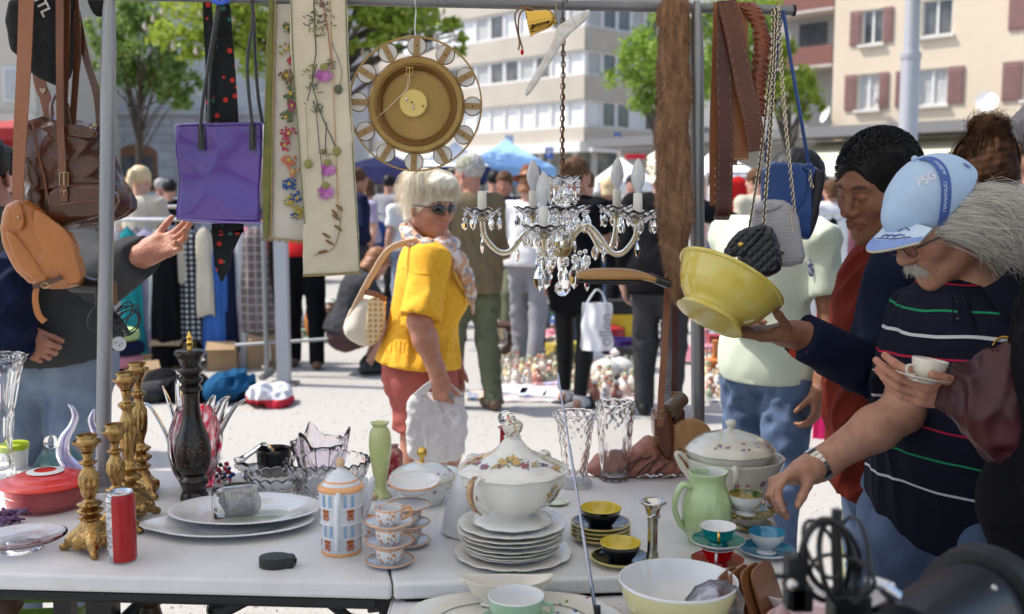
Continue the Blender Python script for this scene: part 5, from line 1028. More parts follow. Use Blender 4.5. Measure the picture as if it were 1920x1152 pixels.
Rx=Matrix.Rotation(R(90),3,'Y');b=MB();b.lathe([(26*k,-14*k),(27*k,0),(28*k,38*k),(25.5*k,45*k),(24.5*k,45*k),(26.5*k,38*k),(25.5*k,0),(24.5*k,-14*k)],36,(0,0,27*k),M=Rx,wave=lambda a,r,z:(r*(1+.02*math.sin(7*a+z*90)),z+.0025*math.sin(a*3)));obj('newspaper',b,papm,t)
b=MB();b.lathe([(0,-36*k),(26*k,-36*k),(29*k,-32*k),(29*k,-12*k),(30*k,35*k),(28*k,35*k),(27*k,-30*k),(0,-31*k)],40,(0,0,27*k),M=Rx);obj('glass_body',b,clear,t)
c=T(500,985);t=thing('plastic_spoon','flat white plastic spatula beside the jar on the platter','spoon',(c.x,c.y,ZT+23*k),R(12));b=MB();b.prism([(-.03,-.006),(.02,-.009),(.028,-.006),(.03,0),(.028,.006),(.02,.009),(-.03,.006)],0,.003);obj('blade',b,mat('translucent plastic',(.7,.7,.7),rough=.3,tr=.3),t);b=MB();b.box((-.045,0,.0015),(.03,.005,.0025));obj('stem',b,mat('translucent plastic'),t)
c=T(516,1062);k=mpp(c);t=thing('tape_measure','small black drop shaped measuring tape on the table edge','tape measure',c,R(0));r=30*k
pl=[(r*math.cos(a),r*.78*math.sin(a))for a in[R(40+280*i/20)for i in range(21)]]+[(36*k,-14*k),(38*k,6*k),(30*k,16*k)]
b=MB();b.prism(pl,0,18*k);bevel(obj('housing',b,mat('rubber black',(.018,.018,.02),rough=.45,bump=.2,bs=400),t,sharp=30),.002);b=MB();b.prism([(x*.98,y*.98)for x,y in pl],18*k,20*k);bevel(obj('cap',b,mat('rubber dark',(.03,.03,.033),rough=.5),t,sharp=30),.001)
b=MB();b.box((39*k,-2*k,12*k),(4*k,7*k,8*k));obj('tab',b,legm,t)
it=Item('drinks_can','slim red and silver drinks can standing at the table edge','can',230,1061,26,rz=R(8));red=mat('can red',(.36,.004,.008),rough=.3,metal=.2,coat=.3);alu=mat('can aluminium',(.62,.63,.65),rough=.22,metal=1.)
it.lathe('rim',[(0,3),(18,4),(22,0),(25,4)],alu,48,1);
b=MB();k=it.k;n=60;hh=[(25.2,4),(26.5,9),(26.5,122),(24.5,128),(22.5,131)]
for i in range(n):
 a0,a1=2*math.pi*i/n,2*math.pi*(i+1)/n;am_=math.degrees((a0+a1)/2)%360;b.m=1 if(195<am_<248)or(15<am_<68)else 0
 for j in range(4):b.add([(hh[j][0]*k*math.cos(a0),hh[j][0]*k*math.sin(a0),hh[j][1]*k),(hh[j][0]*k*math.cos(a1),hh[j][0]*k*math.sin(a1),hh[j][1]*k),(hh[j+1][0]*k*math.cos(a1),hh[j+1][0]*k*math.sin(a1),hh[j+1][1]*k),(hh[j+1][0]*k*math.cos(a0),hh[j+1][0]*k*math.sin(a0),hh[j+1][1]*k)],[(0,1,2,3)])
prt=mul_tex(mat('can print',(.55,.56,.58),rough=.3,metal=.9,c2=(.10,.11,.14),ns=50,nd=1,na=.15,stretch=(1,1,3)),'band',260,(.6,.61,.63),w=.45);obj('can_body',b,[red,prt],it.t,sharp=30)
it.lathe('can_top',[(23,131),(24,133),(22.5,134),(20.5,128),(0,128)],alu,48,1);b=MB();b.lathe([(.0,.0),(.006,0),(.007,.001),(0,.0016)],16,(-.004,.003,128.4*k),sy=.7);b.tube([(-.004+.006*math.cos(x),.003+.004*math.sin(x),129.5*k)for x in[i*.7 for i in range(10)]],.0008,5);obj('pull_tab',b,alu,it.t);b=MB();b.sphere((.004,-.006,127.9*k),(.007,.005,.0006));obj('opening',b,mat('opening',(.01,.01,.01)),it.t)
brass=mat('old brass',(.52,.33,.125),rough=.27,metal=1.,c2=(.24,.14,.05),ns=60,nd=6,na=1.1,bump=.5,bs=160)
def candlestick(label,px,py,H,sc_=1.,rz=0.):
 """px,py = centre and bottom of the foot; H = height in picture px"""
 it=Item('candlestick',label,'candlestick',px,py,38*sc_,rz=rz,group='ornate brass candlesticks');f=sc_;k=it.k;hb=62*f
 def orn(n,a_,q=1):return lambda an,r,z:(r*(1+a_*math.cos(n*an)*(.5+.5*math.sin(z*q))),z)
 b=S();kk=k*f
 for i in range(3):
  a=2*math.pi*i/3+.5;d=Vector((math.cos(a),math.sin(a),0));p=d*50*kk
  b.rc(Vector((0,0,46*kk)),d*36*kk+Vector((0,0,22*kk)),17*kk,13*kk,k=.008);b.rc(d*36*kk+Vector((0,0,20*kk)),p+Vector((0,0,7*kk)),11*kk,7*kk,k=.005);b.sp(p+d*5*kk+Vector((0,0,7*kk)),7*kk,k=.003)
  e=Vector((math.cos(a+1.047),math.sin(a+1.047),0));b.el(e*25*kk+Vector((0,0,22*kk)),(14*kk,14*kk,15*kk),k=.006);b.sp(e*33*kk+Vector((0,0,27*kk)),6*kk,k=.002)
  for j in range(7):bb=a+.35+j*.23;b.sp(Vector((math.cos(bb),math.sin(bb),0))*(33-6*abs(math.sin((j-3)*.4)))*kk+Vector((0,0,16*kk)),3.4*kk,k=.002)
 b.rc((0,0,44*kk),(0,0,60*kk),17*kk,12*kk,k=.004);b.hs((0,0,.001),(0,0,-1))
 obj('foot',b.mesh(.0016,disp=lambda p:.0008*wob(p,4,700,4)),brass,it.t,sharp=0)
 hs=H-hb-34;u=lambda x:hb+x*hs
 shaft=[(9,u(-.04)),(17,u(0)),(21,u(.03)),(12,u(.07)),(20,u(.10)),(23,u(.135)),(13,u(.18)),(19,u(.21)),(22,u(.235)),(11,u(.28)),(10,u(.32)),(14,u(.40)),(18,u(.55)),(17,u(.66)),(11,u(.75)),(9,u(.8)),(15,u(.84)),(16,u(.87)),(8,u(.9)),(9,u(.96)),(11,u(1.))]
 it.lathe('shaft',[(r*f,z)for r,z in shaft],brass,48,3,wave=lambda an,r,z:(r*(1+(.07*math.cos(12*an)*(1 if r>16*f else 0))+.10*math.cos(4*an+z*.12)*math.exp(-((z-u(.55))/(hs*.16))**2)+.05*math.sin(9*an-z*.3)*math.exp(-((z-u(.5))/(hs*.2))**2)),z))
 it.lathe('candle_cup',[(9*f,u(1.)),(14*f,u(1.)+6),(20*f,u(1)+15),(25*f,u(1)+19),(25*f,u(1)+23),(19*f,u(1)+22),(16*f,u(1)+26),(15*f,u(1)+33),(18.5*f,u(1)+34),(19*f,u(1)+30),(12*f,u(1)+31),(10*f,u(1)+18),(0,u(1)+18)],brass,48,1,wave=lambda an,r,z:(r*(1+.03*math.cos(22*an)*(1 if r>22*f else 0)),z));return it
candlestick('shortest brass candlestick in front, behind the red can',172,1046,222,1.,.5);candlestick('second brass candlestick, half hidden by the red can',222,1008,205,.88,1.3)
candlestick('tall brass candlestick behind the can with yellow wax in its cup',246,985,278,.92,.2);candlestick('rearmost brass candlestick with its foot at the right',266,940,252,.84,.9)
it=Item('food_box','red plastic lidded food box with white ring on its lid','box',88,972,68);rp=mat('red translucent plastic',(.90,.36,.38),rough=.25,tr=.8,coat=.2,ior=1.15);rl=mat('red lid plastic',(.62,.02,.015),rough=.3,coat=.3,c2=(.66,.035,.02),ns=3)
it.lathe('tub',[(0,0),(60,0),(67,4),(70,12),(72,46),(70,46),(65,10),(0,4)],rp,64,2);it.lathe('contents',[(0,5),(52,5),(58,20),(60,42),(0,42)],mat('red contents',(.45,.01,.02),rough=.4),48,1)
lidp=it.lathe('lid',[(0,68),(22,68),(24,66),(40,64),(56,60),(62,56),(70,54),(80,50),(82,46),(76,44),(74,50),(0,58)],rl,64,2,wave=lambda a,r,z:(r*(1+(.10*max(0,math.cos(a-3.4))**20 if r>60 else 0)),z))
it.lathe('ring',[(20,68.6),(33,66.6),(33,67.4),(20,69.4)],mat('ring white',(.75,.75,.74),rough=.35),48,1,parent=lidp)
it=Item('glass_plate','clear glass cake plate at the left front of the table','plate',42,1056,76);it.lathe('dish',[(0,12),(22,12),(24,3),(34,0),(36,3),(28,14),(50,17),(76,24),(77,26),(50,20),(26,17),(0,16)],glass('grey glass',(.93,.93,.97)),64,3)
c=T(8,985);b=S();r2=random.Random(3)
for i in range(26):b.rc((r2.uniform(-.045,.03),r2.uniform(-.02,.02),r2.uniform(.005,.035)),(r2.uniform(-.03,.05),r2.uniform(-.02,.02),r2.uniform(.005,.03)),.004,.003,k=.003)
tag(obj('lace_scrunchie',b.mesh(.0018),mat('purple lace',(.045,.015,.05),rough=.5,c2=(.16,.07,.17),ns=140,na=.3),sharp=0,loc=c+Vector((0,0,0))),'dark purple lace hair tie at the left table edge','hair tie')
def cutvase(name,label,px,py,prof,r0,m=cut,n=64,fa=16,fv=.12,amp=.05,inner=6):
 it=Item(name,label,'vase',px,py,r0);out=prof;inn=[(max(r-inner,0),h)for r,h in reversed(prof)if h>prof[0][1]+10];inn=inn+[(0,prof[0][1]+12)]
 it.lathe('vase_body',[(0,out[0][1])]+out+inn,m,n,4,wave=lambda a,r,z:(r*(1+amp*(math.cos(fa*a)*math.cos(z*fv))*(1 if r>inner else 0)),z));return it
cutvase('glass_vase','tall flared clear glass vase cut off by the left picture edge',-2,905,[(26,0),(30,3),(28,20),(26,60),(30,110),(38,160),(48,205),(58,226),(58,230)],30,amp=.06,fa=11,fv=.55)
it=Item('tub','white plastic tub with lime green lid behind the red box','tub',30,885,24);it.lathe('tub_body',[(0,0),(20,0),(23,36),(21,37),(0,37)],mat('tub white',(.68,.68,.66),rough=.4),36,1);it.lathe('lid',[(24,36),(25,38),(25,46),(22,48),(0,48)],mat('lime lid',(.38,.50,.02),rough=.35),36,1)
for i in range(9):
 c=T(112,878);k=mpp(c);b=MB();b.box((0,0,0),((100-i*6)*k,(60-i*4)*k,2.2*k),rotm(8+i*3));tag(obj('glass_tile',b,glass('mint glass',(.70,.92,.84),rough=.05),loc=(c.x,c.y,ZT+(1.5+i*4.1)*k)),'%s mint green glass square in the pile behind the red box'%('lowest','second lowest','third lowest','fourth lowest','middle','fourth highest','third highest','second highest','topmost')[i],'glass tile','pile of mint glass squares')
b=MB();c=T(98,880);k=mpp(c);b.sphere((0,0,13*k),13*k,24,14);tag(obj('glass_ball',b,clear,loc=(c.x,c.y,ZT+39.5*k)),'clear glass ball on top of the mint glass pile','ball')
it=Item('glass_bowl','violet streaked glass bowl with two curved horns','bowl',158,905,26);pur=mat('violet glass',(.52,.40,.75),rough=.05,tr=.75,c2=(.85,.85,.95),ns=30,nd=3,na=.6,stretch=(1,1,.4))
it.tube('horn',[(10,0,6),(-20,0,18),(-38,0,44),(-34,0,74),(-20,0,96),(-12,0,116),(-16,0,132),(-24,0,140)],[14,15,13,10,7,6,4,1.5],pur,12);it.tube('horn',[(0,0,6),(24,0,20),(40,0,44),(34,0,74),(22,0,94),(18,0,112),(24,0,130)],[14,14,12,9,7,6,2],pur,12);it.lathe('bowl',[(0,0),(20,0),(30,10),(34,24),(30,26),(22,12),(0,6)],pur,32,2)
blkw=mat('mill black',(.008,.006,.006),rough=.22,coat=.1,c2=(.02,.012,.008),ns=60,nd=3,na=.15)
it=Item('pepper_mill','tall black turned pepper mill with brass knob','pepper mill',365,947,26)
it.lathe('mill_body',[(0,0),(24,0),(25,10),(21,20),(24,30),(27,40),(20,48),(26,58),(31,72),(33,90),(31,112),(24,135),(17,160),(14,190),(15,205)],blkw,48,3)
it.lathe('painted_band',[(30.5,68),(33.4,90),(31.2,113),(26,130)],mul_tex(mat('mill band',(.010,.007,.006),rough=.3,coat=.2),'spots',150,(.22,.10,.04),w=.24),48,3);h_=it.lathe('mill_head',[(14,206),(19,210),(20,216),(15,220),(21,226),(22,232),(16,238),(22,244),(23,250),(17,256),(20,262),(22,270),(27,276),(28,282),(22,285),(8,286),(0,286)],blkw,48,2)
it.lathe('knob',[(5,286),(5,294),(7,298),(4,303),(6,308),(3,313),(1,319),(0,320)],gold,16,2,parent=h_)
it=Item('crystal_vase','red and clear crystal vase with long petal arms behind the pepper mill','vase',370,925,34);rg=mat('ruby streak glass',(.9,.9,.92),rough=.0,tr=1.,ior=1.5,c2=(.75,.04,.10),ns=26,nd=4,na=.25)
dk=mat('smoke glass',(.06,.045,.035),rough=.05,tr=.5,c2=(.015,.01,.01),ns=20)
it.lathe('core',[(0,0),(26,0),(30,6),(34,30),(44,70),(48,100),(40,128),(33,150),(30,150),(36,128),(43,100),(38,66),(22,20),(0,14)],rg,40,3,wave=lambda a,r,z:(r*(1+.06*math.cos(6*a)),z))
it.tube('smoke_petal',[(-16,-8,4),(-36,-10,40),(-44,-8,90),(-36,-4,140)],[16,18,12,4],dk,12,fl=(1,.5))
for x1,z1,x2,z2,w_,y in((-70,120,-98,160,10,4),(-34,150,-28,210,22,12),(-44,110,-64,190,13,16),(50,110,96,168,9,0),(36,120,62,170,14,10),(20,110,40,176,12,-8)):
 it.tube('petal',[(x1*.25,y,20),(x1*.62,y,z1*.5),(x1*.85,y,z1*.9),((x1+x2)/2,y,(z1+z2)/2+12),(x2,y,z2)],[w_*.7,w_,w_,w_*.8,3],cut,10,fl=(1,.35))
c=T(420,905);t=thing('bead_bundle','small bundle of red blue and white beads right of the pepper mill','beads',c);r2=random.Random(8)
for i in range(42):b=MB();k=r2.randrange(4);b.sphere((r2.gauss(0,.013),r2.gauss(0,.01),abs(r2.gauss(.02,.018))),r2.uniform(.004,.0075),8,6);obj('bead',b,[mat('bead red',(.5,.01,.03),rough=.2),mat('bead blue',(.02,.05,.25),rough=.2),mat('bead white',(.7,.7,.7),rough=.2),mat('bead black',(.01,.01,.02),rough=.2)][k],t)
it=Item('dish','small dark bronze dish behind the white platter','dish',450,932,30);it.lathe('dish_body',[(0,1),(22,0),(30,10),(28,11),(20,4),(0,4)],mat('bronze',(.10,.08,.045),rough=.35,metal=.8,c2=(.03,.03,.02),ns=80),40,2,sy=.8)
it=Item('glass_swan','clear cut glass basket with handle left of the star bowl','basket',478,905,30);it.tube('handle',[(-34,0,18),(-22,0,34),(0,0,50),(20,0,62),(40,0,40),(62,0,28)],[7,6,5,5,6,5],cut,6);it.lathe('basket_body',[(0,0),(16,0),(30,16),(36,34),(33,34),(24,16),(0,6)],cut,24,2,wave=lambda a,r,z:(r*(1+.1*math.cos(8*a)),z))
it=Item('glass_bowl','large saw edged cut glass bowl between platter and coffee pot','bowl',615,945,62);it.lathe('bowl',[(0,0),(40,0),(52,8),(68,30),(80,58),(76,58),(62,30),(44,12),(0,8)],cut,96,4,sy=.85,wave=lambda a,r,z:(r*(1+.035*math.cos(24*a)*math.cos(z*.25)),z+(5*abs(math.cos(12*a))if z>50 else 0)))
it=Item('glass_bowl','low clear cut glass dish in front of the star bowl','bowl',520,940,40);it.lathe('bowl',[(0,0),(30,0),(46,14),(60,34),(56,34),(40,16),(0,6)],cut,72,3,sy=.8,wave=lambda a,r,z:(r*(1+.05*math.cos(18*a)*math.cos(z*.3)),z+(4*abs(math.cos(9*a))if z>28 else 0)))
it=Item('cup','black pottery cup at the back table edge','cup',515,902,26);it.lathe('cup_body',[(0,0),(27,0),(30,4),(32,40),(32,52),(29,52),(28,36),(24,8),(0,6)],mat('black pottery',(.012,.012,.012),rough=.2),40,2)
it=Item('crystal_bowl','violet tinged crystal bowl with pointed star rim','bowl',602,912,38);it.lathe('bowl',[(0,0),(34,0),(38,8),(46,40),(54,70),(48,70),(38,38),(28,14),(0,12)],mat('amethyst crystal',(.93,.90,.95),rough=0,tr=1.,ior=1.5,c2=(.86,.82,.90),ns=40,nd=2,na=.5),60,3,wave=lambda a,r,z:(r*(1+.06*math.cos(12*a)),z+(26*max(0,math.cos(3*a))**3 if z>40 else 0)*(z/70)))
pot=mat('pot china',(.66,.68,.72),rough=.14,coat=.5,c2=(.60,.62,.67),ns=10);org=mat('orange lustre',(.70,.26,.05),rough=.2,coat=.5,c2=(.76,.42,.2),ns=25,na=1.2);skyb=mat('sky glaze',(.25,.42,.62),rough=.2,coat=.4)
it=Item('coffee_pot','tall white coffee pot with orange rim and painted orange tulips','coffee pot',641,1046,36);seg=lambda a,r,z:(r*(1-.02*abs(math.sin(6*a))),z)
it.lathe('pot_body',[(0,0),(35,0),(36,5),(37,32),(38.5,34),(38,60),(40,62),(39,90),(41,92),(41,112),(42,120)],pot,72,1,wave=seg);it.lathe('foot_band',[(34.5,0),(37,1),(37.2,5),(36,6.5)],org,60,1);it.lathe('shoulder',[(42,120),(43.5,122),(42,127),(36,131),(33,132)],org,60,2)
l_=it.lathe('lid',[(36,129),(36,132),(30,140),(22,148),(12,155),(7,158),(6,162),(0,162)],pot,48,2);it.lathe('lid_rim',[(34,131),(35,133),(31,139.5),(29,140)],org,48,1,parent=l_);it.lathe('knob',[(5,160),(8,165),(8,172),(5,178),(2,180),(0,180)],mat('knob peach',(.62,.42,.26),rough=.25),20,2,parent=l_)
it.tube('handle',[(2,-38,118),(3,-58,112),(3,-64,80),(2,-60,45),(0,-50,22),(0,-40,16)],[7,6,6,5.5,5,3],pot,10,fl=(1,1.2))
it.tube('spout',[(30,30,50),(42,42,80),(50,50,118),(54,54,126)],[10,9,6,5],pot,12)
def tulip(it,ang,z,R0,s=1.,parent=None):
 k=it.k;b=MB();
 def q(du,dz):a=R(ang)+du/R0;return(R0*1.012*k*math.cos(a),R0*1.012*k*math.sin(a),(z+dz)*k)
 for sh in([(-6,12),(-7,17),(-4,21),(4,21),(7,17),(6,12)],[(-1,11),(1,11),(1.5,0),(-1.5,0)],[(-2,1),(-8,8),(-7,2),(-3,-2)],[(2,1),(8,8),(7,2),(3,-2)]):b.add([q(x*s,y*s)for x,y in sh],[tuple(range(len(sh)))])
 b.add([q(-6*s,9*s),q(-3*s,4.5*s),q(3*s,4.5*s),q(6*s,9*s),q(6*s,11*s),q(-6*s,11*s)],[(0,1,2,3,4,5)]);obj('tulip',b,mat('tulip rust',(.42,.10,.02),rough=.3),parent or it.t,smooth=False)
for a in(-125,-55,5,185):tulip(it,a,12,37.5,1.05);tulip(it,a,70,40,1.05)
for a in(-130,-110,-70,-50):
 k=it.k
 for z0,z1,R0 in((38,60,40),(95,117,42.3)):
  b=MB();v=[(R0*k*math.cos(R(a+d)),R0*k*math.sin(R(a+d)),z*k)for d,z in((-4,z0),(4,z0),(3,z1),(-3,z1))];b.add(v,[(0,1,2,3)]);obj('blue_panel',b,skyb,it.t,smooth=False)
for z_,R0 in((33,38.6),(61,40.2),(91,41.3)):it.lathe('rib',[(R0-1,z_-1.4),(R0,z_-1),(R0,z_+1),(R0-1,z_+1.4)],mat('rib white',(.75,.75,.77),rough=.15),60,1)
cupdec=decal('cup china',(.70,.71,.72),[(.62,.30,.14),(.42,.50,.62),(.55,.28,.14)],80,.36,dens=.48,seed=.7)
def cup_saucer(label,px,py,dz,r=30,group=None,hand=None,cup=True,saucer=True,sm_=None,cm=None,rim=org,rs=46,hc=30,t0=None,slabel=None,loc=None,cprof=None):
 c=T(px,py-rs*.34)if loc is None else loc;k=mpp(c);out=None;kk=k
 if saucer:
  t=thing('saucer',slabel or label.replace('cup','saucer under the cup',1),'saucer',(c.x,c.y,ZT+dz*k),0,group);b=MB();b.lathe([(a*k,z*k)for a,z in[(0,1),(rs*.5,1),(rs*.52,0),(rs*.58,0),(rs*.6,2),(rs*.85,5),(rs*.98,9),(rs*.985,10.5),(rs*.85,7),(rs*.55,3.5),(0,3)]],56,sm=2);obj('dish',b,sm_ or pot,t)
  b=MB();b.lathe([(a*k,z*k)for a,z in[(rs*.93,8.6),(rs*.985,8.8),(rs,10.2),(rs*.985,11),(rs*.93,10)]],56);obj('rim',b,rim,t);out=t
 if cup:
  t=thing('cup',label,'cup',(c.x,c.y,ZT+(dz+(3.2 if saucer else 0))*k),0,group);pr=cprof or[(0,1),(r*.55,1),(r*.6,0),(r*.62,2),(r*.8,6),(r*.95,hc*.5),(r,hc),(r*.95,hc),(r*.9,hc*.5),(r*.6,5),(0,4)]
  b=MB();b.lathe([(a*k,z*k)for a,z in pr],48,sm=2);obj('bowl',b,cm or cupdec,t);rt=pr[-5]if cprof is None else max(pr);b=MB();b.lathe([((r*.945)*k,hc*k),(r*.95*k,(hc+1)*k),(r*1.005*k,(hc+1)*k),(r*1.01*k,(hc-1.5)*k)],48);obj('rim',b,rim,t)
  if hand is not None:
   d=Vector((math.cos(R(hand)),math.sin(R(hand)),0));b=MB();b.tube([d*r*.97*k+Vector((0,0,hc*.85*k)),d*(r+11)*k+Vector((0,0,hc*.95*k)),d*(r+15)*k+Vector((0,0,hc*.6*k)),d*(r+4)*k+Vector((0,0,hc*.3*k)),d*r*.85*k+Vector((0,0,hc*.22*k))],2.1*k,8,4,fl=(1,1.3));obj('handle',b,rim,t)
  out=t
 return out,k
for i,nm in enumerate(('lowest','middle','top')):cup_saucer('%s cup of the front stack of orange rimmed cups'%nm,731,1074,i*37,27,'orange rimmed cups and saucers',20 if i==2 else 60,hc=31,slabel='%s saucer of the front stack of orange rimmed cups'%nm)
for i,nm in enumerate(('lowest','middle','upper')):cup_saucer('%s cup of the rear stack of orange rimmed cups'%nm,766,1036,i*34,25,'orange rimmed cups and saucers',80,hc=29,rs=42,slabel='%s saucer of the rear stack of orange rimmed cups'%nm,cup=i<2)
it=Item('sugar_bowl','small lidded sugar bowl with orange rim behind the coffee pot','sugar bowl',702,1010,30);it.lathe('bowl',[(0,0),(28,0),(30,4),(33,40),(30,42),(0,42)],cupdec,40,1);l_=it.lathe('lid',[(33,42),(34,45),(28,54),(12,62),(5,64),(0,64)],pot,40,2);it.lathe('lid_rim',[(32,41.5),(35,43),(34.5,46),(31,47)],org,40,1,parent=l_);it.lathe('knob',[(4,63),(8,68),(7,75),(0,78)],mat('knob peach'),16,2,parent=l_)
c=T(775,1005);k=mpp(c);t=thing('bowl','open shallow cup with orange rim lying on the rear cup stack','bowl',(c.x+.004,c.y,ZT+82*k));b=MB();b.lathe([(a*k,z*k)for a,z in[(0,0),(18,0),(34,10),(44,24),(42,25),(32,12),(0,4)]],48,sm=2,M=Matrix.Rotation(R(8),3,'X'),sx=1.1);obj('dish',b,china,t);b=MB();b.lathe([(42*k,24*k),(44.5*k,23*k),(45*k,25*k),(42*k,26*k)],48,M=Matrix.Rotation(R(8),3,'X'),sx=1.1);obj('rim',b,org,t)
it=Item('glass_vase','pale green slender vase with chipped lip','vase',714,937,16);it.lathe('vase_body',[(0,0),(19,0),(20,3),(12,14),(11,24),(15,50),(20,84),(21,108),(18,126),(13,134),(17,140),(17,142),(13,141),(9,132),(14,108),(10,60),(0,20)],mat('uranium glass',(.66,.76,.24),rough=.25,tr=.3,coat=.3,c2=(.72,.70,.42),ns=7,na=1.4,stretch=(1,1,2)),40,3)
it=Item('perfume_bottle','small dark red glass vase beside the green one','bottle',741,915,14);it.lathe('bottle_body',[(0,0),(12,0),(15,6),(16,50),(14,64),(8,70),(6,74),(8,78),(0,79)],mat('ruby glass',(.32,.01,.04),rough=.06,tr=.4,coat=.4,c2=(.5,.25,.2),ns=40,na=.15),32,2)
gsp=mat('sprig china',(.70,.72,.70),rough=.13,coat=.6,c2=(.67,.69,.67),ns=9)
it=Item('covered_dish','round covered dish with gold knob and tiny flowers','dish',792,957,44);it.lathe('bowl',[(0,0),(34,0),(38,3),(46,14),(56,34),(59,48),(56,49),(50,34),(0,12)],gsp,56,3);l_=it.lathe('lid',[(60,48),(61,51),(54,60),(40,68),(22,75),(10,77),(0,77)],gsp,56,3);it.lathe('knob',[(5,76),(4,84),(9,92),(9,99),(5,105),(0,106)],gold,20,3,parent=l_);it.lathe('rim',[(58,47.5),(61.5,48),(62,50),(59,51.5)],mat('pale gilt',(.7,.62,.4),rough=.3),56,1,parent=l_)
it=Item('ribbed_dish','white ribbed dish turned over behind the dish with the gold knob','lid',828,925,44);it.lathe('lid',[(0,0),(50,0),(54,4),(48,18),(34,30),(12,36),(0,37)],gsp,56,3)
it=Item('decanter','ruby glass decanter with round crystal stopper behind the tureen','decanter',948,935,40);it.lathe('body',[(0,0),(36,0),(44,8),(44,26),(26,50),(14,74),(11,96),(11,118),(15,122),(12,123),(8,118),(0,60)],mat('ruby clear',(.48,.005,.015),rough=.03,tr=.5,coat=.4),44,3);b=MB();s_=it.k;st_=MB();st_.sphere((0,0,140*s_),15*s_,12,8);st_.lathe([(4*s_,118*s_),(6*s_,128*s_),(10*s_,132*s_)],10);obj('stopper',st_,cut,it.t,sharp=5)
it=Item('small_glass','small plain liqueur glass left of the ruby decanter','glass',905,925,12);it.lathe('goblet',[(0,0),(13,0),(13,2),(3,5),(3,30),(12,44),(13,66),(12,66),(11,46),(0,36)],clear,28,2)
cutvase('crystal_vase','flared cut crystal vase behind the thin rod',1078,922,[(30,0),(34,4),(26,14),(22,30),(26,60),(30,92),(34,118),(41,134),(41,139)],34,fa=14,fv=.3,amp=.06,n=84)
cutvase('crystal_vase','tall straight cut crystal vase left of the leather bags',1152,909,[(24,0),(27,3),(27,12),(30,60),(34,110),(36,140),(36,148)],27,fa=12,fv=.42,amp=.05,n=84)
c=T(1186,893);k=mpp(c);t=thing('leather_bag','collapsed salmon pink leather bag behind the tall crystal vase','bag',c);s_=S()
for(x,z,rx,rz_)in((-50,22,26,24),(-20,26,36,26),(20,30,34,30),(30,56,16,20),(56,18,36,16),(0,10,90,10)):s_.el((x*k,10*k,z*k),(rx*k,26*k,rz_*k),k=.03)
s_.hs((0,0,.002),(0,0,-1));obj('bag_body',s_.mesh(.005,disp=lambda p:folds(p,3,60,.008)),mat('salmon leather',(.42,.17,.13),rough=.4,c2=(.30,.11,.08),ns=9,bump=.4,bs=90),t,sharp=0)
for i in range(5):b=MB();x=-10+i*17;b.tube([((x-20)*k,-22*k,8*k),(x*k,-24*k,(28+8*(i%2))*k),((x+22)*k,-18*k,40*k),((x+30)*k,-4*k,54*k)],1.5*k,6,3);obj('piping',b,mat('dark piping',(.05,.02,.015),rough=.4),t)
for i in range(9):b=MB();b.tube([((5+i*8)*k,-30*k,(6+3*(i%3))*k),((12+i*8)*k,-32*k,(9+2*(i%2))*k)],2.2*k,6);obj('zip_piece',b,silver,t)
c=T(1297,897);k=mpp(c);t=thing('wooden_board','round topped beech board standing behind the right pole','board',(c.x,c.y+.04,ZT));pl=[(-44*k,0),(44*k,0),(44*k,66*k)]+[(44*k*math.cos(a),66*k+44*k*math.sin(a))for a in[math.pi*j/16 for j in range(1,16)]]+[(-44*k,66*k)]
b=MB();b.prism(pl,-.009,.009,M=Matrix.Rotation(R(6),3,'X')@Matrix(((1,0,0),(0,0,-1),(0,1,0))));bevel(obj('panel',b,mat('beech',(.50,.27,.12),rough=.5,c2=(.42,.21,.085),ns=5,stretch=(14,14,1),bump=.1,bs=30),t,sharp=30),.003);b=MB();b.box((0,.03,.004),(.09,.07,.008));obj('base_batten',b,mat('beech'),t)
bk=mat('black glaze',(.008,.008,.01),rough=.07,coat=.8);yl=mat('yellow glaze',(.68,.52,.06),rough=.15,coat=.5);ylr=mat('yellow rim',(.55,.45,.16),rough=.25)
def byset(px,py,n,cl,sl):
 c=T(px,py-55*.34);k=mpp(c)
 for i in range(n):
  t=thing('saucer',sl[i],'saucer',(c.x,c.y,ZT+i*7.5*k),0,'black saucers with yellow rims');b=MB();b.lathe([(a*k,z*k)for a,z in[(0,2),(28,2),(30,0),(33,0),(36,3),(52,9),(55,12),(53,13),(34,5.5),(0,5)]],56,sm=2);obj('dish',b,bk,t);b=MB();b.lathe([(a*k,z*k)for a,z in[(33,-.2),(52,8.2),(56,11.5),(56,13.4),(53.5,13.6),(52,9)]],56);obj('rim',b,ylr,t)
 t=thing('cup',cl,'cup',(c.x,c.y,ZT+((n-1)*7.5+5)*k),0,'black cups with yellow inside');pr=[(0,1),(20,1),(21,0),(23,3),(30,12),(36,24),(38.5,34)];b=MB();b.lathe([(a*k,z*k)for a,z in pr],56,sm=3);obj('bowl',b,bk,t);b=MB();b.lathe([(a*k,z*k)for a,z in[(38.6,33.5),(38,35.5),(36.5,35),(34,24),(27,13),(18,7),(0,6)]],56,sm=2);obj('inner_glaze',b,yl,t)
byset(1126,1031,4,'black cup with yellow inside on the pile of four saucers',['lowest black saucer of the pile of four','second black saucer of the pile of four','third black saucer of the pile of four','topmost black saucer of the pile of four'])
byset(1163,1074,1,'front black cup with yellow inside on a single saucer',['single front black saucer with yellow rim'])
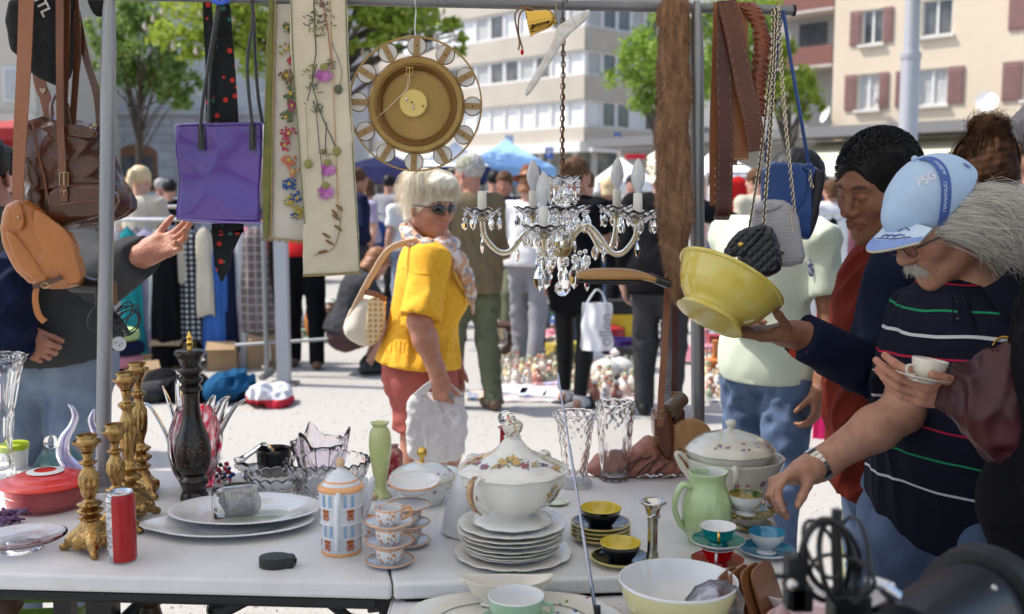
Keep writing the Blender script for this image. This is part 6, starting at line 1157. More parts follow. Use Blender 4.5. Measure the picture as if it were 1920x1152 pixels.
it=Item('bud_vase','slim silver bud vase with flared lip beside the black cups','vase',1223,1060,12);it.lathe('foot',[(0,0),(12,0),(13,3),(11,18),(10,22)],mat('brushed silver',(.5,.46,.36),rough=.35,metal=1.),32,1);it.lathe('stem',[(10,22),(9.5,50),(10,88),(13,100),(17,110),(24,116),(25,119),(22,120),(12,114),(8,100),(0,90)],silver,40,3);it.tube('collar',[(12*math.cos(a),12*math.sin(a),92+4*math.sin(a*3))for a in[i*.6 for i in range(12)]],2,silver,8)
cr2=mat('sprig cream',(.66,.64,.55),rough=.14,coat=.6,c2=(.63,.61,.52),ns=9)
it=Item('serving_bowl','large cream serving bowl holding the small tureen','bowl',1375,975,56);it.lathe('bowl',[(0,0),(48,0),(54,4),(60,16),(74,50),(86,84),(92,100),(89,101),(82,86),(66,50),(50,22),(0,18)],cr2,72,3,sy=.9);c0=it.c;k=it.k
it2=Item('small_tureen','cream lidded tureen with purple flowers inside the serving bowl','tureen',1364,975,56);it2.t.location=(c0.x-.01,c0.y,ZT+62*k)
it2.lathe('bowl',[(0,0),(40,0),(52,6),(66,20),(76,42),(79,52),(76,53),(0,40)],cr2,64,3,wave=lambda a,r,z:(r*(1+.02*math.cos(8*a)),z));l_=it2.lathe('lid',[(80,52),(81,55),(72,66),(52,78),(28,86),(12,90),(0,91)],cr2,64,3,wave=lambda a,r,z:(r*(1+.02*math.cos(8*a)),z));it2.lathe('knob',[(5,89),(6,96),(10,102),(9,108),(0,111)],cream,20,2,parent=l_)
it2.tube('handle',[(-10,-76,34),(-10,-90,40),(-8,-92,20),(-8,-78,10)],[5,5,5,4],cream,10)
it.tube('handle',[(-78,-14,60),(-98,-16,84),(-112,-18,110),(-104,-16,112),(-88,-12,96)],[7,6,4,4,4],cream,10)
it=Item('jug','pale green pottery jug with big handle','jug',1324,1030,40);gj=mat('green jug glaze',(.42,.56,.28),rough=.14,coat=.6,c2=(.46,.58,.31),ns=5)
it.lathe('jug_body',[(0,0),(30,0),(34,4),(44,28),(48,56),(44,84),(36,104),(33,120),(36,134),(33,134),(30,120),(34,100),(42,60),(28,12),(0,8)],gj,56,3,wave=lambda a,r,z:(r*(1+(.10*max(0,math.cos(a-.4))**6 if z>118 else 0)),z));it.lathe('inner_glaze',[(35.5,134.2),(33,135),(29.6,120),(33.5,100)],china,56,1)
it.tube('handle',[(-34,-8,108),(-48,-10,112),(-60,-12,92),(-62,-12,66),(-52,-10,40),(-40,-8,26)],[8,8,7.5,7,7,6],gj,14,fl=(1.2,.8))
def ccup(label,sl,px,py,dz,cin,cout,cs,r=37,rs=49,hc=34,stem=False,hand=None,under=None,gr=None):
 c=T(px,py-rs*.34);k=mpp(c)
 if cs:
  t=thing('saucer',sl,'saucer',(c.x,c.y,ZT+dz*k));b=MB();b.lathe([(a*k,z*k)for a,z in[(24,0),(27,0),(30,3),(rs*.9,8),(rs,13),(rs*.985,13.8)]],56,sm=2);obj('underside',b,china,t);b=MB();b.lathe([(a*k,z*k)for a,z in[(rs*.985,13.8),(rs*.88,10),(30,5),(22,4),(0,4)]],56,sm=2);obj('dish',b,cs,t)
 z0=ZT+(dz+4.2)*k;t=thing('cup',label,'cup',(c.x,c.y,z0),0)
 pr=[(0,3),(16,2),(17,0),(19,1),(17,5),(9,9)if stem else(18,7),(20,15)if stem else(26,12),(r*.85,hc*.65),(r,hc)];b=MB();b.lathe([(a*k,z*k)for a,z in pr],56,sm=3);obj('bowl',b,cout,t);b=MB();b.lathe([(a*k,z*k)for a,z in[(r,hc),(r*.97,hc+1),(r*.8,hc*.62),(r*.5,hc*.35),(0,hc*.3)]],56,sm=2);obj('inner_glaze',b,cin,t)
 if hand is not None:
  d=Vector((math.cos(R(hand)),math.sin(R(hand)),0));b=MB();b.tube([d*(r-3)*k+Vector((0,0,hc*.8*k)),d*(r+9)*k+Vector((0,0,hc*.98*k)),d*(r+11)*k+Vector((0,0,hc*.65*k)),d*(r-4)*k+Vector((0,0,hc*.3*k))],2.6*k,8,4);obj('handle',b,gold if hand==-100 else china,t)
teal=mat('teal glaze',(.0,.20,.20),rough=.08,coat=.8);redg=mat('red glaze',(.42,.002,.006),rough=.08,coat=.8);blug=mat('blue glaze',(.03,.24,.42),rough=.1,coat=.7,c2=(.06,.32,.50),ns=40)
ccup('red cup upside under the teal saucer','red saucer with white edge at the table front',1345,1078,0,china,redg,redg,32,50,32,hand=-105);ccup('teal cup with white inside on top of the red cup','teal saucer between teal and red cups',1345,1078,38,china,teal,teal,34,50,34,hand=-100)
ccup('white footed cup with blue inside at the right','blue gilt saucer under the footed cup',1437,1058,0,blug,china,blug,34,51,40,stem=True)
crg=decal('gilt cream',(.62,.60,.54),[(.22,.05,.05),(.45,.30,.06)],60,.3,dens=.52,seed=.9);dkg=mat('olive green glaze',(.04,.10,.02),rough=.1,coat=.7,c2=(.30,.22,.05),ns=60,na=.25)
for i in range(2):cup_saucer('%s cream cup in the pile behind the teal cup'%('lower','upper')[i],1404,1004,i*26,30,'cream cups piled by the hand',200,cm=crg,sm_=crg,rim=gold,rs=42,hc=22,slabel='%s cream saucer in the pile behind the teal cup'%('lower','upper')[i])
def FT(px,py):return T(px,py,ZF+.004)
fd=decal('platter china',(.70,.68,.60),[(.40,.05,.08),(.10,.18,.40),(.14,.25,.12)],34,.18,dens=.6,seed=.2);gline=mat('grey line',(.18,.19,.2),rough=.4)
c=FT(962,1168);k=mpp(c);t=thing('platter','cream oval platter with small red and blue sprigs on the front table','platter',c);b=MB();b.lathe([(a*k,z*k)for a,z in plate_prof(200,14,.7,3)],96,sm=3,sy=.6,wave=lambda a,r,z:(r*(1+.02*abs(math.cos(4*a))if r>.1 else r/r),z)if r>.1 else(r,z));obj('dish',b,fd,t)
for rr_ in(.70,.93):b=MB();zz_=(14*.8+3.3)*k if rr_>.9 else 7.5*k;b.tube([(200*rr_*k*(1+.02*abs(math.cos(4*a)))*math.cos(a),200*rr_*.6*k*(1+.02*abs(math.cos(4*a)))*math.sin(a),zz_)for a in[R(i*5)for i in range(73)]],.0008,5);obj('painted_line',b,gline,t)
z0=7*k
t=thing('gravy_boat','cream gravy boat with curled lips behind the mint cup','gravy boat',(FT(950,1140).x,FT(950,1140).y,ZF+.004+z0));b=MB();b.lathe([(a*k,z*k)for a,z in[(0,2),(34,0),(38,2),(36,8),(52,30),(62,46),(60,47),(46,28),(28,12),(0,9)]],72,sm=3,sy=.55,sx=1.35,wave=lambda a,r,z:(r*(1+(.10*abs(math.cos(a))**8 if z>.02 else 0)),z+(.010*abs(math.cos(a))**4 if z>.025 else 0)));obj('boat',b,cream,t)
c=FT(968,1178);t=thing('cup','mint green cup with white inside on the sprigged platter','cup',(c.x,c.y,ZF+.004+z0));k=mpp(c);mint=mat('mint glaze',(.28,.44,.30),rough=.12,coat=.6)
b=MB();b.lathe([(a*k,z*k)for a,z in[(0,2),(30,2),(32,0),(36,4),(48,24),(52,50),(53,56)]],56,sm=2);obj('bowl',b,mint,t);b=MB();b.lathe([(a*k,z*k)for a,z in[(53,56),(51.5,57.5),(49,48),(42,22),(28,10),(0,9)]],56,sm=2);obj('inner_glaze',b,china,t);b=MB();b.tube([(50*k,-10*k,44*k),(64*k,-14*k,46*k),(66*k,-14*k,28*k),(48*k,-10*k,16*k)],4*k,8,4);obj('handle',b,mint,t);b=MB();b.lathe([(a*k,z*k)for a,z in[(0,.5),(50,1),(70,8),(72,10),(50,3.5),(0,2.5)]],56,(0,0,-2.6*k),sm=2);obj('saucer',b,mint,t)
yb_=mat('custard glaze',(.60,.56,.28),rough=.13,coat=.6);c=FT(1270,1180);k=mpp(c);t=thing('mixing_bowl','wide pale yellow bowl with white inside on the front table','bowl',c);b=MB();b.lathe([(a*k,z*k)for a,z in[(0,2),(60,2),(64,0),(70,6),(92,40),(106,76),(109,92)]],72,sm=3);obj('bowl',b,yb_,t);b=MB();b.lathe([(a*k,z*k)for a,z in[(109,92),(111,96),(108,98),(103,84),(90,50),(72,24),(66,20),(0,20)]],72,sm=2);obj('inner_glaze',b,china,t)
c=FT(1332,1190);k=mpp(c);t=thing('glass_bowl','engraved clear glass dish leaning in the yellow bowl','dish',(c.x,c.y,ZF+30*k));b=MB();b.lathe([(0,0),(20*k,1*k),(44*k,12*k),(56*k,26*k),(53*k,27*k),(40*k,16*k),(0,5*k)],36,(0,0,44*k),sm=2,wave=lambda a,r,z:(r*(1+.03*math.cos(12*a)),z),M=Matrix.Rotation(R(-12),3,'Y')@Matrix.Rotation(R(100),3,'X'));obj('dish',b,mat('engraved glass',(.9,.9,.95),rough=.05,tr=.9,c2=(.55,.55,.65),ns=50,nd=3,na=.2,bump=.6,bs=90),t)
for i in range(4):
 c=FT(1392+i*21,1172-i*4);k=mpp(c);t=thing('wooden_plate','%s brown wooden plate leaning right of the yellow bowl'%('first','second','third','fourth')[i],'plate',c,0,'row of leaning brown wooden plates');b=MB();pl=[(52*k*abs(math.cos(a))**.5*(1 if math.cos(a)>0 else-1),52*k+52*k*abs(math.sin(a))**.5*(1 if math.sin(a)>0 else-1))for a in[R(i_*10+5)for i_ in range(36)]];b.prism(pl,-.003,.003,M=Matrix.Rotation(R(56),3,'Z')@Matrix.Rotation(R(-20),3,'X')@Matrix(((1,0,0),(0,0,-1),(0,1,0))));bevel(obj('board',b,mat('brown lacquer',(.17,.06,.02),rough=.3,c2=(.22,.085,.03),ns=6),t,sharp=30),.0015)
c=FT(1478,1142);k=mpp(c);t=thing('dish','white gilt edged dish with pink flower right of the wooden plates','dish',c);b=MB();b.lathe([(a*k,z*k)for a,z in[(0,1),(40,1),(56,22),(64,40),(61,41),(50,22),(0,6)]],64,sm=3,wave=lambda a,r,z:(r*(1+.05*abs(math.cos(4*a))),z));obj('dish_body',b,decal('gilt dish',(.74,.73,.72),[(.5,.1,.18),(.25,.3,.1)],50,.25,dens=.55),t);b=MB();b.tube([(62.5*k*(1+.05*abs(math.cos(4*a)))*math.cos(a),62.5*k*(1+.05*abs(math.cos(4*a)))*math.sin(a),41*k)for a in[R(i*5)for i in range(73)]],.0012,5);obj('gilt_edge',b,gold,t)
pkc=mat('pink china',(.70,.50,.53),rough=.15,coat=.5)
for i in range(4):c=FT(1538,1200);k=mpp(c);t=thing('plate','%s pink plate of the pile at the lower right'%('lowest','second','third','topmost')[i],'plate',(c.x,c.y,c.z+i*15*k),0,'pile of pink plates');b=MB();b.lathe([(a*k,z*k)for a,z in plate_prof(118-i*18,14,.6,3)],64,sm=3);obj('dish',b,pkc,t)
a,b_=P(1046,700,1.86),T(1120,1168,ZF);t=thing('metal_rod','thin shiny metal rod slanting up before the crystal vase','rod',b_);b=MB();b.tube([b_,lerp(b_,a,.35)],.0034,8);b.tube([lerp(b_,a,.35),lerp(b_,a,.7)],.0026,8);b.tube([lerp(b_,a,.7),a],.0017,8);obj('rod_shaft',b,mat('rod steel',(.35,.36,.45),rough=.18,metal=1.),t,W=True);b=MB();b.lathe([(0,0),(.02,0),(.018,.006),(.006,.01),(.0055,.03),(0,.03)],20,b_);obj('rod_foot',b,legm,t,W=True)
def spray(parent,prof,th0,z0,size,cols,seed,n=5,off=.0005,sy=1.,nm='painted_flowers'):
 """prof = outer profile in metres [(r,z)...] going up; petals follow the turned surface"""
 r=random.Random(seed);s_=[0];p=[np.array(q,float)for q in prof]
 for a,b_ in zip(p,p[1:]):s_.append(s_[-1]+float(np.linalg.norm(b_-a)))
 zs=[q[1]for q in p];s0=float(np.interp(z0,zs,s_))if zs[0]<zs[-1]else 0;ms=[mat('paint '+str(c),c,rough=.25,coat=.3)for c in cols];b=MB()
 def sp(u,w):
  s1=min(max(s0+w,0),s_[-1]);R_=float(np.interp(s1,s_,[q[0]for q in p]));Z_=float(np.interp(s1,s_,zs));a=R(th0)+u/max(R_,.012);return((R_+off)*math.cos(a),(R_+off)*math.sin(a)*sy,Z_+off*.6)
 def ell(u,w,a,l,h,mi):b.m=mi;b.add([sp(u+l*math.cos(t_)*math.cos(a)-h*math.sin(t_)*math.sin(a),w+l*math.cos(t_)*math.sin(a)+h*math.sin(t_)*math.cos(a))for t_ in[j*.785 for j in range(8)]],[tuple(range(8))])
 for i in range(n):
  u,w=r.gauss(0,size*.45),r.gauss(0,size*.25);k=r.randrange(max(1,len(cols)-1));q=size*r.uniform(.13,.24)
  for j in range(6):a=j*1.05+r.random();ell(u+q*.55*math.cos(a),w+q*.55*math.sin(a),a,q*.5,q*.32,k)
  ell(u,w,0,q*.25,q*.25,(k+1)%len(cols))
  for j in range(3):a=r.uniform(0,6.28);ell(u+q*1.3*math.cos(a),w+q*1.3*math.sin(a),a,q*.5,q*.14,len(cols)-1)
 o=obj(nm,b,ms,parent,smooth=False);return o
A_=[(.30,.07,.08),(.16,.05,.12),(.55,.36,.12),(.12,.13,.05)];B_c=[(.36,.14,.40),(.45,.10,.20),(.25,.22,.45),(.16,.22,.08)]
tu=[o for o in bpy.data.objects if o.name=='soup_tureen'][0];kids={o.name.split('.')[0]:o for o in bpy.data.objects if o.parent==tu}
lp=[(r*K,z*K)for r,z in[(16,160),(21,148),(29,138),(42,127),(62,118),(84,109),(96,102)]][::-1];bp=[(r*K,z*K)for r,z in[(44,18),(60,28),(82,48),(93,72),(98,92)]]
for th,z,sz in((-95,120,.032),(-40,112,.026),(60,118,.03),(170,114,.03),(-145,116,.022)):spray(lid,lp,th,z*K,sz*1.45,A_,int(th+300),5,off=.0022)
for th,z,sz in((-48,66,.030),(-30,52,.018),(120,66,.03),(-170,60,.02)):spray(kids['bowl'],bp,th,z*K,sz*1.4,A_,int(th+500),5,off=.0022)
for nm_,lpf,bpf,zl,zb in(('small_tureen',[(80,52),(81,55),(72,66),(52,78),(28,86)],[(40,0),(52,6),(66,20),(76,42),(79,52)],70,30),('serving_bowl',None,[(48,0),(60,16),(74,50),(86,84),(92,100)],0,66),('covered_dish',[(60,48),(61,51),(54,60),(40,68),(22,75)],[(34,0),(46,14),(56,34),(59,48)],62,32)):
 o0=bpy.data.objects[nm_];kd={o.name.split('.')[0]:o for o in bpy.data.objects if o.parent==o0};k=mpp(o0.location);f=.9 if nm_=='serving_bowl' else 1.
 for j,th in enumerate((-130,-95,-60,-20,20,90,160)):
  if lpf and 'lid' in kd:spray(kd['lid'],[(r*k,z*k)for r,z in lpf],th+15,zl*k,.024 if nm_!='covered_dish' else .013,B_c,j+7,4,off=.0014)
  spray(kd['bowl'],[(r*k,z*k)for r,z in bpf],th,zb*k,.024 if nm_!='covered_dish' else .013,B_c,j+37,4,off=.0014,sy=f)
def puff(poly,Y,half,rad,vox=.003,disp=None,ch=1):
 """soft body: picture outline at depth Y, extruded by +-half with rounded edges"""
 for _ in range(ch):poly=[((1-u)*a[0]+u*b[0],(1-u)*a[1]+u*b[1])for a,b in zip(poly,poly[1:]+poly[:1])for u in(.22,.78)]
 q=np.array([[P(x,y,Y).x,P(x,y,Y).z]for x,y in poly],np.float32);lo=q.min(0)-3*vox;hi=q.max(0)+3*vox
 X=np.arange(lo[0],hi[0],vox,dtype=np.float32);Z=np.arange(lo[1],hi[1],vox,dtype=np.float32);gx,gz_=np.meshgrid(X,Z,indexing='ij')
 d=np.full(gx.shape,1e9,np.float32);ins=np.zeros(gx.shape,bool);n=len(q)
 for i in range(n):
  a,b_=q[i],q[(i+1)%n];e=b_-a;wx,wz=gx-a[0],gz_-a[1];t_=np.clip((wx*e[0]+wz*e[1])/(e@e+1e-12),0,1);d=np.minimum(d,(wx-e[0]*t_)**2+(wz-e[1]*t_)**2)
  c=((a[1]>gz_)!=(b_[1]>gz_))&(gx<(b_[0]-a[0])*(gz_-a[1])/((b_[1]-a[1])+1e-12)+a[0]);ins^=c
 sd=np.sqrt(d)*np.where(ins,-1,1)
 y=np.arange(-half-4*vox,half+5*vox,vox,dtype=np.float32);rad=min(rad,half*.98)if rad<=half else half
 qx=sd[:,None,:]+rad;qy=np.abs(y)[None,:,None]-half+rad
 D=np.sqrt(np.maximum(qx,0)**2+np.maximum(qy,0)**2)+np.minimum(np.maximum(qx,qy),0)-rad;o=np.array([lo[0],Y+y[0],lo[1]],np.float32)
 if disp is not None:
  m=np.abs(D)<.02;I=np.nonzero(m);D[m]+=disp(np.stack([X[I[0]],Y+y[I[1]],Z[I[2]]],1))
 return nets(D.astype(np.float32),o,vox)
H=YR
def hp(px,py,dy=0.):return P(px,py,H+dy)
def leather(key,c,c2=None,rough=.38,bump=.35,bs=120,coat=.15,**k):return mat(key,c,rough=rough,c2=c2 or tuple(x*.6 for x in c),ns=9,nd=5,na=1.1,bump=bump,bs=bs,coat=coat,**k)
tan=leather('tan leather',(.44,.165,.042),(.33,.11,.026));brn=leather('brown leather',(.11,.034,.014),(.045,.015,.008),rough=.26,coat=.4);dbr=leather('dark belt leather',(.085,.016,.009),(.04,.009,.005),rough=.36,coat=.12);mbr=leather('mid belt leather',(.20,.075,.035),(.12,.04,.02));otn=leather('orange tan leather',(.36,.13,.04),(.24,.08,.028));strapm=leather('strap leather',(.30,.12,.055),(.22,.08,.035))
oldb=mat('antique brass',(.42,.33,.16),rough=.3,metal=1.)
def strap(par,name,pts,w,m,t=.0022,dy=0.,side=(1,0,0)):
 k=.00128;q=[hp(p[0],p[1],p[2]if len(p)>2 else dy)for p in pts];ws=[a*k for a in w]if hasattr(w,'__len__')else w*k;b=MB();b.strap(q,ws,t,side);return obj(name,b,m,par,W=True)
def stub(a,b_):return None
def stitch(par,pts,m,dy,step=6):
 b=MB();q=cr([tuple(hp(p[0],p[1],dy))for p in pts],12);L_=0
 for i in range(0,len(q)-1,2):b.tube([q[i],q[i+1]],.0006,4)
 o=obj('stitching',b,m,par,W=True);o['kind']='stuff';return o
def buckle(par,px,py,w,h,dy,m=oldb,r=.0016):
 b=MB();c=[hp(px+sx*w/2,py+sy*h/2,dy)for sx,sy in((-1,-1),(1,-1),(1,1),(-1,1))];b.tube([*c,c[0],c[1]],r,8);b.tube([hp(px,py-h/2,dy),hp(px,py+h/2,dy-.003)],r*.8,6);return obj('buckle',b,m,par,W=True)
t=thing('saddle_bag','tan leather saddle bag on a long strap at the left','bag',hp(70,450,-.02));
obj('bag_body',puff([(14,385),(40,372),(66,378),(100,420),(140,445),(158,532),(120,541),(70,536),(30,500),(6,440)],H-.0,.045,.03,disp=lambda p:folds(p,2,50,.003)),tan,t,W=True,sharp=0)
obj('flap',puff([(66,392),(84,402),(134,438),(150,500),(156,528),(128,534),(100,500),(74,460),(64,430)],H-.045,.007,.005,vox=.002,disp=lambda p:folds(p,8,40,.002)),tan,t,W=True,sharp=0)
obj('side_fold',puff([(10,430),(34,440),(70,492),(98,530),(74,534),(34,500)],H-.042,.012,.01,vox=.002,disp=lambda p:folds(p,9,60,.004)),tan,t,W=True,sharp=0)
obj('strap_tab',puff([(24,394),(34,378),(44,394),(46,424),(36,434),(25,424)],H-.052,.004,.003,vox=.0015),tan,t,W=True,sharp=0);b=MB();b.sphere(hp(35,408,-.058),.004);obj('stud',b,oldb,t,W=True)
strap(t,'strap',[(50,-12),(46,100),(38,250),(33,376)],[27,26,24,20],strapm,.003,-.05);strap(t,'hanging_strap',[(70,534,-.05),(66,560,-.052),(72,590,-.055),(84,604,-.05)],[10,11,12,13],tan,.003);strap(t,'strap_band',[(62,538,-.06),(90,530,-.06),(116,520,-.06)],9,brn,.003,side=(0,0,1))
b=MB();b.tube([hp(84+7*math.cos(a),536+5*math.sin(a),-.062)for a in[i*.63 for i in range(11)]],.0012,6);obj('ring',b,oldb,t,W=True)
t=thing('backpack','glossy brown leather backpack hanging behind the left pole','backpack',hp(140,330,.07));f3=lambda s_,f,a:(lambda p:folds(p,s_,f,a))
obj('backpack_body',puff([(60,222),(100,220),(150,227),(188,240),(204,290),(224,340),(250,386),(226,408),(150,424),(96,432),(58,414),(47,370),(46,290),(50,246)],H+.08,.07,.05,vox=.0035,disp=f3(4,26,.008)),brn,t,W=True,sharp=0)
obj('front_pocket',puff([(96,352),(150,342),(200,344),(228,372),(212,404),(150,418),(102,420),(86,396)],H+.015,.022,.018,vox=.003,disp=f3(6,34,.006)),brn,t,W=True,sharp=0)
obj('side_pocket',puff([(48,300),(66,290),(84,360),(88,400),(70,408),(52,380)],H+.02,.03,.025,vox=.003,disp=f3(7,40,.006)),brn,t,W=True,sharp=0)
obj('top_flap',puff([(78,236),(150,232),(186,246),(176,262),(120,256),(84,248)],H+.012,.008,.006,vox=.002,disp=f3(5,50,.002)),brn,t,W=True,sharp=0)
strap(t,'zip_seam',[(60,226,.004),(70,280,.0),(84,340,0),(92,400,.002)],4,mbr,.003);strap(t,'lower_seam',[(100,386,-.01),(160,378,-.012),(222,374,-.008)],3,mbr,.002,side=(0,0,1))
for a_,b_ in(((108,-10),(112,200)),((122,-10),(118,210))):pass
strap(t,'buckle_strap',[(112,-10,-.02),(112,120,-.02),(113,230,-.01),(117,310,-.012),(120,378,-.012)],[14,13,13,14,13],mbr,.003);strap(t,'shoulder_strap',[(126,-10,.0),(124,100,0),(120,200,.01),(118,240,.015)],12,brn,.003);strap(t,'shoulder_strap',[(138,-10,.03),(146,80,.03),(142,150,.03),(136,232,.03)],[16,14,12,12],brn,.003);strap(t,'shoulder_strap',[(144,20,.04),(162,110,.04),(184,190,.04),(190,300,.05)],[12,13,14,15],brn,.003)
b=MB();b.tube([hp(98,238,.03),hp(96,200,.03),(hp(106,180,.03)),hp(124,196,.03),hp(134,236,.03)],.005,10,5,fl=(1.2,.6));obj('grab_handle',b,brn,t,W=True)
buckle(t,120,336,16,24,-.016);buckle(t,120,362,12,8,-.015);b=MB();b.sphere(hp(178,236,.01),.005);b.sphere(hp(172,240,.008),.004);obj('zip_puller',b,oldb,t,W=True)
t=thing('leather_strap','rust coloured strap end with pale heart tag above the backpack','strap',hp(82,190,.1));strap(t,'band',[(60,-12,.09),(66,60,.09),(74,150,.09),(86,185,.09),(94,226,.09)],[22,22,23,22,20],leather('rust leather',(.28,.10,.05),(.2,.07,.035)),.003)
b=MB();b.prism([(0,-.009),(.008,.001),(.006,.007),(0,.004),(-.006,.007),(-.008,.001)],0,.002,M=Matrix(((1,0,0),(0,0,1),(0,1,0))),c=hp(80,170,.085));obj('heart_tag',b,mat('tag beige',(.5,.4,.28),rough=.6),t,W=True)
wool=mat('black wool',(.008,.008,.009),rough=.95,c2=(.015,.014,.016),ns=60,bump=.6,bs=300)
t=thing('felt_hat','black felt hat hanging high at the left edge','hat',hp(95,80,.03));obj('felt',puff([(17,-14),(140,-14),(134,60),(133,140),(108,163),(84,152),(52,131),(62,104),(30,106),(20,60)],H+.03,.04,.035,vox=.0035,disp=f3(9,24,.010)),wool,t,W=True,sharp=0);strap(t,'hat_loop',[(90,-16,.03),(90,-24,.03)],8,wool,.004)
put_text('ITL',.034,hp(80,12,-.018),FRONT@Matrix.Rotation(R(-65),3,'Z'),mat('thread white',(.5,.5,.5),rough=.8),t,bold=True)
t=thing('black_cloth','scrap of black cloth hanging left of the pole top','cloth',hp(182,10,.05));obj('cloth',puff([(164,-14),(198,-14),(197,33),(182,31),(166,14)],H+.05,.008,.006,vox=.003,disp=f3(2,40,.004)),wool,t,W=True,sharp=0);strap(t,'loop',[(182,-12,.05),(182,-26,.0)],6,wool,.003)
pat=mat('purple patent leather',(.080,.030,.27),rough=.16,coat=.8,c2=(.055,.018,.20),ns=5,bump=.12,bs=14)
t=thing('tote_bag','shiny purple patent leather tote with black tube handles','bag',hp(415,325,.02));obj('tote_body',puff([(336,236),(415,233),(496,232),(497,330),(492,418),(410,416),(340,411),(343,340),(338,290)],H+.03,.04,.012,vox=.003,ch=0,disp=lambda p:folds(p,12,12,.004)+.004*wob(p,3,24)),pat,t,W=True,sharp=0)
strap(t,'top_piping',[(336,235,-.012),(415,232,-.012),(497,231,-.012)],3,pat,.004,side=(0,0,1));strap(t,'base_piping',[(340,411,-.012),(415,416,-.013),(492,418,-.012)],3,mat('piping violet',(.2,.14,.4),rough=.3),.004,side=(0,0,1))
blt=mat('black rubber tube',(.01,.01,.011),rough=.22,coat=.4)
for pts in([(379,276,-.02),(376,236,-.02),(382,180,-.02),(396,90,-.015),(404,40,-.01),(412,-6,0)],[(474,276,-.02),(473,236,-.02),(466,170,-.02),(464,110,-.02),(474,40,-.01),(472,-6,0)],[(392,250,.05),(394,150,.05),(404,60,.04),(414,-6,.02)],[(493,236,.05),(484,180,.05),(478,100,.05),(476,30,.04),(470,-6,.02)]):b=MB();b.tube([hp(*p)for p in pts],.0042,10,5);obj('handle',b,blt,t,W=True)
for px in(378,474):strap(t,'handle_tab',[(px,238,-.016),(px,282,-.017)],12,blt,.004)
t=thing('blue_hook','small bright blue hook over the purple tote handles','hook',hp(412,-2));b=MB();b.tube([hp(398,2,-.02),hp(412,6,-.02),hp(428,0,-.02),hp(430,-14,0)],.005,8,4);obj('hook',b,mat('hook blue',(.03,.10,.6),rough=.3),t,W=True)
tie=mul_tex(mul_tex(mat('black silk',(.006,.006,.007),rough=.5,spec=.2,c2=(.009,.012,.013),ns=10),'spots',34,(.45,.03,.02),w=.22),'spots',27,(.02,.12,.10),w=.16)
t=thing('necktie','long black tie with red and green dots behind the purple tote','tie',hp(415,300,.1));strap(t,'blade',[(388,-12,.08),(392,60,.08),(402,120,.08),(412,240,.09),(418,420,.09),(417,500,.09)],[16,20,34,50,44,30],tie,.003);strap(t,'tip',[(417,500,.09),(416,528,.09)],[30,4],tie,.003)
t=thing('necktie','plain black tie end with pointed tip below the purple tote','tie',hp(430,430,.07));strap(t,'blade',[(420,-12,.07),(424,200,.07),(428,436,.07)],[20,44,60],mat('black silk'),.003);strap(t,'tip',[(428,436,.07),(436,470,.07)],[60,5],mat('black silk'),.003)
linen=mat('linen',(.62,.56,.44),rough=.95,c2=(.52,.455,.34),ns=14,nd=9,na=1.2,bump=.6,bs=300);linen2=mat('old linen',(.56,.52,.46),rough=.95,c2=(.48,.44,.38),ns=7,bump=.5,bs=420)
velvet=mat('green velvet',(.10,.11,.012),rough=.7,c2=(.16,.16,.03),ns=20,sheen=.6);hemm=mat('ochre hem',(.32,.24,.10),rough=.8,c2=(.2,.16,.07),ns=80)
def band(label,outl,Y,m,sd_):t=thing('embroidered_band',label,'embroidery',P(outl[0][0],200,Y));obj('linen_panel',puff(outl,Y,.006,.004,vox=.0022,ch=0,disp=lambda p:.004*wob(p,sd_,30,4,(1.5,.2,.25))+.0016*wob(p,sd_+2,110,4,(1,.2,.5))),m,t,W=True,sharp=0);return t
Bt=band('narrow linen band with bright flower embroidery and green velvet edge',[(512,-14),(585,-14),(586,454),(506,447)],H+.015,linen2,3)
obj('velvet_edge',puff([(503,-14),(516,-14),(508,449),(489,446)],H+.004,.007,.005,vox=.002),velvet,Bt,W=True,sharp=0);b=MB()
for i in range(40):u=i/39;b.tube([hp(489+92*u,444+8*u,-.0),hp(489+92*u+r_.uniform(-2,2),452+7*u,-.002)],.0012,4)
o=obj('fringe',b,hemm,Bt,W=True);o['kind']='stuff';strap(Bt,'braid',[(517,-12,.0),(512,200,.0),(508,446,.0)],3,hemm,.004)
Lt=band('wide cream linen band embroidered with purple thistles',[(541,-14),(649,-14),(653,120),(664,300),(677,514),(620,517),(567,520),(569,420),(556,220),(545,90)],H-.02,linen,8)
strap(Lt,'hem',[(568,517,-.029),(620,515,-.03),(677,511,-.028)],5,hemm,.003,side=(0,0,1));strap(Lt,'edge_thread',[(648,-12,-.028),(652,120,-.029),(662,300,-.028),(675,510,-.028)],2,mat('thread green',(.16,.18,.08),rough=.8),.0015);strap(Lt,'edge_thread',[(545,-12,-.028),(550,120,-.028),(560,260,-.028),(571,420,-.028)],2,mat('thread green'),.0015);strap(Lt,'edge_thread',[(618,-12,-.0285),(624,150,-.029),(630,300,-.0285),(634,400,-.028)],1.5,mat('thread tan',(.45,.28,.12),rough=.8),.001)
thg=mat('thread dark green',(.10,.11,.075),rough=.9);thl=mat('thread olive',(.24,.23,.08),rough=.9);thp=mat('thread violet',(.44,.12,.40),rough=.9,c2=(.55,.22,.5),ns=90);thb=mat('thread brown',(.20,.12,.05),rough=.9)
def thread(par,pts,m,r=.0013,dy=-.029,name='stem'):b=MB();b.tube([hp(x,y,dy)for x,y in pts],r,5,3,fl=(1,.6));return obj(name,b,m,par,W=True)
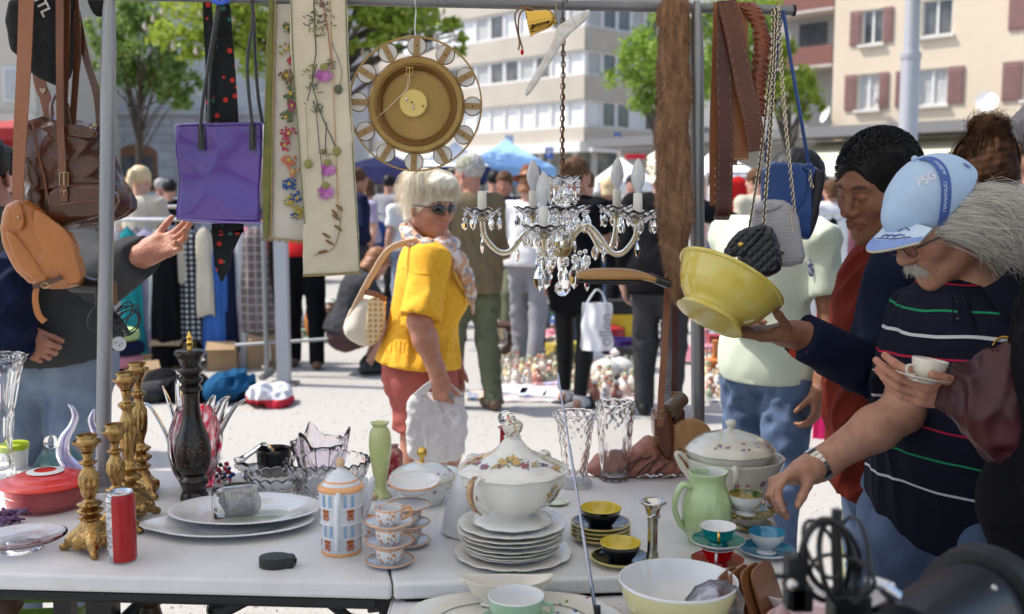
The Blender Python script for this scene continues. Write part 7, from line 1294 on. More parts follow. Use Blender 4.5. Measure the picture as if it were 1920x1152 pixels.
thread(Lt,[(588,-10),(590,60),(592,100),(585,150),(594,190),(606,225),(622,260),(632,285)],thg,.0016);thread(Lt,[(594,120),(586,150),(576,190)],thg);thread(Lt,[(612,230),(610,270),(612,290)],thg);thread(Lt,[(592,200),(597,260),(604,320),(606,350)],thg);thread(Lt,[(600,-10),(612,40),(618,90),(622,130)],mat('thread red',(.4,.06,.08),rough=.9));thread(Lt,[(573,200),(576,260),(577,305)],thl,.0009);thread(Lt,[(622,80),(640,130),(636,165)],thg,.0009)
rr_=random.Random(6)
for(x0,y0,n,s_,m)in((590,40,22,26,thg),(596,60,16,22,thl),(608,40,14,24,thg),(606,10,12,16,thg),(580,135,14,22,thl),(588,165,10,14,thg),(585,203,10,20,thg),(607,290,10,14,thb),(618,120,12,16,thg),(600,205,9,14,thg)):
 b=MB()
 for i in range(n):a=rr_.uniform(-2.8,.2);x,y=x0+rr_.gauss(0,s_*.4),y0+rr_.gauss(0,s_*.35);l=rr_.uniform(5,12);b.tube([hp(x,y,-.029),hp(x+l*math.cos(a),y+l*math.sin(a)*.8,-.0295)],.0011,4)
 o=obj('sprig',b,m,Lt,W=True);o['kind']='stuff'
def thistle(px,py,r):
 b=MB()
 for i in range(90):a=rr_.uniform(0,6.28);l=r*rr_.uniform(.5,1.05);b.tube([hp(px,py,-.030),hp(px+l*math.cos(a),py+l*.8*math.sin(a),-.0305)],.0010,3)
 o=obj('thistle_bloom',b,thp,Lt,W=True);o['kind']='stuff';b=MB();b.sphere(hp(px,py-r*.75,-.030),(r*.42*.00128,.003,r*.4*.00128),12,8);obj('calyx',b,thl,Lt,W=True)
thistle(608,141,19);thistle(614,318,17);thistle(610,362,18)
for px,py in((634,168),(578,308),(631,284)):b=MB();b.sphere(hp(px,py,-.030),(.010,.003,.011),10,7);obj('bud',b,thl if py>200 else thg,Lt,W=True)
thread(Lt,[(640,385),(638,420),(632,450),(620,470),(590,478)],thb,.0009)
for i,(px,py,a)in enumerate(((636,390,-2.4),(630,408,-2.5),(634,428,-2.5),(612,442,-2.6),(618,455,-2.6),(605,472,2.9),(628,400,-2.3))):b=MB();b.sphere(hp(px,py,-.0295),(.012,.0012,.0035),10,6,M=Matrix.Rotation(a,3,'Y'));obj('leaf',b,thb,Lt,W=True)
def bloom(px,py,r,m,n=6,mc=None):
 b=MB()
 for i in range(n*3):a=rr_.uniform(0,6.28);q=r*rr_.uniform(.2,1.);b.sphere(hp(px+q*math.cos(a),py+q*math.sin(a),-.0005),(r*rr_.uniform(.15,.4)*.00128,.0016,r*.16*.00128),7,4,M=Matrix.Rotation(-a+rr_.gauss(0,.5),3,'Y'))
 obj('petals',b,m,Bt,W=True);b=MB();b.sphere(hp(px,py,-.002),(r*.25*.00128,.002,r*.25*.00128),8,6);obj('flower_heart',b,mc or mat('thread gold',(.5,.33,.06),rough=.9),Bt,W=True)
tm=lambda k,c:mat('thread '+k,c,rough=.9,c2=tuple(x*.6 for x in c),ns=150)
for px,py,r,k,c in((540,92,16,'olive',(.20,.2,.06)),(548,118,10,'rose',(.45,.06,.10)),(538,142,15,'umber',(.2,.13,.05)),(545,175,16,'moss',(.12,.17,.06)),(548,198,12,'wine',(.35,.05,.12)),(536,220,14,'moss',(.12,.17,.06)),(541,250,14,'rose',(.45,.06,.10)),(534,272,13,'rose',(.45,.06,.10)),(542,300,15,'coral',(.55,.17,.10)),(550,322,14,'salmon',(.6,.3,.17)),(542,345,14,'blue',(.04,.10,.30)),(556,372,13,'blue',(.04,.10,.30)),(545,380,12,'mustard',(.42,.35,.06)),(560,398,12,'mustard',(.42,.35,.06)),(554,405,8,'blue',(.04,.10,.30)),(538,52,10,'moss',(.12,.17,.06))):bloom(px,py,r,tm(k,c),5+px%3)
gp=mat('gold paint',(.36,.23,.075),rough=.42,metal=.55,c2=(.28,.17,.05),ns=7,bump=.1,bs=80);gp2=mat('pale gold plate',(.62,.48,.16),rough=.4,metal=.5)
t=thing('wall_clock','round golden sunburst clock hanging with its back to us','clock',hp(779,195));k=.00128;Rc=Matrix(((1,0,0),(0,0,-1),(0,1,0)));cc_=hp(779,196)
def ringz(name,prof,m,c=cc_,par=None,n=72):b=MB();b.lathe([(r*k,z*k)for r,z in prof],n,c,M=Rc);return obj(name,b,m,par or t,W=True,sharp=35)
ringz('outer_hoop',[(120,-4),(123,-4),(123,4),(120,4),(120,-4)],gp);cc2=hp(781,198)
ringz('case',[(63,2),(64,10),(70,14),(84,16),(88,10),(89,-6),(80,-14),(60,-18),(0,-18)],gp,cc2);ringz('inner_ring',[(72,14.5),(74,17),(70,18),(64,12),(63,6)],mat('dark gold',(.17,.085,.02),rough=.4,metal=.5),cc2);dsk=ringz('back_plate',[(66,2),(60,3),(0,3.2)],gp,cc2);cap_=ringz('movement_cover',[(26,3),(26,11),(24,13),(0,13)],gp2,hp(776,195,-.002),n=48)
for x,y,r in((762,186,3.6),(772,192,2.2),(776,196,2.4),(775,203,3),(793,199,2.2)):b=MB();b.sphere(hp(x,y,-.019),r*k,10,6);obj('screw',b,silver if r>2.3 else gp,cap_,W=True)
buckle(t,768,134,12,14,-.025,gp2,.0012);thread(t,[(768,140),(764,165),(730,200),(706,222)],mat('string',(.6,.56,.45),rough=.8),.0008,-.022,'string');thread(t,[(766,140),(762,176)],mat('string'),.0006,-.022,'string');thread(t,[(781,218),(788,240)],mat('string'),.0005,-.012,'string')
b=MB();b.tube([hp(778,6,-.018),hp(780,20),hp(778,50),hp(779,74)],.0013,8,4);b.tube([hp(778,6,-.018),hp(779,-6,-.005),hp(778,4,.016)],.0013,8,3);obj('wire_hook',b,mat('white wire',(.6,.62,.66),rough=.3,metal=.6),t,W=True)
frd=mat('clock pearl',(.62,.60,.58),rough=.3,c2=(.52,.50,.47),ns=20)
for i in range(12):
 a=R(2+30*i);d=Vector((math.sin(a),0,math.cos(a)));c=cc_+d*105*k;b=MB();b.lathe([(0,-3*k),(16*k,-3*k),(17*k,0),(16*k,3*k),(0,3*k)],24,c,M=Rc);dk_=obj('number_disc',b,frd,t,W=True);b=MB();b.lathe([(16.5*k,-1*k),(18*k,0),(16.5*k,1*k)],24,c,M=Rc);obj('disc_rim',b,mat('dark gold'),dk_,W=True)
 b=MB();s_=Vector((math.cos(a),0,-math.sin(a)));b.box(c+Vector((0,-.005,0))-d*1*k,(11*k,.002,34*k),Matrix((s_,Vector((0,1,0)),d)).transposed());bb=obj('spoke',b,mat('spoke brass',(.30,.19,.08),rough=.45,metal=.4),dk_,W=True);b=MB();b.sphere(c+Vector((0,-.0062,0)),1.4*k,8,6);obj('rivet',b,mat('rivet',(.02,.015,.01)),dk_,W=True)
t=thing('brass_bell','small polished brass bell with cords under the rail','bell',hp(1015,38));Mb=Matrix.Rotation(R(102),3,'Y');b=MB();b.lathe([(25*k,-26*k),(22*k,-18*k),(19*k,0),(16*k,14*k),(9*k,22*k),(0,24*k)],32,hp(1016,38),sm=3,M=Mb.inverted()@Matrix.Rotation(math.pi,3,'Y'));b.lathe([(24*k,-26*k),(25*k,-26*k),(25*k,-24*k)],32,hp(1016,38),M=Mb.inverted()@Matrix.Rotation(math.pi,3,'Y'));obj('bell_body',b,mat('polished brass',(.72,.45,.09),rough=.1,metal=1.),t,W=True)
b=MB();b.sphere(hp(1041,42),5*k);b.tube([hp(1040,42),hp(1044,20),hp(1042,8)],.0012,6);obj('crown',b,oldb,t,W=True)
b=MB();b.tube([hp(1000,18,-.01),hp(980,14,-.01),hp(966,26,-.01),hp(968,50,-.01),hp(974,78,-.01),hp(972,94,-.01)],.0022,6,4);b.tube([hp(998,16,-.008),hp(976,24,-.008),hp(972,60,-.008),hp(980,92,-.008)],.0020,6,4);obj('cord',b,mat('brown cord',(.22,.12,.06),rough=.8),t,W=True);b=MB();b.sphere(hp(979,98,-.008),(.004,.003,.007));obj('bead',b,redc,t,W=True)
t=thing('coat_hanger','chipped white half coat hanger leaning from the rail','hanger',hp(1050,90,-.02));o=obj('hanger_arm',puff([(1103,17),(1108,24),(1098,40),(1066,66),(1048,92),(1014,148),(990,181),(983,178),(990,158),(1024,102),(1038,76),(1044,50),(1060,40),(1086,26)],H-.02,.008,.006,vox=.002),mat('chipped white paint',(.70,.69,.67),rough=.5,c2=(.58,.55,.5),ns=60,na=.3),t,W=True,sharp=0);b=MB();b.tube([hp(1056,46,-.02),hp(1055,20,-.02),hp(1058,4,-.02),hp(1062,-4,0),hp(1064,8,.02)],.0016,8,4);obj('hook',b,mat('dark wire',(.08,.09,.1),rough=.4,metal=.8),t,W=True)
t=thing('chandelier','crystal glass chandelier with white candles hanging from the rail','chandelier',hp(1055,420));cx=hp(1055,420).x;bz=lambda y:hp(1055,y).z;Yc=H+.0
chm=mat('bronze chain',(.13,.065,.03),rough=.35,metal=.9)
def chain(par,pts,m,r=.0013,L_=.011,w=.0038,name='chain'):
 q=cr([tuple(p)for p in pts],14);d=[0]
 for i in range(1,len(q)):d.append(d[-1]+float(np.linalg.norm(q[i]-q[i-1])))
 n=int(d[-1]/(L_*.72));b=MB()
 for i in range(n):
  s_=d[-1]*(i+.5)/n;j=max(1,np.searchsorted(d,s_));u=(s_-d[j-1])/(d[j]-d[j-1]+1e-9);c=Vector(q[j-1]*(1-u)+q[j]*u);tg=Vector(q[j]-q[j-1]).normalized();sd_=tg.cross(Vector((0,1,0))if i%2 else Vector((1,.3,0))).normalized()
  b.tube([c+tg*(L_/2)*math.cos(a)+sd_*w*math.sin(a)for a in[R(x)for x in range(0,360,60)]],r,4,closed=True)
 o=obj(name,b,m,par,W=True);o['kind']='stuff';return o
chain(t,[hp(1055,24),hp(1056,120),hp(1054,240),hp(1055,328)],chm,.0017,.017,.0052);b=MB();b.tube([hp(1055,30),hp(1056,180),hp(1055,328)],.002,6,3);b.tube([hp(1055,26),hp(1055,8,-.015),hp(1055,-2,0),hp(1055,8,.016)],.0014,6,3);obj('cable',b,chm,t,W=True)
def bobeche(cx_,cy_,zb,R0,par):b=MB();b.lathe([(0,0),(.012,0),(R0*.6,.003),(R0,.016),(R0*1.02,.018),(R0*.95,.018),(R0*.55,.007),(0,.005)],48,(cx_,cy_,zb),sm=2,wave=lambda a,r,z:(r*(1+.06*math.cos(10*a)*(1 if r>.02 else 0)),z+.003*math.cos(10*a)*(1 if r>.02 else 0)));return obj('glass_dish',b,cut,par,W=True)
dropv=MB();dropv.lathe([(0,0),(.0062,-.008),(.0085,-.016),(.0062,-.026),(0,-.032)],8,sy=.45);dropm=mesh_of('crystal_drop',dropv.v,dropv.f,glass('crystal',(1,1,1),ior=1.55),smooth=False)
beadv=MB();beadv.sphere((0,0,0),.0042,8,5);beadm=mesh_of('crystal_bead',beadv.v,beadv.f,glass('crystal'),smooth=False)
nd=[0]
def drop(x,y,z,s_=1.,chain_n=1,par=None):
 for i in range(chain_n):o=obj('crystal_bead',beadm,None,par or t,W=True);o.matrix_parent_inverse=(par or t).matrix_basis.inverted()if False else o.matrix_parent_inverse;o.location=(x,y,z-.006-i*.009);o.scale=(s_,)*3
 o=obj('crystal_drop',dropm,None,par or t,W=True);o.location=(x,y,z-.009*chain_n-.003);o.scale=(s_,)*3;o.rotation_euler=(0,0,nd[0]*1.3);nd[0]+=1
bobeche(cx,Yc,bz(346),.040,t)
b=MB();b.lathe([(.004,bz(480)),(.018,bz(468)),(.024,bz(456)),(.012,bz(440)),(.022,bz(420)),(.034,bz(408)),(.018,bz(396)),(.012,bz(386)),(.026,bz(374)),(.014,bz(362)),(.008,bz(350)),(.007,bz(335))],20,(cx,Yc,0),sm=2,wave=lambda a,r,z:(r*(1+.08*math.cos(10*a)),z));obj('glass_column',b,cut,t,W=True,sharp=10)
bobeche(cx,Yc,bz(402),.062,t);b=MB();b.lathe([(0,bz(484)),(.012,bz(482)),(.021,bz(470)),(.021,bz(462)),(.010,bz(455)),(0,bz(455))],24,(cx,Yc,0),sm=2);obj('hub',b,oldb,t,W=True)
hz0=bz(466);wax=mat('candle sleeve',(.68,.67,.62),rough=.35,c2=(.62,.60,.52),ns=12);bulbm=mat('opal bulb',(.72,.72,.74),rough=.18,tr=.35)
goldg=mat('gold tinted glass',(.80,.70,.48),rough=.04,tr=.85,ior=1.5)
for ang,Ra,lit,yb in((183,.192,0,406),(252,.165,1,434),(-28,.19,1,410),(38,.178,1,402),(112,.18,1,404)):
 d=Vector((math.cos(R(ang)),math.sin(R(ang)),0));o3=lambda r,z:Vector((cx,Yc,0))+d*r+Vector((0,0,z));zc=bz(yb)
 b=MB();b.tube([o3(.012,hz0),o3(.035,hz0+.038),o3(.065,hz0+.055),o3(.095,hz0+.030),o3(.125,hz0-.006),o3(.155,hz0-.006),o3(Ra-.006,hz0+.028),o3(Ra,zc-.006)],.0068,10,5);arm=obj('arm',b,goldg,t,W=True);b=MB()
 for q in range(2):b.tube([o3(.012,hz0+.002),o3(.035,hz0+.04),o3(.065,hz0+.057),o3(.095,hz0+.032),o3(.125,hz0-.004),o3(.155,hz0-.004),o3(Ra-.006,hz0+.03),o3(Ra,zc-.006)],.0016,6,5)
 obj('brass_core',b,mat('brass core',(.35,.28,.14),rough=.35,metal=.8),arm,W=True)
 p=o3(Ra,0);bobeche(p.x,p.y,zc,.046,arm);bobeche(p.x,p.y,zc-.009,.034,arm);b=MB();b.lathe([(.008,zc-.012),(.012,zc-.006),(.008,zc+.002),(.011,zc+.006)],16,(p.x,p.y,0));obj('socket',b,oldb,arm,W=True)
 b=MB();b.lathe([(.0105,zc+.004),(.0108,zc+.03),(.0105,zc+.058),(.009,zc+.060),(0,zc+.060)],20,(p.x,p.y,0));obj('candle',b,wax,arm,W=True)
 if lit:b=MB();b.lathe([(.006,zc+.060),(.0075,zc+.066),(.013,zc+.078),(.0165,zc+.095),(.0125,zc+.118),(.005,zc+.134),(0,zc+.139)],24,(p.x,p.y,0),sm=3);obj('bulb',b,bulbm,arm,W=True)
 for i in range(6):a=R(60*i+ang);drop(p.x+.041*math.cos(a),p.y+.041*math.sin(a),zc+.012,1.05,1)
 drop(p.x,p.y,zc-.03,1.2,2)
for i in range(8):a=R(45*i+10);drop(cx+.039*math.cos(a),Yc+.039*math.sin(a),bz(346)+.014,1.0,2)
for i in range(12):a=R(30*i);drop(cx+.06*math.cos(a),Yc+.06*math.sin(a),bz(402)+.012,1.15,1+i%2)
for i in range(10):a=R(36*i+22);drop(cx+.06*math.cos(a),Yc+.06*math.sin(a),bz(468+12*(i%2)),1.5+.5*(i%2),1+i%2)
for i in range(12):a=R(30*i+11);drop(cx+.03*math.cos(a),Yc+.03*math.sin(a),bz(375+30*(i%3)),1.2,1)
for i in range(5):a=R(72*i+40);drop(cx+.11*math.cos(a),Yc+.11*math.sin(a),hz0+.02,1.3,1+i%2)
drop(cx,Yc,bz(490),1.4,1);b=MB();b.sphere((cx,Yc,bz(541)),.019,14,9);obj('crystal_ball',b,glass('crystal'),t,W=True,smooth=False);b=MB();b.tube([(cx,Yc,bz(482)),(cx,Yc,bz(528))],.0009,5);obj('pin',b,oldb,t,W=True)
t=thing('hairbrush','flat wooden brush with black handle below the chandelier','brush',hp(1160,518,-.03));wd=mat('brush wood',(.50,.27,.10),rough=.4,c2=(.38,.19,.06),ns=5,stretch=(1,8,8),coat=.3)
obj('wooden_back',puff([(1078,518),(1086,508),(1120,503),(1180,504),(1206,510),(1232,520),(1228,530),(1200,524),(1150,524),(1086,524)],H-.03,.03,.012,vox=.002),wd,t,W=True,sharp=0);obj('rubber_pad',puff([(1080,523),(1200,524),(1206,529),(1170,534),(1084,530)],H-.03,.026,.006,vox=.002),mat('pad black',(.015,.015,.015),rough=.6),t,W=True,sharp=0);b=MB();b.tube([hp(1216,518,-.03),hp(1234,526,-.03),hp(1256,534,-.03)],[.009,.010,.011],12,3);obj('handle',b,blt,t,W=True)
b=MB();b.tube([hp(1254,532,-.03),hp(1262,300,.03),hp(1260,14,.018),hp(1260,4,0)],.001,5,3);obj('cord',b,chm,t,W=True)
furm=mat('brown fur',(.13,.055,.022),rough=.6,c2=(.42,.24,.13),ns=75,nd=6,na=.9,stretch=(1,1,.22),bump=.4,bs=150);fout=[(1238,-14),(1290,-14),(1292,60),(1294,160),(1291,260),(1296,350),(1293,430),(1284,500),(1279,560),(1272,572),(1262,566),(1250,520),(1242,460),(1232,400),(1230,280),(1233,150)]
t=thing('fur_stole','long brown fur stole hanging down over the rail','fur',hp(1262,250,-.02));vf=puff(fout,H-.015,.026,.024,vox=.003,disp=lambda p:.006*wob(p,2,45,4)+.004*wob(p,5,170,4,(1,1,.35)));obj('pelt',vf,furm,t,W=True,sharp=0)
V,F=vf;nrm=np.cross(V[F[:,1]]-V[F[:,0]],V[F[:,2]]-V[F[:,0]]);nrm/=np.linalg.norm(nrm,axis=1,keepdims=True)+1e-9;cen=V[F].mean(1);rs_=np.random.RandomState(1);sel=rs_.choice(len(F),24000);c=cen[sel]+rs_.normal(size=(24000,3))*.0012;n_=nrm[sel]
dr=n_*.35+np.array([0,0,-1.])*.9+rs_.normal(size=c.shape)*.28;dr/=np.linalg.norm(dr,axis=1,keepdims=True);ln_=rs_.uniform(.008,.018,(24000,1));sd_=np.cross(dr,n_+rs_.normal(size=c.shape)*.3);sd_/=np.linalg.norm(sd_,axis=1,keepdims=True)+1e-9;v=np.stack([c-sd_*.0006,c+sd_*.0006,c+dr*ln_*.6+sd_*.0005,c+dr*ln_],1).reshape(-1,3);f=np.arange(96000).reshape(-1,4)
o=obj('fur_hair',(v,f),furm,t,W=True,smooth=False);o['kind']='stuff'
def belt(label,pts,w,m,dy0=0.,st=True,holes=None,tm_=.003):
 t=thing('leather_belt',label,'belt',hp(pts[0][0],100),0,'leather belts over the rail');strap(t,'band',pts,w,m,tm_)
 wv=w if not hasattr(w,'__len__')else w[0]
 if st:
  for s_ in(-1,1):stitch(t,[(p[0]+s_*wv*.4,p[1])for p in pts],mat('stitch tan',(.35,.2,.12),rough=.8),(pts[1][2]if len(pts[1])>2 else 0)-.003)
 if holes:
  for(x,y)in holes:b=MB();b.sphere(hp(x,y,(pts[1][2]if len(pts[1])>2 else 0)-.002),(.0022,.001,.0022),8,5);obj('hole_eyelet',b,mat('eyelet',(.6,.58,.5),rough=.4),t,W=True)
 return t
belt('tan backed belt with punched holes at the far left of the belts',[(1346,4,.02),(1342,120,.02),(1338,260,.02),(1341,386,.02)],[16,15,16,20],otn,holes=[(1341,316),(1341,331),(1341,347),(1341,363),(1341,378)])
belt('dark oxblood belt hanging straight with curled end',[(1360,2,-.02),(1357,120,-.02),(1360,250,-.022),(1358,350,-.02),(1356,396,-.02),(1352,412,.0)],[28,28,28,30,30,28],dbr)
t=belt('light tan belt with ring end in the middle',[(1388,4,.0),(1386,150,.0),(1388,300,.0)],[30,30,30],otn);b=MB();b.tube([hp(1388+16*math.cos(a),303+6*math.sin(a),-.004)for a in[i*.5 for i in range(14)]],.0012,6);obj('ring',b,oldb,t,W=True)
belt('rust belt showing between the others',[(1372,4,.01),(1378,160,.01),(1374,310,.01)],[16,18,16],leather('rust belt',(.30,.09,.04),(.2,.055,.03)),st=False)
belt('wide chocolate belt crossing diagonally in front',[(1362,2,-.03),(1376,60,-.032),(1396,160,-.03),(1412,230,-.03),(1419,284,-.028)],[34,34,34,34,32],leather('chocolate leather',(.12,.036,.017),(.07,.02,.01),rough=.38,coat=.12))
t=thing('braided_belt','reddish brown braided leather belt right of the flat belts','belt',hp(1422,100),0,'leather belts over the rail');brm=leather('braid leather',(.28,.085,.04),(.17,.045,.02),rough=.35)
pc_=cr([(1404,8),(1420,40),(1430,80),(1424,130),(1420,180),(1424,220)],20)
for j in range(3):
 for e in range(3):
  b=MB();pts=[]
  for i,q in enumerate(pc_):ph=i*.42+j*2.094;pts.append(hp(q[0]+13*math.sin(ph)+(e-1)*3.2*math.cos(ph*.5),q[1]+(e-1)*3,-.01-.006*math.cos(2*ph)))
  b.tube(pts,.0031,6);obj('braid_strand',b,brm,t,W=True)
silvc=mat('chain silver gilt',(.62,.52,.38),rough=.22,metal=1.);gun=mat('chain dark',(.14,.11,.07),rough=.3,metal=1.)
blub=leather('blue leather',(.02,.075,.26),(.015,.05,.19),rough=.35);t=thing('shoulder_bag','cobalt blue flap bag hanging on a blue strap','bag',hp(1485,370,.06));obj('bag_body',puff([(1430,304),(1520,306),(1536,318),(1538,390),(1516,446),(1504,448),(1440,420),(1424,370)],H+.06,.03,.02,vox=.003,disp=f3(3,24,.004)),blub,t,W=True,sharp=0);obj('flap',puff([(1430,306),(1514,308),(1506,400),(1428,404)],H+.026,.005,.004,vox=.002,disp=lambda p:.003*wob(p,2,30,3,(1,.2,.2))),blub,t,W=True,sharp=0);obj('side_gusset',puff([(1522,316),(1544,322),(1540,360),(1520,440),(1512,440),(1516,380)],H+.05,.025,.012,vox=.0025),mat('gusset black',(.015,.013,.02),rough=.5),t,W=True,sharp=0)
for pts in([(1469,20,-.02),(1482,110,-.01),(1496,190,0),(1508,260,.02),(1516,308,.03)],[(1466,20,-.0),(1456,100,.01),(1446,200,.03),(1436,304,.05)]):b=MB();b.tube([hp(*p)for p in pts],.0046,8,5,fl=(1,.7));obj('strap',b,blub,t,W=True)
b=MB();b.sphere(hp(1517,312,.025),(.010,.008,.009));obj('knot',b,blub,t,W=True);b=MB();b.tube([hp(1516,306,.02),hp(1510,316,.02),hp(1520,320,.02),hp(1514,326,.02)],.004,6,4);obj('knot_loop',b,blub,t,W=True);chain(t,[hp(1518,318,.02),hp(1519,335,.02),hp(1523,352,.02)],silvc,.0013,.010,.004)
gq=mat('pale grey quilting',(.46,.44,.45),rough=.55,c2=(.40,.38,.40),ns=9);quilt=lambda a,f:(lambda p:-a*np.abs(np.sin(p[:,2]*f))**.5+a)
t=thing('shoulder_bag','pale grey ribbed clutch on a gilt chain behind the black one','bag',hp(1458,435,.02));obj('bag_body',puff([(1408,386),(1440,372),(1474,376),(1494,400),(1500,440),(1510,492),(1472,503),(1440,498),(1412,450)],H+.025,.03,.02,vox=.0022,disp=quilt(.0022,420)),gq,t,W=True,sharp=0);obj('top_flap',puff([(1410,392),(1440,374),(1470,382),(1460,392),(1424,402)],H-.004,.008,.006,vox=.002),gq,t,W=True,sharp=0)
chain(t,[hp(1456,14,-.02),hp(1452,90,-.02),hp(1446,200,-.02),hp(1440,300,-.02),hp(1434,380,-.01)],silvc,.0014,.0115,.0042);chain(t,[hp(1460,14,-.016),hp(1464,100,-.02),hp(1470,200,-.02),hp(1480,300,-.02),hp(1490,400,-.01)],silvc,.0014,.0115,.0042)
b=MB();b.sphere(hp(1467,474,-.008),.004);obj('snap',b,gun,t,W=True);b=MB();b.tube([hp(1484,402,-.012),hp(1486,434,-.012)],.0015,6);obj('zip_pull',b,silvc,t,W=True)
bq=mat('black quilted leather',(.012,.012,.015),rough=.33,coat=.4,c2=(.02,.02,.026),ns=20);dq=lambda a,f:(lambda p:a-a*(np.minimum(np.abs(np.sin((p[:,0]+p[:,2])*f)),np.abs(np.sin((p[:,0]-p[:,2])*f))))**.5*2)
t=thing('shoulder_bag','small black quilted flap bag with gold clasp','bag',hp(1412,470,-.04));obj('bag_body',puff([(1386,440),(1440,420),(1456,446),(1466,502),(1446,518),(1404,526),(1388,508),(1384,474)],H-.03,.03,.018,vox=.0022,disp=dq(.0013,130)),bq,t,W=True,sharp=0);obj('flap',puff([(1356,474),(1372,446),(1390,430),(1440,418),(1430,440),(1404,470),(1388,482),(1360,483)],H-.06,.010,.008,vox=.0022,disp=dq(.0013,130)),bq,t,W=True,sharp=0);b=MB();b.sphere(hp(1389,459,-.073),(.007,.003,.006));obj('clasp',b,gold,t,W=True)
for pts in([(1450,16,-.03),(1449,100,-.03),(1440,180,-.03),(1428,280,-.03),(1416,360,-.03),(1404,432,-.04)],[(1457,16,-.03),(1452,120,-.035),(1446,240,-.035),(1438,340,-.035),(1432,424,-.04)]):chain(t,[hp(*p)for p in pts],silvc,.0013,.011,.004);b=MB();b.tube([hp(*p)for p in pts],.0020,6,4);obj('chain_leather',b,blt,t,W=True)
t=thing('satchel','small chestnut leather satchel hanging low on two long straps','bag',hp(1248,800,.06));ch=leather('chestnut leather',(.15,.042,.020),(.09,.025,.012),rough=.28,coat=.4)
obj('bag_body',puff([(1222,778),(1232,768),(1252,770),(1262,800),(1258,860),(1238,852),(1224,820)],H+.05,.04,.012,vox=.0025,disp=f3(3,30,.002)),ch,t,W=True,sharp=0);b=MB();b.tube([hp(1252,772,.03),hp(1278,748,.08)],.020,16);obj('rolled_top',b,mat('satchel olive',(.14,.10,.06),rough=.4,coat=.3),t,W=True);obj('side_panel',puff([(1252,780),(1282,758),(1284,800),(1262,850)],H+.07,.02,.01,vox=.0025),ch,t,W=True,sharp=0)
strap(t,'strap',[(1256,20,.03),(1262,300,.03),(1252,540,.03),(1247,640,.02),(1240,740,.01),(1238,800,.0)],[12,12,13,13,13,12],strapm,.003);strap(t,'strap',[(1268,20,.06),(1268,300,.06),(1266,560,.07),(1266,660,.08),(1264,745,.08)],13,dbr,.003);buckle(t,1238,778,16,14,-.004);buckle(t,1228,826,9,14,.0);buckle(t,1266,738,14,5,.07)
t=thing('clamp_lamp','black clamp lamp fixed to the left pole with coiled cable','lamp',hp(200,560));bp_=mat('black plastic',(.012,.012,.013),rough=.35);b=MB();b.box(hp(202,552,0),(.028,.055,.06));b.box(hp(190,560,-.02),(.02,.03,.04));bevel(obj('clamp',b,bp_,t,W=True),.004);b=MB();b.tube([hp(192,538,.01),hp(168,536,.03),hp(140,530,.05)],[.018,.020,.026],16,3);obj('lamp_shade',b,bp_,t,W=True)
for i,(cx_,cy_,rx,ry,ph)in enumerate(((238,600,24,26,0),(236,604,27,22,1),(226,596,22,30,2),(240,606,20,24,.5),(182,596,18,24,1),(230,590,30,18,2.4))):b=MB();b.tube([hp(cx_+rx*math.cos(a+ph),cy_+ry*math.sin(a+ph*.6),-.02+.012*math.sin(a+i))for a in[j*.35 for j in range(18)]],.0017,6,2,closed=True);obj('cable_loop',b,bp_,t,W=True)
b=MB();b.tube([hp(212,588,-.02),hp(228,606,-.02),hp(242,628,-.022)],[.006,.007,.005],8,2);obj('plug',b,bp_,t,W=True)
t=thing('price_tag','round white tag with smiling dots hanging by the left pole','tag',hp(222,645));b=MB();b.lathe([(0,-.001),(.0175,-.001),(.0175,.001),(0,.001)],28,hp(223,645,-.01),M=Rc);obj('disc',b,mat('tag white',(.72,.72,.74),rough=.5),t,W=True);b=MB();b.tube([hp(223,633,-.01),hp(220,600,-.01)],.0007,4);obj('string',b,bp_,t,W=True)
for x,y in((217,643),(224,648),(229,645)):b=MB();b.sphere(hp(x,y,-.0115),(.0022,.0006,.0015),8,5);obj('dot',b,bp_,t,W=True)
t=thing('clip_fan','black clamp gadget with looped cables at the lower right','clamp',P(1560,1150,1.0));q=lambda x,y,d=0.:P(x,y,1.0+d)
for i,(cx_,cy_,rx,ry,ph)in enumerate(((1548,1050,46,76,0),(1560,1046,52,66,.6),(1570,1060,34,82,1.3),(1540,1030,34,54,2),(1600,1050,30,80,.4),(1580,1080,60,40,1))):b=MB();b.tube([q(cx_+rx*math.cos(a),cy_+ry*math.sin(a+ph*.3),.03*math.sin(a+i))for a in[j*.35 for j in range(18)]],.0032 if i<3 else .0022,8,2,closed=True);obj('cable_loop',b,bp_,t,W=True)
b=MB();b.box(q(1490,1090),(.020,.02,.055));b.box(q(1500,1120),(.022,.02,.025));b.box(q(1590,1150),(.038,.03,.045));b.tube([q(1570,955),q(1568,1010),q(1572,1100),q(1575,1180)],.006,10,3);b.tube([q(1450,1080),q(1490,1082)],.003,6);bevel(obj('clamp_body',b,bp_,t,W=True),.003);b=MB();b.sphere(q(1486,1096,-.02),.006);obj('rivet',b,silver,t,W=True)
b=MB();b.tube([q(1626,1086),q(1672,1102)],.006,10);b.tube([q(1655,1098),q(1680,1120)],.008,10);obj('chrome_bar',b,mat('chrome'),t,W=True);b=MB();b.tube([q(1575,1180),q(1575,1290),(q(1575,1290).x,1.0,0)],.008,8);b.lathe([(0,.012),(.12,.012),(.13,0),(0,0)],24,(q(1575,1290).x,1.0,0));obj('stand',b,bp_,t,W=True)
t=thing('camera','large black camera lens pointing up at the lower right corner','camera',P(1800,1200,1.0));q=lambda x,y,d=0.:P(x,y,1.0+d);rub=mat('lens black',(.010,.011,.016),rough=.4,coat=.1);a,b2=q(1690,1240,-.03),q(1822,1150,.12);d=(b2-a).normalized()
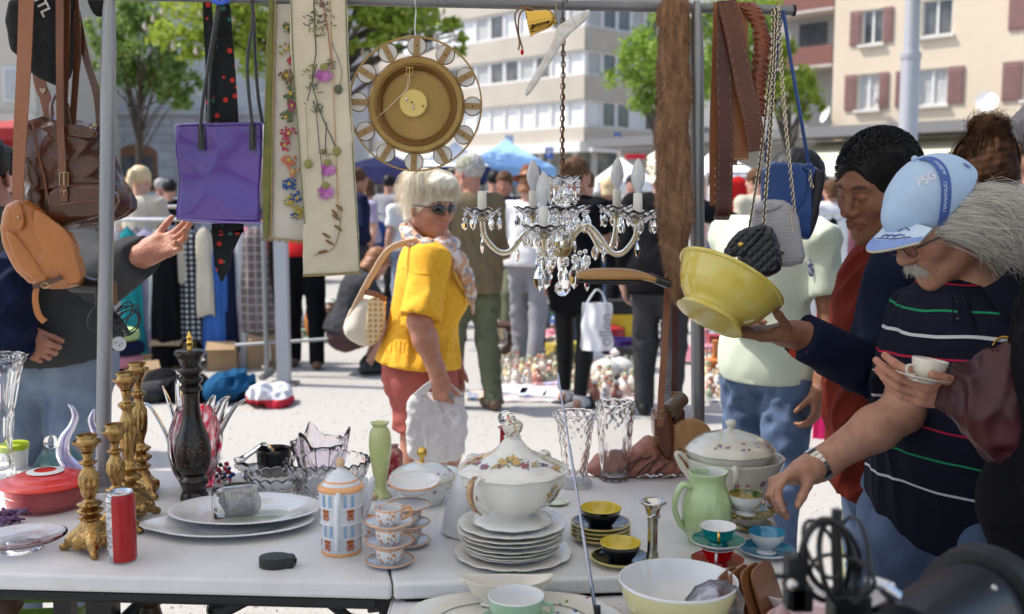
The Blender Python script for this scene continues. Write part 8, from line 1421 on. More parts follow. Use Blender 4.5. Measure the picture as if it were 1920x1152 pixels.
b=MB();b.tube([a,b2],.056,40);obj('lens_barrel',b,rub,t,W=True);b=MB();b.tube([b2,b2+d*.012,b2+d*.013,b2+d*.05],[.05,.05,.068,.070],44);obj('lens_hood',b,mat('hood black',(.014,.014,.017),rough=.5),t,W=True);b=MB();b.tube([b2+d*.05,b2+d*.051,b2+d*.02],[.070,.064,.05],44,cap=True);obj('hood_rim',b,bp_,t,W=True)
b=MB();b.sphere(b2+d*.03+Vector((-.02,-.07,.05)),.004);obj('logo_dot',b,silver,t,W=True);b=MB();b.box(a-d*.09,(.12,.10,.10),rotm(20));bevel(obj('camera_body',b,bp_,t,W=True),.015)
def dens(*f):
 def g(root,c,M,z):
  for h in f:h(root,c,M,z)
 return g
def stripes(m,zs):
 N,L=nodes_of(m);I=N['Principled BSDF'].inputs['Base Color'];cur=I.links[0].from_socket;tc=N.new('ShaderNodeTexCoord');sx=N.new('ShaderNodeSeparateXYZ');L.new(tc.outputs['Object'],sx.inputs[0]);nz=N.new('ShaderNodeTexNoise');nz.inputs['Scale'].default_value=3.5;L.new(tc.outputs['Object'],nz.inputs['Vector']);w=N.new('ShaderNodeMath');w.operation='MULTIPLY_ADD';w.inputs[1].default_value=.05;L.new(nz.outputs[0],w.inputs[0]);L.new(sx.outputs['Z'],w.inputs[2])
 for z,c,hw in zs:
  a=N.new('ShaderNodeMath');a.operation='COMPARE';a.inputs[1].default_value=z+.025;a.inputs[2].default_value=hw;L.new(w.outputs[0],a.inputs[0]);mx=N.new('ShaderNodeMix');mx.data_type='RGBA';mx.inputs[7].default_value=(*c,1);L.new(cur,mx.inputs[6]);L.new(a.outputs[0],mx.inputs[0]);cur=mx.outputs[2]
 L.new(cur,I);return m
V3=Vector
from mathutils.bvhtree import BVHTree
def bvh(o):return BVHTree.FromPolygons([v.co[:]for v in o.data.vertices],[tuple(p.vertices)for p in o.data.polygons])
def on(bv,px,py,off=.001):
 d=ray(px,py).normalized();h=bv.ray_cast(CAM,d)[0];return(h-d*off)if h is not None else None
def draw(par,name,bv,pts,r,m,fl=(1,.5)):
 q=[on(bv,*p[:2])for p in cr(pts,4)];q=[p for p in q if p is not None]
 if len(q)>2:b=MB();b.tube(q,r,5,1,fl=fl);return obj(name,b,m,par,W=True)
Y0=3.9;J=stand(xat(792,Y0),Y0,-14,1.53,step=.1,lean=2);hd_=P(806,388,Y0-.04);J.update(head=hd_,hd=(-46,8,0),shR=P(806,486,Y0-.15),elR=P(786,604,Y0-.25),wrR=P(822,706,Y0-.26),shL=P(820,490,Y0+.14),chest=P(798,545,Y0),neck=P(800,458,Y0+.01),pelvis=P(782,704,Y0),bust=1.2,arm=1.22,slv=.93)
J['hfR']=V3((.1,-.05,-1));J['hnR']=V3((-.5,-.8,0));J['htR']=V3((1,-.3,0));yk=mat('yellow knit',(.84,.45,.035),rough=.9,c2=(.76,.38,.02),ns=60,nd=3,bump=.5,bs=190);coral=cloth('coral shorts',(.38,.105,.09),c2=(.31,.085,.07))
bob=cap_hair(hwht,4,r=(1.13,1.16,1.13),back=.035,fringe=.045,rough=.004,vox=.005,low=-.03,bump=90,extra=[((.05,0,.10),(.055,.07,.04))])
def bob2(root,c,M,z):
 bob(root,c,M,z);L=lambda x,y,w:c+M@V3((x*z,y*z,w*z));g=[[L(-.01,0,.135),L(.07*math.cos(a)-.02,.09*math.sin(a),.125),L(.118*math.cos(a)-.015,.102*math.sin(a),.07),L(.108*math.cos(a)-.02,.1*math.sin(a),.035 if abs(a)<1.1 else-.045)]for a in[R(x)for x in range(-180,181,24)]]
 obj('hair_strands',strands(g,2200,.0008,3,.009,6,wav=.004),hwht,root,W=True)['kind']='stuff'
root=person('woman in yellow knit sweater with platinum bob, sunglasses and coral shorts',J,SKr,(yk,'short',.055,.020),('shorts',coral,.34),bob2,vox=.011,hv=.005,bulk=(1.0,1.22,1.15),fold=.010,seed=31,shoes=shoeb,hands={'R':dict(curl=(1.1,1.2,1.2,1.2),thumb=(.5,.7,.5))},headw=1.04)
sh_=[o for o in root.children if o.name.startswith('shirt')][0];bv=bvh(sh_);rib=mat('rib shade',(.76,.39,.02),rough=.9)
for i in range(22):draw(root,'rib',bv,[(703+i*8,640+(i%2)),(702+i*8,652),(701+i*8,662)],.0016,rib)
draw(root,'sleeve_seam',bv,[(752,500),(775,512),(800,514),(826,508)],.0018,rib);draw(root,'cuff_edge',bv,[(752,582),(780,588),(806,584)],.003,rib)
hM=rotm(*J['hd']);L=lambda x,y,w:hd_+hM@V3((x,y,w));sg=mat('sunglass lens',(.012,.01,.012),rough=.08,coat=.8);ob=thing('sunglasses','dark wraparound sunglasses on the woman in yellow','sunglasses',hd_)
for y in(-1,1):b=MB();b.sphere(L(.092,y*.033,.004),(.010,.029,.019),18,10,M=hM@Matrix.Rotation(R(18*y),3,'Z'));obj('lens',b,sg,ob,W=True);b=MB();b.tube([L(.086,y*.056,.01),L(.05,y*.078,.01),L(-.005,y*.083,.006)],.003,6,2);obj('temple',b,sg,ob,W=True)
b=MB();b.tube([L(.098,-.012,.006),L(.103,0,.009),L(.098,.012,.006)],.003,6,2);obj('bridge',b,sg,ob,W=True)
scf=decal('scarf silk',(.70,.62,.58),[(.62,.30,.16),(.30,.30,.34),(.55,.32,.2)],26,.45,dens=.42,rough=.6,coat=0);s=S();ring=[P(x,y,Y0+d)for x,y,d in((762,428,-.05),(770,448,-.13),(800,462,-.17),(838,468,-.12),(852,456,-.0),(830,436,.08),(790,424,.08),(762,428,-.0))]
for a,b_ in zip(ring,ring[1:]):s.rc(a,b_,.022,.022,k=.02)
pts=[P(x,y,Y0-d)for x,y,d in((830,462,.13),(858,490,.13),(874,520,.10),(882,550,.08),(886,588,.07))]
for a,b_,r0,r1 in zip(pts,pts[1:],(.034,.030,.024,.018),(.030,.024,.018,.006)):s.rc(a,b_,r0,r1,k=.02)
obj('scarf',s.mesh(.006,disp=lambda p:folds(p,5,60,.010)),scf,root,W=True,sharp=0)
Yb=Y0-.05;wv=mul_tex(mat('tan weave',(.52,.30,.10),rough=.8),'check',50,(.68,.58,.38),w=.4);t=thing('handbag','cream and tan woven shoulder bag of the woman in yellow','bag',P(690,600,Yb));s_=1/.00128*.00203
obj('bag_body',puff([(682,546),(722,556),(722,600),(704,650),(668,644),(642,622),(652,590)],Yb,.07,.05,vox=.006,disp=lambda p:folds(p,3,26,.006)),mat('cream canvas',(.66,.60,.50),rough=.8),t,W=True,sharp=0);obj('woven_panel',puff([(692,556),(724,560),(722,612),(706,648),(682,640),(686,590)],Yb-.065,.012,.01,vox=.004),wv,t,W=True,sharp=0);b=MB();b.strap([P(684,548,Yb-.07),P(706,553,Yb-.08),P(724,562,Yb-.07)],.02,.006,(0,0,1));obj('leather_trim',b,strapm,t,W=True);b=MB();b.tube([P(652,606,Yb-.03),P(676,556,Yb-.06),P(700,512,Yb-.1),P(730,468,Yb-.13),P(772,452,Yb-.1)],.011,8,4,fl=(1.3,.5));obj('strap',b,mat('pale strap',(.58,.42,.28),rough=.7),t,W=True)
film=mat('white film',(.78,.78,.79),rough=.3,tr=.35,ior=1.1,bump=1.,bs=34);t=thing('carrier_bag','white crumpled plastic bag carried by the woman in yellow','bag',P(820,800,Y0-.2));obj('bag_body',puff([(764,742),(800,735),(822,742),(870,734),(876,800),(868,862),(810,868),(766,862),(762,800)],Y0-.22,.035,.025,vox=.005,disp=lambda p:folds(p,12,30,.006,(1.5,1,.4))),film,t,W=True,sharp=0)
for x0,x1 in((785,812),(858,832)):b=MB();b.strap([P(x0,745,Y0-.24),P((x0+x1)/2,728,Y0-.26),P(x1,716,Y0-.27)],[.05,.03,.02],.003,(1,0,.2));obj('handle',b,film,t,W=True)
Y1=3.5;J=stand(xat(1450,Y1),Y1,-135,1.60,arms='fwd',armL='down',head=(-30,12,0));pg=cloth('pale green tee',(.54,.60,.49),c2=(.50,.56,.455));J['head']=P(1489,352,Y1+.02);J['elR']=P(1395,610,Y1-.08);J['wrR']=P(1436,560,Y1-.32);J['hfR']=V3((-.5,-.6,-.3))
root=person('man in pale green tee shirt and jeans standing behind the yellow bowl',J,SKb,(pg,'short',-.08,.016),('trousers',denim,1.),cap_hair(hblk,1),vox=.011,hv=.006,bulk=(.82,.88,.88),fold=.010,seed=41,shoes=shoeb)
sh_=[o for o in root.children if o.name.startswith('shirt')][0];bv=bvh(sh_);cr_=on(bv,1522,500)or J['chest'];draw(root,'hem_stitch',bv,[(1372,722),(1420,728),(1480,728),(1540,716)],.001,mat('hem thread',(.4,.42,.3),rough=.8));bt_=bvh([o for o in root.children if o.name.startswith('trousers')][0]);sth=mat('denim stitch',(.45,.28,.12),rough=.8)
cr_0=J['chest']+frame_of(J)@V3((.152,.085,.06));b=MB();b.sphere(cr_,(.014,.003,.034),12,8);obj('chest_crest',b,mat('crest blue',(.05,.08,.25),rough=.6,c2=(.5,.52,.5),ns=90,na=.2),root,W=True)
c=P(1646,352,2.5);J=dict(head=c,hd=(206,19,-4),neck=P(1692,468,2.56),chest=P(1672,610,2.56),pelvis=P(1672,775,2.62),shL=P(1690,530,2.40),shR=P(1650,540,2.74),elL=P(1668,712,2.34),wrL=P(1492,628,2.26),elR=P(1640,700,2.86),wrR=P(1620,820,2.80),k=1.0,hz=1.0)
f_=rotm(200);J.update(hfL=V3((-1,-.05,.02)),hnL=V3((.25,.1,-.95)),htL=V3((0,-1,.2)),hfR=V3((0,-.2,-1)),hnR=V3((.2,1,0)),htR=V3((-1,0,0)))
x0=J['pelvis'];J.update(hipL=x0+V3((.0,-.09,-.06)),hipR=x0+V3((-.03,.09,-.06)),knL=V3((x0.x-.05,2.5,.48)),knR=V3((x0.x+.02,2.75,.48)),anL=V3((x0.x-.02,2.52,.09)),anR=V3((x0.x+.06,2.78,.09)))
rust=cloth('rust polo',(.12,.014,.008),c2=(.09,.011,.006))
def shorthair(m,sd_=3,n=4200):
 base=cap_hair(m,sd_,r=(1.07,1.10,1.10),fringe=.0,rough=.002,vox=.0045,low=-.02)
 def f(root,c,M,z):
  base(root,c,M,z);r=random.Random(sd_);b=MB()
  for i in range(n):
   a,e=r.uniform(-3.14,3.14),math.asin(r.uniform(-.05,1));d=V3((math.cos(a)*math.cos(e),math.sin(a)*math.cos(e),math.sin(e)))
   if d.x>.80 and d.z<.42:continue
   p=V3((-.016+d.x*.105,d.y*.087,.042+d.z*.097));o=V3((d.x*.6+.5,d.y*.6,d.z*.6-.1)).normalized()*r.uniform(.005,.012);b.tube([c+M@(p*z),c+M@((p+o*.6+d*.003)*z),c+M@((p+o)*z)],[.0010,.0009,.0004],3,1,cap=False)
  obj('hair_strands',b,m,root,W=True)['kind']='stuff'
 return f
root=person('dark haired man in rust polo and navy jacket holding the yellow bowl',J,SKb,(rust,'short',-.18,.012),('trousers',denim,1.),shorthair(hblk),vox=.008,hv=.0032,bulk=(1.1,1.2,1.05),fold=.009,seed=51,shoes=shoeb,face=dict(nose=1.25,lips=1.35,jaw=1.0),fc=dict(brow=(.12,.1,.1),lip=(.85,.5,.5),browk=.9),hands={'L':dict(curl=(.22,.22,.25,.3),thumb=(.85,.95,.25),spread=.16)})
fr=frame_of(J);s=S();k_=1.0;navj=cloth('navy jacket',(.010,.013,.035),rough=.8)
s.el(J['chest']+fr.col[2]*.02,(.155,.195,.22),fr,k=.05);s.el(lerp(J['pelvis'],J['chest'],.3),(.155,.185,.22),fr,k=.05);s.rc(J['neck']-fr.col[2]*.03,J['shL'],.075,.075,k=.05);s.rc(J['neck']-fr.col[2]*.03,J['shR'],.075,.07,k=.05)
s.hs(J['chest']+fr.col[0]*.09-V3((0,.0,0)),(-.86,.35,.25));s.hs(J['pelvis']+V3((0,0,.06)),(0,0,-1));s.rc(J['shL'],J['elL'],.080,.066,k=.05);s.cc(J['elL']+(J['elL']-J['wrL'])*.05,lerp(J['elL'],J['wrL'],.93),.066,.050,k=.05);s.rc(J['neck']-fr.col[2]*.05,J['head'],.075,.075,k=.02,op=-1)
obj('jacket',s.mesh(.0065,disp=lambda p:folds(p,77,26,.013)),navj,root,W=True,sharp=0);s=S();s.cc(lerp(J['elL'],J['wrL'],.90),lerp(J['elL'],J['wrL'],.937),.0485,.0485);obj('cuff_lining',s.mesh(.004),cloth('red lining',(.45,.05,.02)),root,W=True,sharp=0)
a,b_,d_=P(1284,470,2.22),P(1456,578,2.22),V3((.0,0,0));cen=lerp(a,b_,.5);e1=(b_-a).normalized();ax_=V3((-e1.z,0,e1.x))*1.;ax_=(ax_+V3((0,.30,0))).normalized();R0=(b_-a).length/2;Mb=ax_.to_track_quat('Z','Y').to_matrix();ybm=mat('canary glaze',(.58,.45,.035),rough=.16,coat=.6,c2=(.63,.53,.13),ns=18,nd=8,na=.6,bump=.05,bs=30)
t=thing('mixing_bowl','worn canary yellow mixing bowl tilted in the hand of the man in rust','bowl',cen);z=R0;b=MB();b.lathe([(0,-.86*z),(.60*z,-.86*z),(.62*z,-.84*z),(.60*z,-.76*z),(.56*z,-.70*z),(.78*z,-.48*z),(.94*z,-.16*z),(.985*z,-.04*z),(1.03*z,-.03*z),(1.04*z,.02*z),(1.0*z,.035*z)],64,cen,sm=3,M=Mb);obj('bowl',b,ybm,t,W=True);b=MB();b.lathe([(1.0*z,.035*z),(.96*z,.02*z),(.90*z,-.18*z),(.72*z,-.5*z),(.4*z,-.68*z),(0,-.7*z)],64,cen,sm=2,M=Mb);obj('inner_glaze',b,china,t,W=True)
c=P(1760,418,2.06);zc=.92;hK=rotm(194,31,0);J=dict(head=c,hd=(194,31,0),neck=P(1848,548,2.08),chest=P(1850,672,2.10),pelvis=P(1812,850,2.25),shR=P(1735,590,2.25),shL=P(2000,630,1.97),elR=P(1692,772,2.08),wrR=P(1524,878,2.04),elL=P(2090,850,1.95),wrL=P(2060,1040,1.90),k=.98,hz=zc/.98**.5,nk=1.15,arm=1.12,slv=.80,collar=1)
J.update(hfR=P(1440,905,1.99)-J['wrR'],hnR=V3((.25,.55,.8)),htR=V3((-.1,-.7,.7)),hfL=V3((0,-.2,-1)),hnL=V3((1,0,0)),htL=V3((0,-1,0)),hipR=P(1745,880,2.33),hipL=P(1870,890,2.20),knR=V3((.84,2.28,.47)),knL=V3((1.02,2.02,.47)),anR=V3((.9,2.38,.09)),anL=V3((1.1,2.1,.09)))
zy=lambda y:P(1800,y,2.0).z;W_=(.62,.62,.66);G_=(.02,.28,.12);D_=(.42,.02,.05)
polo=stripes(cloth('navy polo',(.010,.011,.022),c2=(.014,.015,.03)),[(zy(583),G_,.0022),(zy(632),W_,.0034),(zy(676),D_,.0022),(zy(712),W_,.0008),(zy(768),W_,.0032),(zy(822),D_,.0022),(zy(886),G_,.0022),(zy(958),W_,.0032),(zy(530),D_,.0018)])
capb=mat('cap denim',(.36,.50,.70),rough=.85,c2=(.43,.57,.76),ns=5,bump=.4,bs=300);capd=mat('cap blue',(.07,.13,.38),rough=.8);caple=mat('cap pale',(.55,.66,.80),rough=.85)
def K(root,c,M,z):
 L=lambda x,y,w:c+M@V3((x*z,y*z,w*z));s=S();s.el(L(-.014,0,.050),(.108*z,.088*z,.098*z),M,k=.01);s.rc(L(.05,0,.06),L(.075,0,.055),.05*z,.04*z,k=.03);s.hs(L(.02,0,.030),M@V3((-.28,0,-1)));s.rc(L(-.12,0,.0),L(-.10,0,.03),.03*z,.03*z,k=.01,op=-1)
 cp=obj('cap',s.mesh(.0032,disp=lambda p:.0012*wob(p,3,50)),capb,root,W=True,sharp=0)
 def brim(u,v,o=0.):y=(u-.5)*.165;x=.082+.088*v*math.cos((u-.5)*2.2)-.35*y*y*10*(.5);return L(x,y,.052-o-.24*(x-.08)-3.6*y*y)
 b=MB();b.sheet(brim,20,10,.005);obj('brim',b,caple,cp,W=True);b=MB();b.sheet(lambda u,v:brim(u,.66+.34*v,-.0032),20,4,.002);obj('brim_border',b,mat('brim blue',(.22,.32,.62),rough=.8),cp,W=True)
 b=MB();b.tube([brim(u/16,1.,0)for u in range(17)],.0028,6);obj('piping',b,creamc,cp,W=True);b=MB();b.sphere(L(-.014,0,.152),.007*z);obj('top_button',b,capb,cp,W=True)
 def onc(az,el_,o=.0015):ca,sa=math.cos(az),math.sin(az);return L(-.014+(.108+o)*ca*math.cos(el_),(.088+o)*sa*math.cos(el_),.050+(.098+o)*math.sin(el_))
 q=[onc(R(85+12*math.sin(x*1.5)),R(-14+92*x),.0018)for x in[i/10 for i in range(11)]];b=MB();b.strap([onc(R(58+58*x),R(-18+100*x),.002)for x in[i/10 for i in range(11)]],.021,.002,[tuple(M@V3((1,0,.35)))for _ in range(11)],2);obj('band',b,capd,cp,W=True)
 def wrap(txt,size,az0,el0,slope,m,o=.0022,az_s=1.):
  b=text_mesh(txt,size,bold=True);v=[]
  for x,y,_ in b.v:dx,dy=x*math.cos(slope)-y*math.sin(slope),x*math.sin(slope)+y*math.cos(slope);v.append(tuple(onc(R(az0)+dx/.1,R(el0)+dy/.1,o)))
  b.v=v;obj('lettering',b,m,cp,W=True,smooth=False)
 wh=mat('embroidery white',(.72,.70,.76),rough=.8);wrap('PSG',.030,66,44,R(2),wh);wrap('FERNANDO',.0115,75,14,R(60),mat('embroidery pale',(.45,.55,.8),rough=.8),.0045);wrap('AUBIERD',.0115,96,48,R(64),mat('embroidery pale'),.0045);wrap('di',.040,22,4,0,capd);wrap('di',.037,22,5,0,wh,.0034);wrap('CUP',.014,24,-12,0,wh);wrap('R',.024,132,26,0,capd)
 b=MB()
 for x0,dx in((0,.0),(.013,.3),(.026,.5)):
  for e in range(2):b.tube([brim(.80-x0*8,.30+e*.22,-.004),brim(.72-x0*8,.22+e*.25,-.004),brim(.66-x0*8,.36+e*.2,-.004)],.0028,5,3,fl=(1,.4))
 b.tube([brim(.88,.6,-.004),brim(.7,.62,-.004),brim(.5,.60,-.004),brim(.36,.62,-.004)],.0026,5,3,fl=(1,.4));obj('brim_embroidery',b,capd,cp,W=True)
 g=[]
 for a_,z0 in((52,.0),(68,.01),(85,.02),(100,.03),(118,.03),(140,.02),(165,.01),(190,.0),(215,.01),(250,.02)):
  a=R(a_);p0=V3((-.01+.10*math.cos(a),.084*math.sin(a),z0+.004));w0=L(*p0);ln=.14+.05*math.cos(a);sy_=-.03*math.sin(a);g.append([w0,w0+V3((ln*.3,sy_*.6,-.006)),w0+V3((ln*.62,sy_,-.030)),w0+V3((ln*.85,sy_*.8,-.058)),w0+V3((ln*1.1,sy_*.4,-.070))])
 hg=mat('silver grey hair',(.66,.64,.58),rough=.4,c2=(.30,.28,.25),ns=55,nd=4,na=.9,stretch=(.4,.4,1));s=S();s.el(L(-.04,0,.0),(.080*z,.083*z,.055*z),M,k=.02);s.el(L(.07,.0,-.03),(.055*z,.12*z,.10*z),M,k=.01,op=-1);obj('hair',s.mesh(.005,disp=lambda p:.005*wob(p,3,90)),hg,root,W=True,sharp=0);obj('hair_strands',strands(g,5200,.00042,8,.0140,10,wav=.016),hg,root,W=True)['kind']='stuff';obj('wavy_strands',strands(g,2200,.00036,18,.013,14,wav=.026),mat('white grey hair',(.60,.58,.53),rough=.5),root,W=True)['kind']='stuff'
 g=[[L(.100,y*.5,-.046),L(.104,y*.9,-.056),L(.094,y*1.5,-.070)]for y in(-.026,-.012,.0,.012,.026)];obj('moustache',strands(g,420,.0007,4,.0035,4,wav=.002),mat('moustache grey',(.55,.52,.46),rough=.5),root,W=True)['kind']='stuff'
 wr=mat('dark wire');gl_=MB()
 for y in(-1,1):b=MB();b.tube([L(.108+.0*math.cos(a),y*.032+.021*math.cos(a),-.004+.014*math.sin(a))for a in[j*.42 for j in range(15)]],.0011,6,2,closed=True);b.tube([L(.106,y*.052,.002),L(.06,y*.076,.004),L(-.0,y*.081,.004)],.0018,6,2);o=obj('spectacle_rim',b,wr,root,W=True)
 b=MB();b.tube([L(.108,-.012,-.002),L(.113,0,.001),L(.108,.012,-.002)],.001,5,2);obj('spectacle_bridge',b,wr,root,W=True)
root=person('grey haired man in pale blue cap and striped navy polo reaching for a cup',J,SKt,(polo,'short',-.15,.018),('trousers',denim,1.),K,vox=.007,hv=.0030,bulk=(1.15,1.42,1.12),fold=.007,seed=61,eyes=False,shoes=shoeb,face=dict(nose=1.35,jaw=1.1,cheek=1.1),fc=dict(brow=(.7,.62,.55),lip=(.9,.6,.55)),hands={'R':dict(curl=(.55,.75,.85,.95),thumb=(.25,.75,.3))},headw=1.03)
cc=P(1832,520,2.03);nd_=(J['head']-J['neck']).normalized();Mc=nd_.to_track_quat('Z','Y').to_matrix();g0=math.atan2(*[(Mc.transposed()@V3((-.6,-.8,0)))[i]for i in(1,0)]);b=MB()
b.sheet(lambda u,v:cc+Mc@(V3((math.cos(g0+.22+u*5.85),math.sin(g0+.22+u*5.85),0))*(.080+.040*v+.006*math.sin(u*19))+V3((0,0,.010-.050*v**1.3-.012*v*(math.exp(-u*14)+math.exp(-(1-u)*14))))),60,8,.004)
obj('collar',b,cloth('navy polo plain',(.010,.011,.022)),root,W=True)
sh_=[o for o in root.children if o.name.startswith('shirt')][0];bv=bvh(sh_)
draw(root,'placket_edge',bv,[(1782,540),(1786,575),(1790,612)],.0016,mat('navy thread',(.004,.004,.008),rough=.9));draw(root,'placket_edge',bv,[(1806,540),(1808,575),(1810,612)],.0016,mat('navy thread'))
for y in(566,598):q=on(bv,1797,y);b=MB();b.sphere(q,.0048,10,6);obj('button',b,mat('button',(.03,.03,.04),rough=.25),root,W=True)
draw(root,'chest_badge',bv,[(1862,648),(1870,637),(1883,632),(1896,636),(1904,647)],.0034,mat('embroidery amber',(.6,.33,.04),rough=.8));draw(root,'badge_swoosh',bv,[(1872,650),(1882,645),(1892,649)],.002,wht)
tr1=[o for o in root.children if o.name.startswith('trousers')][0];bt_=bvh(tr1);sth=mat('denim stitch',(.45,.28,.12),rough=.8)
for pts in([(1768,985),(1772,1020),(1780,1060)],[(1700,960),(1712,1000),(1740,1010)],[(1690,1090),(1760,1100),(1830,1080)]):draw(root,'seam',bt_,pts,.0011,sth)
t=thing('wrist_watch','steel wrist watch with link bracelet on the reaching arm','watch',J['wrR']);ax=(J['elR']-J['wrR']).normalized();Mw=ax.to_track_quat('Z','Y').to_matrix();ws=mat('watch steel',(.62,.60,.56),rough=.22,metal=1.);c=J['wrR']+ax*.012
for i in range(22):a=2*math.pi*i/22;b=MB();b.box(c+Mw@V3((.0335*math.cos(a),.0335*math.sin(a),0)),(.0045,.0088,.018),Mw@Matrix.Rotation(a,3,'Z'));obj('link',b,ws,t,W=True,smooth=False)
b=MB();b.lathe([(0,-.003),(.017,-.003),(.018,.0),(.016,.004),(0,.004)],28,c+Mw@V3((.035,0,0)),M=Mw@Matrix.Rotation(R(90),3,'Y'));obj('watch_case',b,ws,t,W=True)
c=P(1398,950,1.97);t=thing('cup','olive green lined footed cup being lifted by the hand','cup',c);k=mpp(c);b=MB();b.lathe([(a*k,z*k)for a,z in[(0,-12),(18,-14),(20,-16),(17,-11),(9,-7),(16,-3),(27,8),(32,24)]],44,sm=3);obj('bowl',b,china,t);b=MB();b.lathe([(a*k,z*k)for a,z in[(32,24),(31,25.5),(26,12),(15,2),(0,1)]],44,sm=2);obj('inner_glaze',b,dkg,t);b=MB();b.tube([(32*k*math.cos(a),32*k*math.sin(a),25*k)for a in[R(i*10)for i in range(37)]],.0009,5);obj('gilt_edge',b,gold,t)
t=thing('saucer','olive green saucer under the lifted footed cup','saucer',c-V3((-.012,0,17*k)));b=MB();b.lathe([(a*k,z*k)for a,z in[(0,0),(22,0),(40,5),(44,9),(42,10),(24,4),(0,3)]],44,sm=2);obj('dish',b,dkg,t)
maroon=mat('maroon nylon',(.065,.007,.011),rough=.45,c2=(.018,.004,.007),ns=8,nd=4,na=.9);c=P(2140,330,1.62);J=dict(head=c,hd=(180,20,0),neck=P(2150,480,1.62),chest=P(2110,640,1.66),pelvis=P(2100,900,1.72),shR=P(2060,560,1.88),shL=P(2170,590,1.45),elR=P(1985,800,1.86),wrR=P(1822,742,1.80),elL=P(2200,850,1.40),wrL=P(2060,1050,1.35),k=1.,hz=1.)
J.update(hfR=V3((-1,-.05,.12)),hnR=V3((-.0,-.75,-.55)),htR=V3((0,-.4,.9)),hfL=V3((-.5,0,-.8)),hnL=V3((0,-1,0)),htL=V3((-1,0,0)),hipR=P(2090,930,1.82),hipL=P(2130,930,1.62),knR=V3((.98,1.85,.48)),knL=V3((1.0,1.6,.48)),anR=V3((1.0,1.9,.09)),anL=V3((1.02,1.62,.09)))
root=person('person in black jacket at the right edge holding a cream cup and saucer',J,SKr,(blk,'long',-.14,.03),('trousers',blk,1.),cap_hair(hbrn,1),vox=.010,hv=.004,bulk=(1.2,1.25,1.1),fold=.012,seed=71,hands={'R':dict(curl=(.30,.35,.38,.42),thumb=(.55,-.5,.35),spread=.06)},shoes=shoeb)
s=S();s.rc(P(1815,735,1.78),P(1900,760,1.80),.045,.070,k=.05);s.rc(P(1900,700,1.74),P(1930,800,1.74),.05,.055,k=.05);s.rc(P(1860,760,1.74),P(1880,835,1.74),.045,.035,k=.05);s.rc(P(1900,790,1.72),P(1980,860,1.72),.05,.05,k=.05)
tag(obj('folded_jacket',s.mesh(.006,disp=lambda p:folds(p,17,34,.018)),maroon,None,sharp=0),'dark maroon nylon jacket draped over the arm at the right edge','jacket')
s=S();s.rc(P(1960,700,1.72),P(1940,950,1.74),.06,.085,k=.05);s.rc(P(1940,930,1.74),P(1935,1110,1.76),.08,.06,k=.05);tag(obj('black_bag',s.mesh(.008,disp=lambda p:folds(p,27,30,.035)),blk,None,sharp=0),'large black cloth bag hanging beside the man in the cap','bag')
c=P(1728,716,1.77);k=mpp(c);t=thing('saucer','cream saucer in the hand at the right edge','saucer',c);Mt=Matrix.Rotation(R(10),3,'Y');b=MB();b.lathe([(a*k,z*k)for a,z in[(0,0),(22,0),(26,3),(48,10),(50,12),(47,12),(25,5),(0,3)]],48,sm=2,M=Mt,wave=lambda a,r,z:(r*(1+.02*math.cos(8*a)),z));obj('dish',b,cream,t)
t=thing('cup','cream cup standing on the saucer in the hand at the right edge','cup',c+V3((.008,0,4*k)));b=MB();b.lathe([(a*k,z*k)for a,z in[(0,0),(14,0),(16,2),(26,12),(32,30),(33,38),(31.5,38),(29,28),(20,10),(0,5)]],48,sm=3,M=Mt);b2=MB();b2.tube([(-26*k,-6*k,28*k),(-40*k,-10*k,28*k),(-40*k,-10*k,14*k),(-24*k,-6*k,10*k)],2.5*k,8,4);obj('bowl',b,cream,t);obj('handle',b2,cream,t)
J=stand(xat(1842,3.1),3.1,80,1.66,head=(5,5,0));J['head']=P(1842,330,3.1)
hbun=mat('hair dark brown',(.022,.010,.006),rough=.7,spec=.08,c2=(.06,.028,.014),ns=30,bump=.5,bs=250)
def bun(root,c,M,z):
 cap_hair(hbun,7,r=(1.12,1.12,1.06),back=.02,rough=.004,vox=.005,extra=[((-.04,0,.0),(.095,.088,.10)),((-.05,0,.13),(.05,.05,.042)),((-.02,.02,.15),(.035,.035,.03))])(root,c,M,z);L=lambda x,y,w:c+M@V3((x*z,y*z,w*z));g=[[L(.06*math.cos(a),.09*math.sin(a),-.02),L(-.02+.10*math.cos(a),.088*math.sin(a),.06),L(-.04+.03*math.cos(a),.04*math.sin(a),.125),L(-.05,.03*math.sin(a*2),.17)]for a in[R(x)for x in range(80,290,20)]];obj('hair_strands',strands(g,900,.001,5,.007,6,wav=.006),hbun,root,W=True)['kind']='stuff';g=[[L(-.05+.045*math.cos(a),.05*math.sin(a),.125+.03*math.sin(3*a)),L(-.05+.05*math.cos(a+1),.05*math.sin(a+1),.15),L(-.05+.03*math.cos(a+2.2),.035*math.sin(a+2.2),.165)]for a in[R(x)for x in range(0,361,30)]];obj('bun',strands(g,500,.001,6,.008,5,wav=.010),hbun,root,W=True)['kind']='stuff'
person('woman with brown hair pinned in a messy bun behind the pale blue cap',J,SKt,(dgr,'long',-.1,.015),('trousers',blk,1.),bun,vox=.013,hv=.007,seed=81,shoes=shoeb)
J=stand(xat(1955,3.3),3.3,100,1.72,head=(0,5,0));cap_g=mat('grey beanie',(.045,.045,.05),rough=.95,bump=.6,bs=200,c2=(.07,.07,.075),ns=30)
person('man in dark grey knitted cap and grey shirt at the right edge',J,SKt,(cloth('slate cloth',(.10,.095,.115)),'long',-.1,.02),('trousers',blk,1.),cap_hair(cap_g,1,r=(1.1,1.12,1.12),fringe=.02,low=-.05),vox=.014,hv=.008,seed=82,shoes=shoeb)
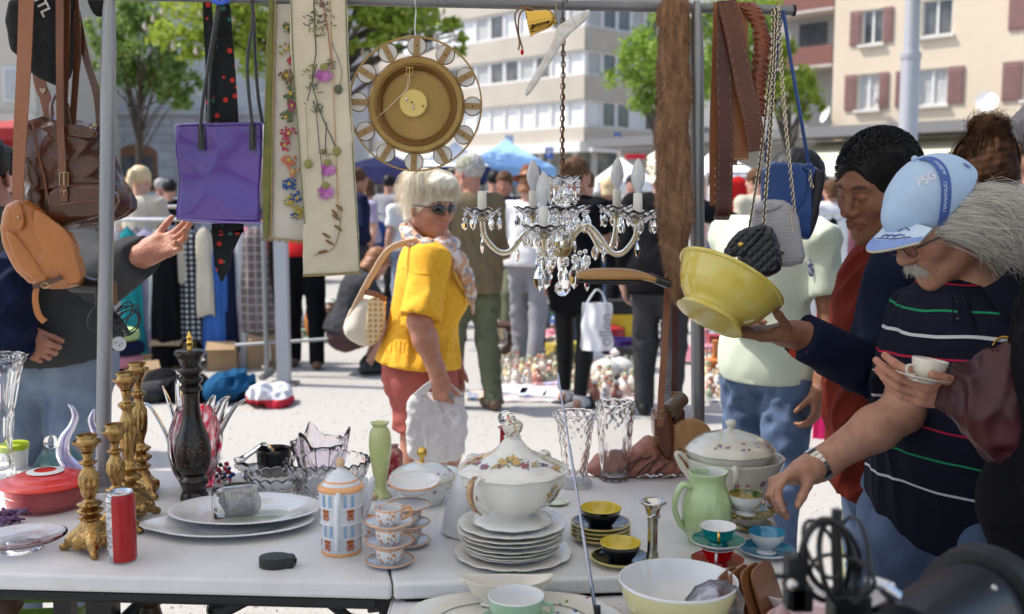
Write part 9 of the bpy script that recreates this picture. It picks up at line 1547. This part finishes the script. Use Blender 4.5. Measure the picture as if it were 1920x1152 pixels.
J=stand(xat(95,3.2),3.2,-62,1.68,head=(-10,10,0));J.update(pelvis=P(98,665,3.2),chest=P(70,500,3.1),neck=P(10,395,3.05),head=P(-42,330,3.02),shL=P(130,460,3.02),shR=P(-40,500,3.1),elL=P(190,522,2.86),wrL=P(272,478,2.78),elR=P(-60,620,2.95),wrR=P(30,622,2.90),arm=1.15)
J.update(hfL=V3((.85,-.05,.35)),hnL=V3((-.2,.75,-.6)),htL=V3((-.3,.2,.9)),hfR=V3((.75,.1,-.65)),hnR=V3((-.1,-.9,.3)),htR=V3((.7,0,.7)))
for n,d in(('L',.10),('R',-.10)):q=J['pelvis']+V3((d,-.03,-.05));J['hip'+n]=q;J['kn'+n]=V3((q.x,3.1,.48));J['an'+n]=V3((q.x-.02,3.15,.09))
root=person('man in charcoal sweatshirt and faded jeans stretching out his open hand',J,SKr,(cloth('charcoal sweat',(.045,.047,.05),c2=(.06,.062,.065)),'long',.055,.028),('trousers',denimL,1.),cap_hair(hblk,1),vox=.009,hv=.0045,bulk=(1.2,1.35,1.15),fold=.012,seed=91,shoes=shoeb,hands={'L':dict(curl=(.12,.28,.42,.55),thumb=(.75,-.1,.1),spread=.30),'R':dict(curl=(1.,1.1,1.1,1.2),thumb=(.4,.3,.4))})
fr=frame_of(J);b=MB();b.tube([J['pelvis']+fr@V3((.152*1.12*math.cos(a),.192*1.1*math.sin(a),.075))for a in[R(i*15)for i in range(24)]],.020,6,2,fl=(.3,1),closed=True);obj('belt',b,mat('belt dark',(.03,.03,.02),rough=.5),root,W=True);b=MB();c=J['pelvis']+fr@V3((.175,.03,.075));b.box(c,(.01,.05,.045),fr);obj('buckle',b,oldb,root,W=True)
s=S();s.rc(P(10,520,2.86),P(0,610,2.86),.07,.085,k=.05);s.rc(P(0,610,2.86),P(20,660,2.86),.08,.05,k=.05);tag(obj('folded_jacket',s.mesh(.009,disp=lambda p:folds(p,7,26,.02)),nvy,None,sharp=0),'navy jacket held under the arm at the left edge','jacket')
t=thing('shopping_bag','yellow green patterned shopper hanging behind the jeans','bag',P(1605,1000,2.75));mp_=decal('map print',(.45,.47,.36),[(.30,.30,.04),(.10,.20,.30),(.32,.36,.10)],16,.4,dens=.44,rough=.5,coat=.1);obj('bag_body',puff([(1590,898),(1614,880),(1632,930),(1650,1110),(1574,1130),(1578,980)],2.78,.04,.02,vox=.005,disp=lambda p:folds(p,5,24,.008)),mp_,t,W=True,sharp=0);b=MB();b.tube([P(1600,892,2.78),P(1606,850,2.78),P(1616,820,2.79),P(1618,884,2.78)],.005,6,3);obj('handle',b,mp_,t,W=True)
